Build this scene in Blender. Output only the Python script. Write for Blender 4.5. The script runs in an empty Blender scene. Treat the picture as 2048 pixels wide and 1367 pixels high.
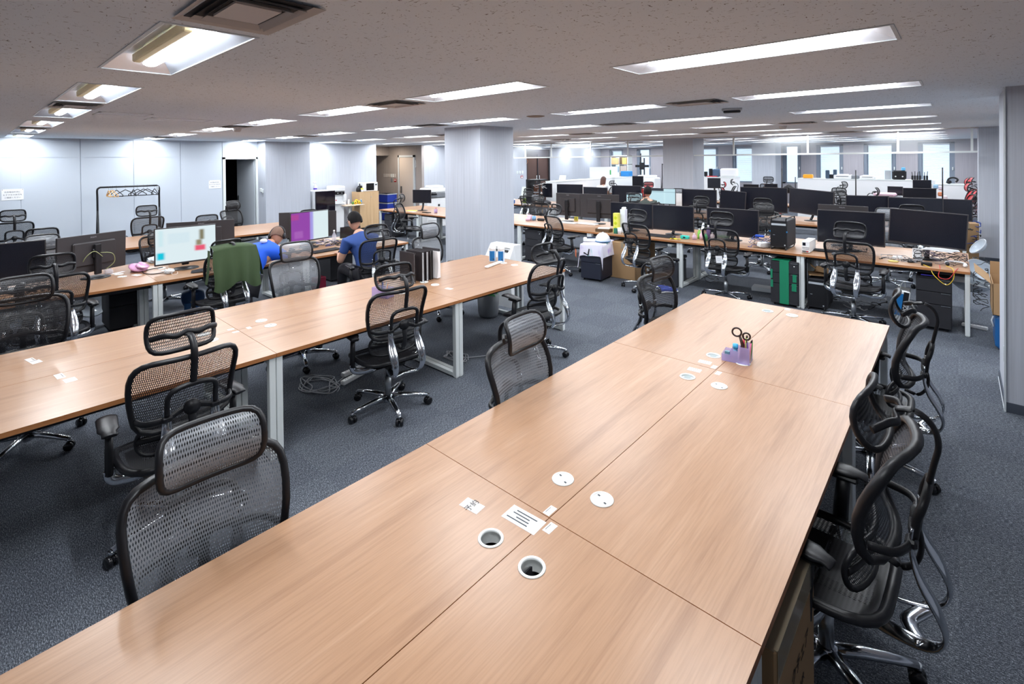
import bpy, math, random
import numpy as np
from mathutils import Vector, Matrix, Euler
random.seed(7)
C = bpy.context.scene.collection
PI = math.pi
SC = bpy.context.scene

# ---------------------------------------------------------------- camera
def make_camera():
    yaw, pitch, roll = -0.7344177, 0.0078416, -0.0102873
    F = Vector((math.sin(yaw), math.cos(yaw), 0)); R = Vector((math.cos(yaw), -math.sin(yaw), 0)); U = Vector((0, 0, 1))
    F2 = F*math.cos(pitch)-U*math.sin(pitch); U2 = U*math.cos(pitch)+F*math.sin(pitch)
    R3 = R*math.cos(roll)+U2*math.sin(roll); U3 = U2*math.cos(roll)-R*math.sin(roll)
    cd = bpy.data.cameras.new('camera'); co = bpy.data.objects.new('camera', cd); C.objects.link(co)
    m = Matrix(((R3.x, U3.x, -F2.x, 0), (R3.y, U3.y, -F2.y, 0), (R3.z, U3.z, -F2.z, 1.9873), (0, 0, 0, 1)))
    co.matrix_world = m
    cd.sensor_width = 36; cd.lens = 987.35/2048*36
    cd.shift_y = (326.9-683.5)/2048
    cd.clip_start = 0.05; cd.clip_end = 200
    SC.camera = co
make_camera()
# ---------------------------------------------------------------- world, exposure
SC.view_settings.view_transform = 'Standard'; SC.view_settings.look = 'None'
SC.view_settings.gamma = 1; SC.view_settings.use_curve_mapping = False
SC.view_settings.exposure = 0.0
w = bpy.data.worlds.new('daylight'); SC.world = w; w.use_nodes = True
w.node_tree.nodes['Background'].inputs[0].default_value = (0.62, 0.80, 1.0, 1)
w.node_tree.nodes['Background'].inputs[1].default_value = 1.6
LAMP_POWER = 21.5

# ---------------------------------------------------------------- materials
MATS = {}
def mat(name, col, rough=0.5, metal=0.0, spec=0.5, emit=None, es=0, alpha=1, trans=0, coat=0):
    if name in MATS: return MATS[name]
    m = bpy.data.materials.new(name); m.use_nodes = True
    b = m.node_tree.nodes['Principled BSDF']
    b.inputs['Base Color'].default_value = (*col, 1); b.inputs['Roughness'].default_value = rough
    b.inputs['Metallic'].default_value = metal; b.inputs['Specular IOR Level'].default_value = spec
    if emit: b.inputs['Emission Color'].default_value = (*emit, 1); b.inputs['Emission Strength'].default_value = es
    b.inputs['Alpha'].default_value = alpha; b.inputs['Transmission Weight'].default_value = trans
    b.inputs['Coat Weight'].default_value = coat
    MATS[name] = m
    return m
def nodes(m): return m.node_tree.nodes, m.node_tree.links, m.node_tree.nodes['Principled BSDF']
def srgb(r, g, b):
    f = lambda c: (c/255/12.92) if c/255 <= 0.04045 else ((c/255+0.055)/1.055)**2.4
    return (f(r), f(g), f(b))
def N(ns, t, **kw):
    n = ns.new(t)
    for k, v in kw.items(): setattr(n, k, v)
    return n
def ramp(ns, stops):
    r = ns.new('ShaderNodeValToRGB'); e = r.color_ramp.elements
    e[0].position, e[0].color = stops[0][0], (*stops[0][1], 1)
    e[1].position, e[1].color = stops[-1][0], (*stops[-1][1], 1)
    for p, c in stops[1:-1]:
        x = e.new(p); x.color = (*c, 1)
    return r
def mapping(ns, ls, scale, coord='Object'):
    t = ns.new('ShaderNodeTexCoord'); mp = ns.new('ShaderNodeMapping'); mp.inputs['Scale'].default_value = scale
    ls.new(t.outputs[coord], mp.inputs['Vector']); return mp

def make_wood(name, base, dark, light, rough=0.36, sc=(0.8, 14, 14)):
    m = mat(name, base, rough); ns, ls, b = nodes(m)
    mp = mapping(ns, ls, sc)
    oi = ns.new('ShaderNodeObjectInfo'); add = N(ns, 'ShaderNodeVectorMath', operation='ADD')
    sca = N(ns, 'ShaderNodeVectorMath', operation='SCALE'); sca.inputs['Scale'].default_value = 37
    comb = ns.new('ShaderNodeCombineXYZ')
    for i in range(3): ls.new(oi.outputs['Random'], comb.inputs[i])
    ls.new(comb.outputs[0], sca.inputs[0]); ls.new(mp.outputs[0], add.inputs[0]); ls.new(sca.outputs[0], add.inputs[1])
    n1 = ns.new('ShaderNodeTexNoise'); n1.inputs['Scale'].default_value = 1.0; n1.inputs['Detail'].default_value = 5; n1.inputs['Roughness'].default_value = 0.6
    n1.inputs['Distortion'].default_value = 0.25
    ls.new(add.outputs[0], n1.inputs['Vector'])
    r = ramp(ns, [(0.28, dark), (0.45, base), (0.58, base), (0.75, light)])
    ls.new(n1.outputs['Fac'], r.inputs[0])
    mp2 = mapping(ns, ls, (6, 160, 160)); n2 = ns.new('ShaderNodeTexNoise'); n2.inputs['Scale'].default_value = 1.0; n2.inputs['Detail'].default_value = 2
    ls.new(mp2.outputs[0], n2.inputs['Vector'])
    mx = N(ns, 'ShaderNodeMix', data_type='RGBA', blend_type='MULTIPLY'); mx.inputs['Factor'].default_value = 0.28
    r2 = ramp(ns, [(0.35, (0.62, 0.55, 0.5)), (0.6, (1, 1, 1))])
    ls.new(n2.outputs['Fac'], r2.inputs[0]); ls.new(r.outputs[0], mx.inputs['A']); ls.new(r2.outputs[0], mx.inputs['B'])
    ls.new(mx.outputs['Result'], b.inputs['Base Color'])
    return m
M_WOOD = make_wood('desk_wood', srgb(173, 134, 103), srgb(152, 113, 84), srgb(185, 148, 118), 0.33)
M_WOODEDGE = make_wood('desk_edge', srgb(170, 112, 66), srgb(140, 84, 44), srgb(190, 132, 84), 0.45)
M_OAK = make_wood('oak_veneer', srgb(212, 178, 136), srgb(196, 158, 116), srgb(224, 194, 154), 0.45, (14, 14, 0.8))

def make_carpet():
    m = mat('carpet', srgb(62, 66, 74), 0.95, spec=0.15); ns, ls, b = nodes(m)
    mp = mapping(ns, ls, (1, 1, 1))
    n1 = ns.new('ShaderNodeTexNoise'); n1.inputs['Scale'].default_value = 230; n1.inputs['Detail'].default_value = 2
    ls.new(mp.outputs[0], n1.inputs['Vector'])
    mp2 = mapping(ns, ls, (60, 260, 1)); n2 = ns.new('ShaderNodeTexNoise'); n2.inputs['Scale'].default_value = 1.0; n2.inputs['Detail'].default_value = 3
    ls.new(mp2.outputs[0], n2.inputs['Vector'])
    ch = ns.new('ShaderNodeTexChecker'); ch.inputs['Scale'].default_value = 2.0
    ls.new(mp.outputs[0], ch.inputs['Vector'])
    a = N(ns, 'ShaderNodeMath', operation='ADD'); ls.new(n1.outputs['Fac'], a.inputs[0]); ls.new(n2.outputs['Fac'], a.inputs[1])
    h = N(ns, 'ShaderNodeMath', operation='MULTIPLY'); h.inputs[1].default_value = 0.5; ls.new(a.outputs[0], h.inputs[0])
    r = ramp(ns, [(0.34, srgb(42, 45, 51)), (0.5, srgb(80, 85, 93)), (0.66, srgb(158, 164, 174))])
    ls.new(h.outputs[0], r.inputs[0])
    mx = N(ns, 'ShaderNodeMix', data_type='RGBA', blend_type='MULTIPLY'); mx.inputs['B'].default_value = (0.9, 0.9, 0.92, 1)
    ls.new(ch.outputs['Fac'], mx.inputs['Factor']); ls.new(r.outputs[0], mx.inputs['A'])
    ls.new(mx.outputs['Result'], b.inputs['Base Color'])
    bp = ns.new('ShaderNodeBump'); bp.inputs['Strength'].default_value = 0.5; bp.inputs['Distance'].default_value = 0.004
    ls.new(h.outputs[0], bp.inputs['Height']); ls.new(bp.outputs[0], b.inputs['Normal'])
    return m
M_CARPET = make_carpet()

def make_ceiling():
    m = mat('ceiling_board', srgb(232, 236, 240), 0.9, spec=0.2); ns, ls, b = nodes(m)
    mp = mapping(ns, ls, (38, 100, 1)); n1 = ns.new('ShaderNodeTexNoise'); n1.inputs['Scale'].default_value = 1; n1.inputs['Detail'].default_value = 1.5
    n1.inputs['Distortion'].default_value = 1.0
    ls.new(mp.outputs[0], n1.inputs['Vector'])
    mp2 = mapping(ns, ls, (100, 38, 1)); n2 = ns.new('ShaderNodeTexNoise'); n2.inputs['Scale'].default_value = 1; n2.inputs['Detail'].default_value = 1.5
    n2.inputs['Distortion'].default_value = 1.0
    ls.new(mp2.outputs[0], n2.inputs['Vector'])
    mn = N(ns, 'ShaderNodeMath', operation='MINIMUM'); ls.new(n1.outputs['Fac'], mn.inputs[0]); ls.new(n2.outputs['Fac'], mn.inputs[1])
    r = ramp(ns, [(0.27, srgb(118, 114, 112)), (0.315, srgb(228, 236, 244))])
    ls.new(mn.outputs[0], r.inputs[0]); ls.new(r.outputs[0], b.inputs['Base Color'])
    return m
M_CEIL = make_ceiling()

def make_wallpaper(name, c1, c2, freq=75):
    m = mat(name, c1, 0.7, spec=0.25); ns, ls, b = nodes(m)
    g = ns.new('ShaderNodeNewGeometry'); sx = ns.new('ShaderNodeSeparateXYZ'); ls.new(g.outputs['Position'], sx.inputs[0])
    a = N(ns, 'ShaderNodeMath', operation='ADD'); ls.new(sx.outputs[0], a.inputs[0]); ls.new(sx.outputs[1], a.inputs[1])
    cx = ns.new('ShaderNodeCombineXYZ'); ls.new(a.outputs[0], cx.inputs[0])
    z = N(ns, 'ShaderNodeMath', operation='MULTIPLY'); z.inputs[1].default_value = 0.012; ls.new(sx.outputs[2], z.inputs[0]); ls.new(z.outputs[0], cx.inputs[2])
    n1 = ns.new('ShaderNodeTexNoise'); n1.inputs['Scale'].default_value = freq; n1.inputs['Detail'].default_value = 2
    ls.new(cx.outputs[0], n1.inputs['Vector'])
    r = ramp(ns, [(0.38, c2), (0.62, c1)]); ls.new(n1.outputs['Fac'], r.inputs[0]); ls.new(r.outputs[0], b.inputs['Base Color'])
    return m
M_WALL = make_wallpaper('grey_wallpaper', srgb(190, 194, 203), srgb(180, 184, 193))
M_PANEL = mat('white_wall_panel', srgb(196, 204, 214), 0.5)
M_BROWNWALL = make_wallpaper('brown_grey_wall', srgb(168, 160, 156), srgb(156, 148, 144))
M_BACKWALL = make_wallpaper('far_grey_wall', srgb(176, 172, 178), srgb(166, 162, 168))
M_BASEB = mat('baseboard', srgb(72, 78, 90), 0.5)
M_BASEW = mat('white_trim', srgb(206, 212, 216), 0.4)
M_WHITE = mat('white_paint_metal', srgb(222, 227, 226), 0.35)
M_WPLAS = mat('white_plastic', srgb(232, 233, 234), 0.35)
M_PAPER = mat('white_paper', srgb(240, 240, 242), 0.8)
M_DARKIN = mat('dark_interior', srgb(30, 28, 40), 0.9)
M_BLK = mat('black_plastic', srgb(21, 21, 25), 0.42, spec=0.4)
M_BLKG = mat('black_gloss', srgb(20, 20, 24), 0.2)
M_BLKM = mat('black_matte', srgb(34, 34, 40), 0.75)
M_DKBR = mat('monitor_back', srgb(50, 46, 48), 0.5)
M_SCREEN = mat('screen_off', srgb(22, 24, 34), 0.22)
M_CHROME = mat('polished_aluminium', srgb(200, 204, 210), 0.16, 1.0)
M_STEEL = mat('satin_steel', srgb(160, 164, 168), 0.35, 1.0)
M_GREY = mat('grey_plastic', srgb(120, 124, 130), 0.5)
M_LGREY = mat('light_grey', srgb(178, 184, 190), 0.5)
M_REFL = mat('light_reflector', srgb(222, 228, 240), 0.30, 0.6)
M_REFW = mat('light_white_reflector', srgb(225, 226, 232), 0.5)
M_CEILT = mat('ceiling_trim', srgb(196, 190, 186), 0.5)
M_TUBE = mat('lit_tube', (1, 1, 1), 0.5, emit=(0.93, 0.97, 1.0), es=22)
M_BATTEN = mat('yellowed_batten', srgb(244, 226, 176), 0.5)
M_CARD = mat('cardboard', srgb(168, 134, 96), 0.85)
M_CARDD = mat('cardboard_print', srgb(70, 52, 38), 0.85)
M_TAPE = mat('clear_tape', srgb(190, 175, 150), 0.12, alpha=0.55)
M_SKIN = mat('skin', srgb(206, 158, 134), 0.55)
M_SKIN2 = mat('skin_tan', srgb(180, 130, 104), 0.55)
M_HAIR = mat('black_hair', srgb(16, 13, 15), 0.7, spec=0.2)
M_GLASS = mat('clear_glass', (0.95, 0.98, 1.0), 0.02, alpha=0.05, spec=0.25)
M_CLEAR = mat('clear_acrylic', (0.88, 0.88, 0.98), 0.08, alpha=0.35)

def make_mesh_fabric(name, col, s1, rough=0.45, hole=0.30, scale=62):
    """woven net: UV driven rows of lens-shaped holes that really are open"""
    m = mat(name, col, rough); ns, ls, b = nodes(m)
    t = ns.new('ShaderNodeTexCoord'); sx = ns.new('ShaderNodeSeparateXYZ'); ls.new(t.outputs['UV'], sx.inputs[0])
    def mth(op, a, bb=None):
        n = N(ns, 'ShaderNodeMath', operation=op)
        for i, v in enumerate((a, bb)):
            if v is None: continue
            if isinstance(v, (int, float)): n.inputs[i].default_value = v
            else: ls.new(v, n.inputs[i])
        return n.outputs[0]
    v = mth('MULTIPLY', sx.outputs[1], scale*0.5)
    u = mth('MULTIPLY', sx.outputs[0], scale)
    fl = mth('FLOOR', v); off = mth('MULTIPLY', mth('MODULO', fl, 2.0), 0.5)
    uu = mth('SUBTRACT', mth('FRACT', mth('ADD', u, off)), 0.5); vv = mth('SUBTRACT', mth('FRACT', v), 0.5)
    d = mth('ADD', mth('ABSOLUTE', uu), mth('MULTIPLY', mth('ABSOLUTE', vv), 0.62))
    h = mth('LESS_THAN', d, hole)
    tr = ns.new('ShaderNodeBsdfTransparent'); mx = ns.new('ShaderNodeMixShader'); out = ns['Material Output']
    ls.new(h, mx.inputs[0]); ls.new(b.outputs[0], mx.inputs[1]); ls.new(tr.outputs[0], mx.inputs[2]); ls.new(mx.outputs[0], out.inputs['Surface'])
    return m
NET_B = make_mesh_fabric('black_net', srgb(38, 38, 42), 1, hole=0.34)
NET_G = make_mesh_fabric('grey_net', srgb(128, 132, 138), 1, hole=0.29, rough=0.35)
NET_R = make_mesh_fabric('red_net', srgb(205, 30, 40), 1, hole=0.2)
M_RED = mat('red_fabric', srgb(200, 28, 38), 0.6)

# ---------------------------------------------------------------- geometry helpers
class MB:
    """collects boxes, tubes and surfaces; build() links them as ONE mesh object"""
    def __init__(s): s.v = []; s.f = []; s.sm = []; s.uv = {}; s.mi = []; s.cur = 0
    def _add(s, vs, fs, smooth=False, uvs=None):
        o = len(s.v); s.v += [tuple(p) for p in vs]
        for k, f in enumerate(fs):
            if uvs: s.uv[len(s.f)] = uvs[k]
            s.f.append(tuple(i+o for i in f)); s.sm.append(smooth); s.mi.append(s.cur)
        return s
    def box(s, c, d, rz=0, rx=0, ry=0, ch=0.0):
        """c centre, d full sizes, ch chamfer"""
        x, y, z = d[0]/2, d[1]/2, d[2]/2
        if ch <= 0:
            vs = [(i*x, j*y, k*z) for i in (-1, 1) for j in (-1, 1) for k in (-1, 1)]
            fs = [(0, 1, 3, 2), (4, 6, 7, 5), (0, 4, 5, 1), (2, 3, 7, 6), (0, 2, 6, 4), (1, 5, 7, 3)]
        else:
            ch = min(ch, x*0.98, y*0.98, z*0.98); vs = []; idx = {}
            for i in (-1, 1):
                for j in (-1, 1):
                    for k in (-1, 1):
                        for a in range(3):
                            p = [i*(x-ch), j*(y-ch), k*(z-ch)]; p[a] += ch*(i, j, k)[a]
                            idx[(i, j, k, a)] = len(vs); vs.append(tuple(p))
            fs = []
            for a in range(3):
                b, c2 = (a+1) % 3, (a+2) % 3
                for sg in (-1, 1):
                    q = []
                    for (sb, sc_) in ((-1, -1), (1, -1), (1, 1), (-1, 1)):
                        t = [0, 0, 0]; t[a] = sg; t[b] = sb; t[c2] = sc_; q.append(idx[(*t, a)])
                    fs.append(tuple(q) if sg > 0 else tuple(reversed(q)))
                    # edges along axis a
                for sb in (-1, 1):
                    for sc_ in (-1, 1):
                        t0 = [0, 0, 0]; t1 = [0, 0, 0]
                        t0[a] = -1; t1[a] = 1
                        for t in (t0, t1): t[b] = sb; t[c2] = sc_
                        q = [idx[(*t0, b)], idx[(*t1, b)], idx[(*t1, c2)], idx[(*t0, c2)]]
                        fs.append(tuple(q) if sb*sc_ < 0 else tuple(reversed(q)))
            for i in (-1, 1):
                for j in (-1, 1):
                    for k in (-1, 1):
                        q = [idx[(i, j, k, a)] for a in range(3)]
                        fs.append(tuple(q) if i*j*k > 0 else tuple(reversed(q)))
        if rz or rx or ry:
            E = Euler((rx, ry, rz)).to_matrix(); vs = [E @ Vector(p) for p in vs]
        return s._add([(p[0]+c[0], p[1]+c[1], p[2]+c[2]) for p in vs], fs)
    def b(s, x0, x1, y0, y1, z0, z1, ch=0): return s.box(((x0+x1)/2, (y0+y1)/2, (z0+z1)/2), (abs(x1-x0), abs(y1-y0), abs(z1-z0)), ch=ch)
    def tube(s, pts, r, n=10, closed=False, flat=None, up=None, cap=True):
        """r number or list; flat=(a,b) elliptical scale with 'up' giving the b axis"""
        P = [Vector(p) for p in pts]; k = len(P)
        R = r if isinstance(r, (list, tuple)) else [r]*k
        vs = []; prev = None
        for i in range(k):
            if closed: t = P[(i+1) % k]-P[i-1]
            else: t = P[min(i+1, k-1)]-P[max(i-1, 0)]
            if t.length < 1e-9: t = Vector((0, 0, 1))
            t.normalize()
            if up is not None:
                n1 = Vector(up)-t*t.dot(Vector(up))
                if n1.length < 1e-4: n1 = t.orthogonal()
            elif prev is None: n1 = t.orthogonal()
            else: n1 = prev-t*prev.dot(t)
            n1.normalize(); prev = n1; n2 = t.cross(n1)
            a, bb = flat if flat else (1, 1)
            for j in range(n):
                an = 2*PI*j/n
                vs.append(P[i]+n1*(math.sin(an)*R[i]*bb)+n2*(math.cos(an)*R[i]*a))
        fs = []
        for i in range(k if closed else k-1):
            i2 = (i+1) % k
            for j in range(n):
                j2 = (j+1) % n; fs.append((i*n+j, i*n+j2, i2*n+j2, i2*n+j))
        s._add(vs, fs, True)
        if cap and not closed:
            o = len(s.v)-len(vs)
            s.f.append(tuple(o+j for j in reversed(range(n)))); s.sm.append(False); s.mi.append(s.cur)
            s.f.append(tuple(o+(k-1)*n+j for j in range(n))); s.sm.append(False); s.mi.append(s.cur)
        return s
    def cyl(s, a, b_, r, n=16, r2=None): return s.tube([a, b_], [r, r if r2 is None else r2], n)
    def lathe(s, prof, c=(0, 0, 0), n=20, smooth=True, M=None):
        vs = []; k = len(prof)
        for (r, z) in prof:
            for j in range(n):
                a = 2*PI*j/n; p = Vector((r*math.cos(a), r*math.sin(a), z))
                if M is not None: p = M @ p
                vs.append((p[0]+c[0], p[1]+c[1], p[2]+c[2]))
        fs = [(i*n+j, i*n+(j+1) % n, (i+1)*n+(j+1) % n, (i+1)*n+j) for i in range(k-1) for j in range(n)]
        return s._add(vs, fs, smooth)
    def ball(s, c, r, n=14, m=10, M=None):
        if isinstance(r, (int, float)): r = (r, r, r)
        vs = [(0, 0, -1)]
        for i in range(1, m):
            ph = -PI/2+PI*i/m
            for j in range(n): a = 2*PI*j/n; vs.append((math.cos(ph)*math.cos(a), math.cos(ph)*math.sin(a), math.sin(ph)))
        vs.append((0, 0, 1))
        fs = [(0, 1+(j+1) % n, 1+j) for j in range(n)]
        for i in range(m-2):
            for j in range(n): fs.append((1+i*n+j, 1+i*n+(j+1) % n, 1+(i+1)*n+(j+1) % n, 1+(i+1)*n+j))
        l = len(vs)-1; fs += [(l, 1+(m-2)*n+j, 1+(m-2)*n+(j+1) % n) for j in range(n)]
        out = []
        for p in vs:
            q = Vector((p[0]*r[0], p[1]*r[1], p[2]*r[2]))
            if M is not None: q = M @ q
            out.append((q[0]+c[0], q[1]+c[1], q[2]+c[2]))
        return s._add(out, fs, True)
    def grid(s, fn, nu, nv, smooth=True, uvs=(1, 1)):
        """surface fn(u,v) u,v in 0..1"""
        vs = [fn(i/nu, j/nv) for j in range(nv+1) for i in range(nu+1)]
        fs = []; uv = []
        for j in range(nv):
            for i in range(nu):
                a = j*(nu+1)+i; fs.append((a, a+1, a+nu+2, a+nu+1))
                U = lambda ii, jj: (ii/nu*uvs[0], jj/nv*uvs[1])
                uv.append([U(i, j), U(i+1, j), U(i+1, j+1), U(i, j+1)])
        return s._add(vs, fs, smooth, uv)
    def poly(s, pts, z0, z1):
        """extruded outline in xy"""
        n = len(pts); vs = [(x, y, z0) for x, y in pts]+[(x, y, z1) for x, y in pts]
        fs = [tuple(reversed(range(n))), tuple(range(n, 2*n))]+[(i, (i+1) % n, n+(i+1) % n, n+i) for i in range(n)]
        return s._add(vs, fs)
    def build(s, name, m, parent=None, loc=None, rot=None):
        me = bpy.data.meshes.new(name); me.from_pydata(s.v, [], s.f)
        ms = m if isinstance(m, (list, tuple)) else [m]
        for x in ms: me.materials.append(x)
        me.polygons.foreach_set('use_smooth', s.sm)
        if len(ms) > 1: me.polygons.foreach_set('material_index', s.mi)
        if s.uv:
            ul = me.uv_layers.new(name='UVMap')
            for p in me.polygons:
                if p.index in s.uv:
                    for k, li in enumerate(p.loop_indices): ul.data[li].uv = s.uv[p.index][k]
        me.update()
        o = bpy.data.objects.new(name, me); C.objects.link(o)
        if parent: o.parent = parent
        if loc: o.location = loc
        if rot: o.rotation_euler = rot
        return o
def tag(o, label=None, cat=None, group=None, kind=None):
    if label: o['label'] = label
    if cat: o['category'] = cat
    if group: o['group'] = group
    if kind: o['kind'] = kind
    return o
def thing(name, label, cat, loc=(0, 0, 0), rz=0, group=None):
    o = bpy.data.objects.new(name, None); C.objects.link(o); o.location = loc; o.rotation_euler = (0, 0, rz)
    o.empty_display_size = 0.05
    return tag(o, label, cat, group)
def struct(name, mb, m): return tag(mb.build(name, m), kind='structure')
def single(name, mb, m, label, cat, group=None, loc=None, rot=None): return tag(mb.build(name, m, None, loc, rot), label, cat, group)
def copy_tree(o, parent=None):
    c = o.copy(); C.objects.link(c)
    if parent: c.parent = parent
    for ch in list(o.children): copy_tree(ch, c)
    return c
def dup(o, loc, rz=0, label=None, group=None, rot=None):
    c = copy_tree(o); c.location = loc; c.rotation_euler = rot if rot else (0, 0, rz)
    if label: c['label'] = label
    if group: c['group'] = group
    return c
def text_mesh(body, size, name, m, parent, loc, rot, align='CENTER', ext=0.0003):
    cu = bpy.data.curves.new(name, 'FONT'); cu.body = body; cu.size = size; cu.align_x = align; cu.align_y = 'CENTER'; cu.extrude = ext
    cu.resolution_u = 2
    t = bpy.data.objects.new('tmp_text', cu); C.objects.link(t)
    dg = bpy.context.evaluated_depsgraph_get(); me = bpy.data.meshes.new_from_object(t.evaluated_get(dg)); bpy.data.objects.remove(t)
    me.materials.clear(); me.materials.append(m); o = bpy.data.objects.new(name, me); C.objects.link(o)
    o.parent = parent; o.location = loc; o.rotation_euler = rot
    return o
def arc(c, r, a0, a1, n, pl='xz'):
    out = []
    for i in range(n+1):
        a = a0+(a1-a0)*i/n; u, v = r*math.cos(a), r*math.sin(a)
        out.append((c[0]+u, c[1], c[2]+v) if pl == 'xz' else (c[0]+u, c[1]+v, c[2]) if pl == 'xy' else (c[0], c[1]+u, c[2]+v))
    return out
def smooth_path(pts, sub=5, closed=False):
    P = [Vector(p) for p in pts]; k = len(P); out = []
    for i in range(k if closed else k-1):
        if closed: a, b_, c, d = P[i-1], P[i], P[(i+1) % k], P[(i+2) % k]
        else: a, b_, c, d = P[max(i-1, 0)], P[i], P[i+1], P[min(i+2, k-1)]
        for j in range(sub):
            t = j/sub
            out.append(0.5*((2*b_)+(c-a)*t+(2*a-5*b_+4*c-d)*t*t+(3*b_-a-3*c+d)*t**3))
    if not closed: out.append(P[-1])
    return out
ZC = 2.51; DH = 0.712
# ================================================================ SETTING
X0, X1, Y0, Y1 = -13.4, 3.0, -3.2, 21.6
struct('floor', MB().b(-17.5, X1+.2, Y0-.2, Y1+.2, -.1, 0), M_CARPET)

# ceiling fixtures grid (also cut-outs in the ceiling board)
FXW, FXD = 1.26, 0.32
fx_x = [-0.83-1.985*k for k in range(-1, 7)]
fx_y = [0.66+1.98*j for j in range(0, 11)]
cols = [(-6.17, -5.35), (0.274, 1.09)]
def blocked(x, y):
    for cx0, cx1 in ((-6.17, -5.35), (.274, 1.09)):
        for cy in (5.25, 12.7, 20.0):
            if cx0-.7 < x < cx1+.7 and cy-.3 < y < cy+1.0: return True
    return False
def ceiling():
    m = MB(); xs = sorted(fx_x); ys = [y for y in fx_y]
    rows = []
    z0, z1 = ZC, ZC+.06
    ycur = Y0-.2
    for y in ys:
        m.b(-17.5, X1+.2, ycur, y-FXD/2, z0, z1)
        xc = -17.5
        for x in xs:
            if blocked(x, y) or (x > 0 and y < 5): continue
            m.b(xc, x-FXW/2, y-FXD/2, y+FXD/2, z0, z1); xc = x+FXW/2
        m.b(xc, X1+.2, y-FXD/2, y+FXD/2, z0, z1)
        ycur = y+FXD/2
    m.b(-17.5, X1+.2, ycur, Y1+.2, z0, z1)
    m.b(-17.5, X1+.2, Y0-.2, Y1+.2, z1+.12, z1+.2)
    return m
struct('ceiling', ceiling(), M_CEIL)

# left wall: painted panels with fine joints, a door opening, then papered wall
def left_panels():
    m = MB(); t = .02
    ys = [-3.2, -2.81, -1.93, -1.05, -.17, .71, 1.59, 2.47, 3.35, 4.23]
    for a, b_ in zip(ys[:-1], ys[1:]):
        m.b(X0-.1, X0, a+.005, b_-.005, 0, 2.118); m.b(X0-.1, X0, a+.005, b_-.005, 2.126, ZC)
    m.b(X0-.1, X0, 4.235, 5.1, 2.126, ZC)
    m.b(X0-.2, X0-.012, -3.2, 4.23, 0, ZC)
    return m
struct('wall_left', left_panels(), M_PANEL)
m = MB(); m.b(X0-.2, X0, 5.1, 6.25, 0, ZC); m.b(X0-.2, X0, 6.25, 8.55, 0, ZC); m.b(X0-.2, X0, 10.401, 15.75, 0, ZC)
m.b(X0-.2, X0, 17.35, Y1, 0, ZC); m.b(X0-.2, X0, 15.75, 17.35, 2.42, ZC)
m.b(X0, -12.9, 5.05, 6.2, 0, ZC)
struct('wall_left_papered', m, M_WALL)
# door 1 (dark opening in the panelled wall) : frame + leaf opened inwards
m = MB(); m.b(X0-.02, X0+.02, 4.235, 4.295, 0, 2.12); m.b(X0-.02, X0+.02, 5.005, 5.065, 0, 2.12); m.b(X0-.02, X0+.02, 4.235, 5.065, 2.07, 2.125)
struct('trim_1', m, M_WHITE)
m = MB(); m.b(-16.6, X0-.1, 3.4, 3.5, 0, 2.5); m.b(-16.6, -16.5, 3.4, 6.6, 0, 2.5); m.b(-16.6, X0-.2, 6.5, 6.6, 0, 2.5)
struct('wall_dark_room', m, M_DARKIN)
d = MB().box((0, -.39, 1.03), (.04, .78, 2.05), ch=.004).build('door_1', M_LGREY, None, (X0-.05, 5.0, 0), (0, 0, -1.38)); tag(d, kind='structure')
MB().cyl((.02, -.72, .98), (.07, -.72, .98), .012).box((.075, -.66, .98), (.02, .14, .02), ch=.006).build('door_handle', M_STEEL, d)
MB().box((.025, -.72, 1.06), (.01, .05, .12)).build('lock_plate', M_STEEL, d)
# alcove with a brown grey wall and a cream door
m = MB(); m.b(-17.5, X0, 10.3, 10.4, 0, ZC); m.b(-17.5, -17.4, 8.4, 10.3, 0, ZC); m.b(-17.5, X0-.2, 8.35, 8.45, 0, ZC); m.b(-16.6, -15.3, 9.2, 10.3, 2.18, ZC)
struct('wall_alcove', m, M_BROWNWALL)
m = MB(); m.b(-14.70, -14.63, 10.25, 10.3, 0, 2.18); m.b(-13.82, -13.75, 10.25, 10.3, 0, 2.18); m.b(-14.7, -13.75, 10.25, 10.3, 2.11, 2.18)
struct('trim_2', m, M_BASEW)
d = MB().b(-14.62, -13.83, 10.26, 10.3, 0, 2.1).build('door_2', mat('cream_door', srgb(205, 192, 182), .5)); tag(d, kind='structure')
MB().box((-14.5, 10.245, .98), (.07, .02, .24), ch=.004).cyl((-14.5, 10.24, .93), (-14.5, 10.19, .93), .01).box((-14.45, 10.19, .93), (.12, .02, .02)).build('door_handle', M_STEEL, d)
o = thing('downlight', 'small round warm downlight in the alcove ceiling', 'ceiling light', (-14.6, 9.5, ZC))
MB().lathe([(.04, -.002), (.06, -.004), (.065, 0)], n=18).build('ring', M_WHITE, o)
MB().lathe([(0, -.001), (.04, -.001)], n=18).build('lamp_face', mat('warm_lamp', (1, .9, .7), .5, emit=(1, .82, .6), es=12), o)
la = bpy.data.lights.new('downlight_lamp', 'AREA'); la.shape = 'DISK'; la.size = .08; la.energy = 22; la.color = (1, .86, .70)
lo = bpy.data.objects.new('lamp', la); C.objects.link(lo); lo.parent = o; lo.location = (0, 0, -.006)
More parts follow.
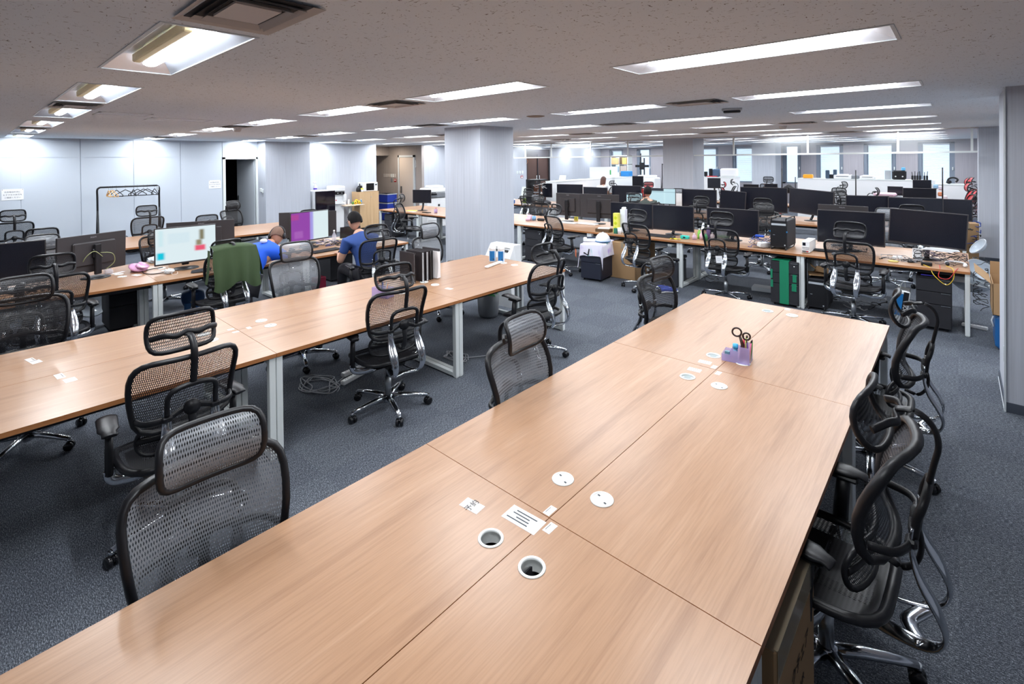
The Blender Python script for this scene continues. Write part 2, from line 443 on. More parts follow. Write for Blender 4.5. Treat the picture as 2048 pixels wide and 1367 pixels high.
# lift lobby doors on the left wall further on
d = MB().b(X0-.12, X0-.06, 15.75, 17.35, 0, 2.42).build('door_3', mat('bronze_door', srgb(104, 82, 76), .25, .6)); tag(d, kind='structure')
MB().b(X0-.06, X0-.03, 16.52, 16.56, 0, 2.2).b(X0-.06, X0+.0, 15.75, 15.8, 0, 2.42).b(X0-.06, X0, 17.3, 17.35, 0, 2.42).build('door_frame', M_BLKM, d)
MB().cyl((X0-.03, 16.45, .8), (X0-.03, 16.45, 1.3), .015).cyl((X0-.03, 16.63, .8), (X0-.03, 16.63, 1.3), .015).build('door_handle', M_STEEL, d)
m = MB()
for i in range(7): m.b(X0-.05, X0+.0, 15.8, 17.3, 2.12+i*.043, 2.14+i*.043)
struct('trim_louvre', m, mat('dark_louvre', srgb(86, 86, 98), .4))
struct('wall_behind', MB().b(X0-.2, X1+.2, Y0-.2, Y0, 0, ZC), M_WALL)
struct('wall_right', MB().b(X1, X1+.2, Y0, Y1, 0, ZC), M_WALL)
# columns
def column(name, x0, x1, y0, y1):
    o = struct(name, MB().b(x0, x1, y0, y1, 0, ZC), M_WALL)
    bb = MB().b(x0-.008, x1+.008, y0-.008, y1+.008, 0, .075).build(name.replace('column', 'baseboard'), M_BASEB); tag(bb, kind='structure')
column('wall_column_1', -6.17, -5.35, 5.21, 5.96)
column('wall_column_2', .274, 2.2, 5.375, 6.15)
column('wall_column_3', -5.92, -5.1, 12.66, 13.4)
column('wall_column_4', .29, X1, 12.75, 13.5)
column('wall_column_5', -5.8, -4.98, 20.0, 20.75)
m = MB().b(.262, .274, 5.365, 5.377, 0, 2.5); m.b(.262, .2725, 5.36, 6.15, 0, .012)
struct('trim_3', m, M_BASEW)
tag(MB().b(.268, .276, 5.55, 5.62, .33, .45, ch=.002).build('outlet_plate', M_LGREY), 'small grey outlet plate low on the end of the right pillar', 'outlet')
struct('baseboard_left', MB().b(X0, X0+.01, -3.2, 4.23, 0, .07).b(X0, X0+.01, 6.2, 8.55, 0, .07).b(X0, X0+.01, 10.3, 15.7, 0, .07).b(-12.9, -12.89, 5.05, 6.2, 0, .07).b(X0, -12.89, 5.04, 5.05, 0, .07), M_BASEB)

# far wall with windows
wins = [(-12.78, -12.25), (-11.29, -10.80), (-8.3, -7.71), (-6.89, -6.24), (-5.0, -4.6), (-3.85, -3.23), (-2.38, -1.70), (-.88, -.19), (.6, 1.2)]
WB, WT = .95, 2.43
m = MB(); xc = X0-.2
for a, b_ in wins:
    m.b(xc, a-.12, Y1-.05, Y1+.2, 0, ZC); m.b(a-.12, b_+.12, Y1-.05, Y1+.2, 0, WB); m.b(a-.12, b_+.12, Y1-.05, Y1+.2, WT, ZC); xc = b_+.12
m.b(xc, X1+.2, Y1-.05, Y1+.2, 0, ZC)
struct('wall_far', m, M_BACKWALL)
M_WFR = mat('window_frame_grey', srgb(128, 138, 152), .4)
M_BLIND = mat('blind_slat', srgb(226, 234, 240), .6)
MATS['blind_slat'].node_tree.nodes['Principled BSDF'].inputs['Transmission Weight'].default_value = 0
for i, (a, b_) in enumerate(wins):
    f = MB(); y = Y1+.08
    f.b(a-.12, a-.02, y-.1, y+.04, WB, WT); f.b(b_+.02, b_+.12, y-.1, y+.04, WB, WT); f.b(a-.12, b_+.12, y-.1, y+.04, WT-.05, WT); f.b(a-.12, b_+.12, y-.1, y+.04, WB, WB+.05)
    f.b(a-.02, a+.01, y-.05, y+.02, WB, WT); f.b(b_-.01, b_+.02, y-.05, y+.02, WB, WT)
    fr = f.build('window_%d' % (i+1), M_WFR); tag(fr, kind='structure')
    MB().b(a, b_, y+.0, y+.006, WB+.04, WT-.04).build('window_glass', M_GLASS, fr)
    MB().box((b_+.07, y-.12, 1.55), (.03, .03, .1), ch=.004).build('window_handle', M_WHITE, fr)
    if i in (0, 2, 3, 5, 6, 7):
        s = MB(); n = 34
        for k in range(n): s.box(((a+b_)/2, y-.06, WB+.08+k*(WT-WB-.14)/n), (b_-a-.02, .024, .0012), rx=.5)
        s.b(a+.01, b_-.01, y-.075, y-.045, WT-.09, WT-.05)
        s.build('blind', M_BLIND, fr)

# smoke barrier of hanging glass with a white bottom rail
def barrier(name, xa, xb, posts, label):
    o = thing(name, label, 'partition', (0, 12.7, 0))
    MB().b(xa, xb, -.003, .003, 2.06, ZC).build('glass_panel', M_GLASS, o)
    MB().b(xa, xb, -.018, .018, 2.03, 2.065).b(xa, xb, -.012, .012, ZC-.02, ZC).build('bottom_rail', M_WHITE, o)
    for p in posts: MB().b(p-.018, p+.018, -.012, .012, 2.06, ZC-.02).build('hanger_post', M_WHITE, o)
barrier('smoke_barrier', -13.38, -5.93, [-12.2, -10.85, -9.75, -8.25, -7.0], 'hanging glass smoke barrier with white rail, left of the middle pillar')
barrier('smoke_barrier', -5.09, .28, [-4.1, -2.5, -.9, .2], 'hanging glass smoke barrier with white rail, right of the middle pillar')
m = MB().b(X0, -5.93, 12.62, 12.78, ZC-.02, ZC).b(-5.1, .29, 12.62, 12.78, ZC-.02, ZC)
struct('trim_4', m, M_CEILT)

# ---------------------------------------------------------------- ceiling lights
def make_light(batten=True):
    o = thing('ceiling_light', '', 'ceiling light')
    h = MB(); d = .07; W, D = FXW/2, FXD/2; w2, d2 = W-.14, .085
    v = [(-W, -D, 0), (W, -D, 0), (W, D, 0), (-W, D, 0), (-w2, -d2, d), (w2, -d2, d), (w2, d2, d), (-w2, d2, d)]
    h._add(v, [(0, 1, 5, 4), (1, 2, 6, 5), (2, 3, 7, 6), (3, 0, 4, 7), (4, 5, 6, 7)])
    h.build('reflector', M_REFL if batten else M_REFW, o)
    t = .014; f = MB(); f.b(-W-t, W+t, -D-t, -D, -.004, .004).b(-W-t, W+t, D, D+t, -.004, .004).b(-W-t, -W, -D, D, -.004, .004).b(W, W+t, -D, D, -.004, .004)
    f.build('frame', M_BASEW, o)
    MB().tube([(-w2+.0, .030, .026), (w2-.0, .030, .026)], .016, 12, flat=(2.1, 1), up=(0, 0, 1)).build('tube', M_TUBE, o)
    if batten: MB().b(-w2+.03, w2-.03, -.055, -.015, .02, .065, ch=.006).build('batten', M_BATTEN, o)
    return o
LG = make_light(True); LW = make_light(False)
lamp = bpy.data.lights.new('fluorescent', 'AREA'); lamp.shape = 'RECTANGLE'; lamp.size = 1.0; lamp.size_y = .06; lamp.energy = LAMP_POWER
lamp.color = (0.90, 0.95, 1.0); lamp.spread = PI
ordn = ['nearest', 'second', 'third', 'fourth', 'fifth', 'sixth', 'seventh', 'eighth', 'ninth', 'tenth', 'eleventh', 'twelfth', 'thirteenth']
rown = {6: 'the row by the left wall', 5: 'the second row from the left wall', 4: 'the third row from the left wall', 3: 'the fourth row from the left wall',
        2: 'the row left of the pillars', 1: 'the row just right of the middle pillars', 0: 'the row over the bare front desks', -1: 'the unseen row added for light behind the right pillar'}  # row behind the right pillar is out of view, added for illumination
used = {LG.name: False}
first = True
for ki, x in enumerate(fx_x):
    k = ki-1; n = 0
    for y in fx_y:
        if blocked(x, y): continue
        if k == -1 and y < 5: continue
        r = copy_tree(LG if abs(y-.66) < .1 else LW)
        r.location = (x, y, ZC); r['label'] = 'recessed ceiling light, %s from near end, %s' % (ordn[n], rown[k]); r['group'] = 'recessed ceiling lights in rows'
        lo = bpy.data.objects.new('lamp', lamp); C.objects.link(lo); lo.parent = r; lo.location = (0, .03, .008)
        n += 1
for q_ in (LW, LG):
    for ch in list(q_.children): bpy.data.objects.remove(ch)
    bpy.data.objects.remove(q_)

# air outlets between the lights
def make_vent():
    o = thing('ceiling_vent', '', 'air vent')
    W, D = .24, .165
    MB().b(-W+.03, W-.03, -D+.03, D-.03, -.003, -.001).build('throat', M_BLKM, o)
    f = MB()
    for k, (a, b_) in enumerate([(0, .035), (.055, .072), (.092, .108)]):
        z = -.012-.003*k; w, d = W-a, D-a*.72; w2, d2 = W-b_, D-b_*.72
        v = [(-w, -d, z), (w, -d, z), (w, d, z), (-w, d, z), (-w2, -d2, z+.012), (w2, -d2, z+.012), (w2, d2, z+.012), (-w2, d2, z+.012)]
        f._add(v, [(0, 4, 5, 1), (1, 5, 6, 2), (2, 6, 7, 3), (3, 7, 4, 0)])
        f._add([(x, y, zz+.001) for x, y, zz in v], [(0, 1, 5, 4), (1, 2, 6, 5), (2, 3, 7, 6), (3, 0, 4, 7)])
    f.b(-W+.135, W-.135, -D+.092, D-.092, -.012, -.004)
    f.build('louvre', M_CEILT, o)
    return o
V = make_vent(); first = True; n = 0
vents = []
for k in range(0, 6):
    for j, y in enumerate(fx_y):
        if (k+j) % 2 == 0:
            x = -.83-1.985*(k+.5)
            if blocked(x, y): continue
            vents.append((k, j, x, y))
for k, j, x, y in vents:
    r = V if first else copy_tree(V); first = False
    r.location = (x, y, ZC); r['group'] = 'square air vents between the lights'
    r['label'] = 'beige louvred air vent, line %s across the room, between %s and %s lights from left' % (ordn[j].replace('nearest', 'first'), ordn[5-k].replace('nearest', 'first'), ordn[6-k])
def disc(name, x, y, r, h, mtl, label, cat):
    single(name, MB().lathe([(0.001, -h), (r*.7, -h), (r, -h*.4), (r, 0)], n=20), mtl, label, cat, loc=(x, y, ZC))
disc('smoke_detector', -8.2, 2.8, .06, .05, M_CEILT, 'beige smoke detector near the hanger rack side of the ceiling', 'smoke detector')
disc('ceiling_speaker', -3.78, 4.62, .11, .012, mat('brown_grille', srgb(150, 132, 118), .7), 'flat round brown speaker grille in front of the near pillar', 'speaker')
disc('smoke_detector', -7.62, 10.45, .06, .05, M_CEILT, 'small smoke detector over the second block of monitor desks', 'smoke detector')
disc('smoke_detector', -2.2, 9.3, .06, .05, M_CEILT, 'small smoke detector right of the middle pillar on the ceiling', 'smoke detector')
o = thing('ceiling_sensor', 'black and white sensor box on the ceiling near the right pillar', 'sensor', (-1.79, 5.5, ZC), .3)
MB().box((0, 0, -.012), (.2, .12, .024), ch=.006).build('base', M_LGREY, o); MB().box((0, 0, -.035), (.17, .1, .022), ch=.008).build('window', M_BLK, o)
for nme, (x0, x1, y0, y1), lab in [('ceiling_hatch', (-6.75, -6.35, .9, 1.35), 'thin framed access hatch in the ceiling at the left, nearer one'), ('ceiling_hatch', (-7.2, -6.8, 1.43, 2.05), 'thin framed access hatch in the ceiling at the left, farther one')]:
    o = thing(nme, lab, 'ceiling hatch', ((x0+x1)/2, (y0+y1)/2, ZC)); w, d = (x1-x0)/2, (y1-y0)/2
    MB().b(-w, w, -d, -d+.02, -.004, 0).b(-w, w, d-.02, d, -.004, 0).b(-w, -w+.06, -d, d, -.004, 0).b(w-.06, w, -d, d, -.004, 0).build('frame', M_BASEW, o)
    MB().b(-w+.06, w-.06, -d+.02, d-.02, -.002, 0).build('panel', M_CEIL, o)
# ================================================================ DESKS
L, D = 1.634, 0.70
GR = .0405
def desktop_mesh(holes=True):
    """slab L x D with two real cable holes near the rear edge; top faces slot 0, edge band slot 1"""
    g = .0015; x0, x1, y0, y1 = g, L-g, g, D-g; zt, zb = DH, DH-.026
    m = MB(); hs = [(.205, .61), (L-.205, .61)] if holes else []
    q = .06
    xs = [x0]+[v for h in hs for v in (h[0]-q, h[0]+q)]+[x1]; ys = [y0]+([hs[0][1]-q, hs[0][1]+q] if hs else [])+[y1]
    for i in range(len(xs)-1):
        for j in range(len(ys)-1):
            cx, cy = (xs[i]+xs[i+1])/2, (ys[j]+ys[j+1])/2
            hole = any(abs(cx-h[0]) < .01 and abs(cy-h[1]) < .01 for h in hs)
            if not hole:
                a, b_, c, d = xs[i], xs[i+1], ys[j], ys[j+1]
                m._add([(a, c, zt), (b_, c, zt), (b_, d, zt), (a, d, zt)], [(0, 1, 2, 3)]); m._add([(a, c, zb), (b_, c, zb), (b_, d, zb), (a, d, zb)], [(3, 2, 1, 0)])
            else:
                n = 32; ci, sq = [], []
                for k in range(n):
                    an = 2*PI*k/n; c_, s_ = math.cos(an), math.sin(an); ci.append((cx+GR*c_, cy+GR*s_)); e = q/max(abs(c_), abs(s_)); sq.append((cx+e*c_, cy+e*s_))
                for z, fl in ((zt, 0), (zb, 1)):
                    vs = [(x, y, z) for x, y in ci]+[(x, y, z) for x, y in sq]
                    m._add(vs, [((k, k+n, n+(k+1) % n, (k+1) % n) if not fl else ((k+1) % n, n+(k+1) % n, k+n, k)) for k in range(n)])
                m.cur = 2; vs = [(x, y, zt) for x, y in ci]+[(x, y, zb-.02) for x, y in ci]
                m._add(vs, [((k+1) % n, n+(k+1) % n, k+n, k) for k in range(n)], True); m.cur = 0
    m.cur = 1
    m._add([(x0, y0, zb), (x1, y0, zb), (x1, y1, zb), (x0, y1, zb), (x0, y0, zt), (x1, y0, zt), (x1, y1, zt), (x0, y1, zt)],
           [(0, 1, 5, 4), (1, 2, 6, 5), (2, 3, 7, 6), (3, 0, 4, 7)])
    return m
def leg_frame():
    m = MB(); w = .042; t = DH-.03
    m.b(0, w, .012, .012+.045, .008, t, ch=.003); m.b(0, w, D-.06, D-.015, .008, t, ch=.003)
    m.b(0, w, .057, D-.06, .012, .05, ch=.003); m.b(0, w, .057, D-.06, t-.04, t, ch=.003)
    m.b(.006, w-.006, .02, .05, 0, .01); m.b(.006, w-.006, D-.055, D-.025, 0, .01)
    return m
def grommet_ring():
    return MB().lathe([(GR-.006, -.004), (GR-.006, .0022), (GR-.003, .003), (GR+.002, .003), (GR+.004, 0), (GR+.001, -.0005)], n=32)
def grommet_lid(kind):
    m = MB(); z = .0012; r = GR-.0065
    m.poly([(r*math.cos(2*PI*k/28), r*math.sin(2*PI*k/28)) for k in range(28)], z-.003, z)
    m.cur = 1
    for s in (-1, 1): m.box((s*.021, s*.010, z+.0004), (.011, .007, .0008), rz=.7)
    return m
M_GROM = mat('grommet_white', srgb(236, 238, 236), .4); M_GRLG = mat('grommet_slot', srgb(60, 66, 70), .6); M_GRGY = mat('grommet_grey', srgb(150, 160, 160), .5)
DM = desktop_mesh().build('tabletop', [M_WOOD, M_WOODEDGE, M_GROM]).data
DMP = desktop_mesh(False).build('tabletop', [M_WOOD, M_WOODEDGE, M_GROM]).data
LM = leg_frame().build('leg_frame', M_WHITE).data
RM = grommet_ring().build('cable_grommet', M_GROM).data
LIDW = grommet_lid(0).build('grommet_lid', [M_GROM, M_GRLG]).data; LIDG = grommet_lid(0).build('grommet_lid', [M_GRGY, M_GROM]).data
TM = MB().b(.1, L-.1, D-.2, D-.06, DH-.11, DH-.10).b(.1, L-.1, D-.2, D-.195, DH-.11, DH-.05).b(.1, L-.1, D-.065, D-.06, DH-.11, DH-.03).build('cable_tray', M_BLKM).data
BM = MB().b(.042, L-.042, .10, .14, DH-.075, DH-.03).build('crossbar', M_BLKM).data
for o in [o for o in C.objects if o.name.startswith(('tabletop', 'leg_frame', 'cable_grommet', 'grommet_lid', 'cable_tray', 'crossbar'))]: bpy.data.objects.remove(o)
def lk(name, me, parent, loc=(0, 0, 0), rz=0):
    o = bpy.data.objects.new(name, me); C.objects.link(o); o.parent = parent; o.location = loc; o.rotation_euler = (0, 0, rz); return o
def desk(x, y, rz, label, group, gk='ww', far=False):
    """gk: kind of the two cable holes: w white lid, g grey lid, o open hole, x none"""
    o = thing('office_desk', label, 'desk', (x, y, 0), rz, group)
    plain = gk == 'xx'
    lk('tabletop', DMP if plain else DM, o)
    lk('leg_frame', LM, o, (.002, 0, 0)); lk('leg_frame', LM, o, (L-.044, 0, 0))
    lk('crossbar', BM, o)
    if not far: lk('cable_tray', TM, o)
    for c, gx in zip(gk, (.205, L-.205)):
        if c == 'x': continue
        r = lk('cable_grommet', RM, o, (gx, .61, DH), .6)
        if c == 'w': lk('grommet_lid', LIDW, r)
        if c == 'g': lk('grommet_lid', LIDG, r, (0, 0, -.004), .9)
    return o
YS = [1.377+L*i for i in (-2, -1, 0, 1)]
def island(xl, xr, name, gl, gr, where, grp, ys=(1, 2, 3)):
    """two columns of desks running along y; xl, xr outer edges"""
    nm = {1: 'nearest', 2: 'middle', 3: 'farthest', 0: 'very nearest'}
    for i in ys:
        y0 = 1.377+L*(i-2)
        desk(xl, y0+L, -PI/2, 'wood-topped desk, %s one in the left column of %s' % (nm[i], where), grp, gl[i-1])
        desk(xr, y0, PI/2, 'wood-topped desk, %s one in the right column of %s' % (nm[i], where), grp, gr[i-1])
# front block B: left column local x runs from far to near, so its first hole is the far one
island(-1.782, -.382, 'B', ['ow', 'gw', 'gg'], ['wo', 'ww', 'ww'], 'the big bare front block', 'bare desks of the front block')
island(-4.776, -3.376, 'A', ['ww', 'ww', 'ww'], ['ww', 'ww', 'ww'], 'the file folder block', 'desks of the second block')
island(-7.80, -6.40, 'D', ['ww', 'ww', 'ww'], ['ww', 'ww', 'ww'], 'the block where two people sit', 'desks of the third block')
island(-10.72, -9.32, 'E', ['xx', 'xx', 'xx'], ['xx', 'xx', 'xx'], 'the bare block by the panelled wall', 'desks of the block by the panelled wall')
o1 = ['first', 'second', 'third', 'fourth', 'fifth', 'sixth', 'seventh']
for k in range(7):
    x0 = .1-L*(k+1)
    desk(x0, 7.30, 0, 'wood-topped desk, %s from the right in the front line of the long cross row' % o1[k], 'desks of the long cross row', 'xx')
    desk(x0+L, 8.70, PI, 'wood-topped desk, %s from the right in the back line of the long cross row' % o1[k], 'desks of the long cross row', 'xx', True)
for k in range(7):
    x0 = .1-L*(k+1)
    desk(x0, 10.55, 0, 'wood-topped desk, %s from the right in the front line of the second cross row' % o1[k], 'desks of the second cross row', 'xx', True)
    desk(x0+L, 11.95, PI, 'wood-topped desk, %s from the right in the back line of the second cross row' % o1[k], 'desks of the second cross row', 'xx', True)
for k in range(6):
    x0 = -.35-L*(k+1)
    desk(x0, 14.4, 0, 'wood-topped desk, %s from the right in the row beyond the smoke barrier' % o1[k], 'desks beyond the smoke barrier', 'xx', True)

# ================================================================ CHAIR
def prof(t):
    """backrest profile (y,z) for t 0 bottom .. 1 top ; back is -y"""
    P = [(-.215, .640), (-.185, .70), (-.180, .78), (-.205, .87), (-.245, .95), (-.275, 1.005)]
    u = t*(len(P)-1); i = min(int(u), len(P)-2); f = u-i
    a, b_, c, d = P[max(i-1, 0)], P[i], P[i+1], P[min(i+2, len(P)-1)]
    return tuple(0.5*((2*b_[k])+(c[k]-a[k])*f+(2*a[k]-5*b_[k]+4*c[k]-d[k])*f*f+(3*b_[k]-a[k]-3*c[k]+d[k])*f**3) for k in (0, 1))
def back_pt(u, t):
    """u -1..1 across, t 0..1 up, rounded upper outline"""
    y, z = prof(t); w = .205+.040*math.sin(min(t, 1)*PI*.62)
    if t > .72: w *= math.sqrt(max(1-((t-.72)/.34)**2*.62, .05))
    return Vector((u*w, y+.045*abs(u)**2.2, z))
def rim_back():
    pts = [back_pt(u, 0) for u in (-.75, -.4, 0, .4, .75)]
    pts += [back_pt(1, t) for t in (.05, .15, .3, .45, .6, .72, .82, .9, .96)]
    pts += [back_pt(u, 1.0) for u in (.86, .6, .25, 0, -.25, -.6, -.86)]
    pts += [back_pt(-1, t) for t in (.96, .9, .82, .72, .6, .45, .3, .15, .05)]
    return pts
def head_pt(u, v):
    """neck roll: u -1..1 across, v 0..1 bottom to top, bulging forward"""
    a = (v-.5)*2.0; w = .155*(1-.10*abs(a)**3)
    return Vector((u*w, -.205+.075*math.cos(a*1.15)-.02*u*u*0+.018*u*u, 1.10+.092*math.sin(a*1.15)/.91))
def lumb_pt(u, v):
    a = (v-.5)*2; w = .20*(1-.12*abs(a)**3)
    return Vector((u*w, -.165+.030*math.cos(a*1.3)+.04*u*u, .575+.075*a))
def seat_pt(u, v):
    """u -1..1 across, v 0 rear .. 1 front"""
    w = .235+.02*math.sin(v*PI); y = -.20+.46*v; z = .458-.022*(1-abs(u)**2)*math.sin(v*PI)
    if v > .75: z -= .045*((v-.75)/.25)**2
    r = .08
    if v > .8: w *= 1-.18*((v-.8)/.2)**2
    if v < .15: w *= 1-.15*((.15-v)/.15)**2
    return Vector((u*w, y+.02*(1-u*u)*(v-.2), z))
def rim(fn, n=9, inset=1.0, closed=True):
    k = inset
    pts = [fn(-k+2*k*i/n, 0) for i in range(n+1)]+[fn(k, j/n) for j in range(1, n)]+[fn(k-2*k*i/n, 1) for i in range(n+1)]+[fn(-k, 1-j/n) for j in range(1, n)]
    # soften the corners
    for _ in range(3): pts = [(pts[i-1]+pts[i]*2+pts[(i+1) % len(pts)])/4 for i in range(len(pts))]
    return pts
def sunk(fn, e=.985): return lambda u, v: fn((u*2-1)*e, v*.97+.015)
CH = {}
def chair_meshes():
    M = {}
    h = MB(); h.lathe([(.0, .115), (.036, .115), (.040, .10), (.040, .065), (.03, .055), (0, .055)], n=18)
    for i in range(5):
        a = PI/2+2*PI*i/5+.3; c, s_ = math.cos(a), math.sin(a)
        pts = [(c*r, s_*r, z) for r, z in ((.025, .095), (.12, .098), (.22, .090), (.315, .078))]
        h.tube(pts, [.028, .026, .022, .018], 8, flat=(1.0, .75), up=(0, 0, 1))
        h.cyl((c*.315, s_*.315, .08), (c*.315, s_*.315, .058), .014, 10)
    M['base'] = (h, M_CHROME)
    ca = MB()
    for s_ in (-1, 1): ca.lathe([(.0, s_*.006), (.027, s_*.006), (.029, s_*.010), (.029, s_*.022), (.024, s_*.027), (0, s_*.027)], n=16, M=Matrix.Rotation(PI/2, 3, 'X'))
    ca.cyl((0, -.008, 0), (0, .008, 0), .012, 8); ca.box((.004, 0, .012), (.045, .016, .03), ch=.006); ca.cyl((.0, 0, .02), (.0, 0, .036), .009, 8)
    M['caster'] = (ca, M_BLKG)
    M['gas_lift'] = (MB().cyl((0, 0, .115), (0, 0, .26), .026, 16).cyl((0, 0, .26), (0, 0, .40), .016, 12), M_STEEL)
    me = MB().box((0, -.02, .405), (.17, .26, .06), ch=.015).box((0, .06, .43), (.30, .10, .025), ch=.008).cyl((.08, .02, .40), (.27, .03, .40), .007, 8).box((.27, .03, .40), (.05, .025, .012), ch=.004)
    M['mechanism'] = (me, M_BLK)
    M['seat_net'] = (MB().grid(sunk(seat_pt), 14, 14, uvs=(1, 1)), 'net')
    se = MB(); se.tube(rim(seat_pt, 10), .016, 8, closed=True, flat=(1.2, 1), up=(0, 0, 1))
    se.grid(lambda u, v: seat_pt((u*2-1)*.8, v*.85+.05)-Vector((0, 0, .035)), 6, 6)
    M['seat_frame'] = (se, M_BLK)
    ar = MB()
    for s_ in (-1, 1):
        ar.tube(smooth_path([(s_*.06, -.03, .385), (s_*.17, -.02, .372), (s_*.25, 0, .375), (s_*.285, .01, .40), (s_*.29, .01, .44)], 4), .017, 8, flat=(1.5, .7), up=(0, 1, 0))
    M['arm_bracket'] = (ar, M_CHROME)
    ps = MB().tube([(0, .01, .42), (0, .005, .52), (0, -.005, .635)], [.022, .021, .019], 10, flat=(1.35, .85), up=(1, 0, 0)).box((0, .0, .64), (.06, .12, .02), ch=.008)
    M['arm_post'] = (ps, M_BLK)
    pd = MB().tube(smooth_path([(0, -.115, .652), (0, -.09, .662), (0, 0, .664), (0, .09, .664), (0, .125, .654)], 3), [.030]*4+[.044]*3+[.046]*3+[.040]*2+[.026], 12, flat=(1, .33), up=(0, 0, 1))
    M['arm_pad'] = (pd, M_BLK)
    sp = MB()
    for s_ in (-1, 1):
        pth = smooth_path([(s_*.045, -.06, .385), (s_*.075, -.19, .372), (s_*.10, -.31, .395), (s_*.112, -.352, .455), (s_*.115, -.335, .53), (s_*.112, -.29, .61), (s_*.108, -.268, .69), (s_*.108, -.272, .775)], 4)
        n = len(pth); rr = [.020+.012*math.exp(-((i/n-.62)/.16)**2)-.006*(i/n) for i in range(n)]
        sp.tube(pth, rr, 10, flat=(1.25, .42), up=(0, 1, .25))
    sp.tube(smooth_path([(-.10, -.30, .388), (-.05, -.27, .378), (0, -.25, .375), (.05, -.27, .378), (.10, -.30, .388)], 3), .02, 8, flat=(1.3, .5), up=(0, 0, 1))
    M['back_spine'] = (sp, M_CHROME)
    yk = MB()
    yk.tube(smooth_path([(-.108, -.275, .74), (-.108, -.282, .80), (-.106, -.292, .835), (-.085, -.300, .862), (-.03, -.304, .875), (.03, -.304, .875), (.085, -.300, .862), (.106, -.292, .835), (.108, -.282, .80), (.108, -.275, .74)], 4), .013, 8)
    yk.tube(smooth_path([(0, -.302, .865), (0, -.318, .95), (0, -.330, 1.02), (0, -.315, 1.08), (0, -.27, 1.115), (0, -.215, 1.105)], 4), .017, 8, flat=(1.0, .55), up=(0, 1, 0))
    M['back_yoke'] = (yk, M_BLK)
    cb = MB()
    cb.tube(smooth_path([(-.215, -.165, .715), (-.19, -.235, .715), (-.108, -.268, .722), (-.05, -.262, .74), (0, -.262, .75), (.05, -.262, .74), (.108, -.268, .722), (.19, -.235, .715), (.215, -.165, .715)], 4), .012, 8, flat=(.8, 1.3), up=(0, 0, 1))
    cb.lathe([(0, -.022), (.030, -.020), (.038, -.010), (.038, .010), (0, .014)], n=20, M=Matrix.Rotation(PI/2, 3, 'X'), c=(0, -.275, .748))
    cb.tube(smooth_path([(0, -.27, .735), (0, -.285, .67), (0, -.275, .60), (0, -.235, .555), (0, -.175, .57)], 4), .017, 8, flat=(1.1, .5), up=(0, 1, 0))
    for s_ in (-1, 1): cb.box((s_*.108, -.268, .722), (.05, .034, .03), ch=.008)
    M['back_bracket'] = (cb, M_BLK)
    M['back_net'] = (MB().grid(lambda u, v: back_pt((u*2-1)*.97*(1-.0*v), v*.975+.012), 22, 18, uvs=(1, 1)), 'net')
    M['back_frame'] = (MB().tube([p for p in rim_smooth(rim_back())], .0138, 8, closed=True, flat=(1.0, 1.35), up=(0, 1, 0)), M_BLK)
    M['lumbar_net'] = (MB().grid(sunk(lumb_pt), 12, 6, uvs=(.8, .35)), 'net')
    lf = MB().tube(rim(lumb_pt, 8), .0105, 8, closed=True, up=(0, 1, 0)); lf.tube([lumb_pt(-1+2*i/8, .55)+Vector((0, -.012, 0)) for i in range(9)], .010, 6, flat=(.7, 1.5), up=(0, 0, 1))
    M['lumbar_frame'] = (lf, M_BLK)
    M['headrest_net'] = (MB().grid(sunk(head_pt), 16, 12, uvs=(.65, .42)), 'net')
    hf = MB().tube(rim(head_pt, 8), .0115, 8, closed=True, up=(0, 1, 0))
    hf.tube(smooth_path([(-.15, -.165, 1.09), (-.10, -.21, 1.10), (-.05, -.225, 1.088), (0, -.215, 1.10), (.05, -.225, 1.088), (.10, -.21, 1.10), (.15, -.165, 1.09)], 4), .011, 8, flat=(.8, 1.3), up=(0, 0, 1))
    M['headrest_frame'] = (hf, M_BLK)
    return M
def rim_smooth(pts):
    for _ in range(1): pts = [(pts[i-1]+pts[i]*2+pts[(i+1) % len(pts)])/4 for i in range(len(pts))]
    return pts
_CM = chair_meshes(); _meshes = {}
def cmesh(key, net, frame=None):
    mb, m = _CM[key]
    mm = {'b': NET_B, 'g': NET_G, 'r': NET_R}[net] if m == 'net' else m
    k = (key, mm.name)
    if k not in _meshes:
        o = mb.build(key, mm); _meshes[k] = o.data; bpy.data.objects.remove(o)
    return _meshes[k]
def chair(x, y, rz, label, group, net='b', head=0.0, ht=0.0, seatz=0.0, base_rot=0.0, detail=True, armz=0, sway=0):
    """head: headrest raised, ht: headrest tilt, seatz: whole upper part raised"""
    o = thing('office_chair', label, 'office chair', (x, y, 0), rz, group)
    b_ = lk('base', cmesh('base', net), o, (0, 0, 0), base_rot)
    for i in range(5):
        a = PI/2+2*PI*i/5+.3; lk('caster', cmesh('caster', net), b_, (.315*math.cos(a), .315*math.sin(a), .0292), a+1.1*i+.5)
    lk('gas_lift', cmesh('gas_lift', net), o)
    def up(key, name=None, loc=(0, 0, 0), par=None):
        return lk(name or key, cmesh(key, net), par or o, (loc[0], loc[1], loc[2]+(seatz if par is None else 0)))
    up('mechanism'); sf = up('seat_frame', 'seat'); up('seat_net', par=sf)
    up('arm_bracket')
    for s_ in (-1, 1):
        p = up('arm_post', 'armrest', (s_*.29, 0, 0)); q = up('arm_pad', par=p, loc=(0, .03, 0)); q.rotation_euler = (0, 0, s_*.12)
    up('back_spine'); up('back_yoke'); up('back_bracket')
    bf = up('back_frame', 'backrest'); up('back_net', par=bf)
    lf = up('lumbar_frame', 'lumbar_support'); up('lumbar_net', par=lf)
    hf = up('headrest_frame', 'headrest', (0, 0, head)); up('headrest_net', par=hf)
    if ht:
        hf.rotation_euler = (ht, 0, 0); p = Vector((0, -.20, 1.10)); R = Euler((ht, 0, 0)).to_matrix(); hf.location = Vector((0, 0, seatz+head))+p-R @ p
    return o
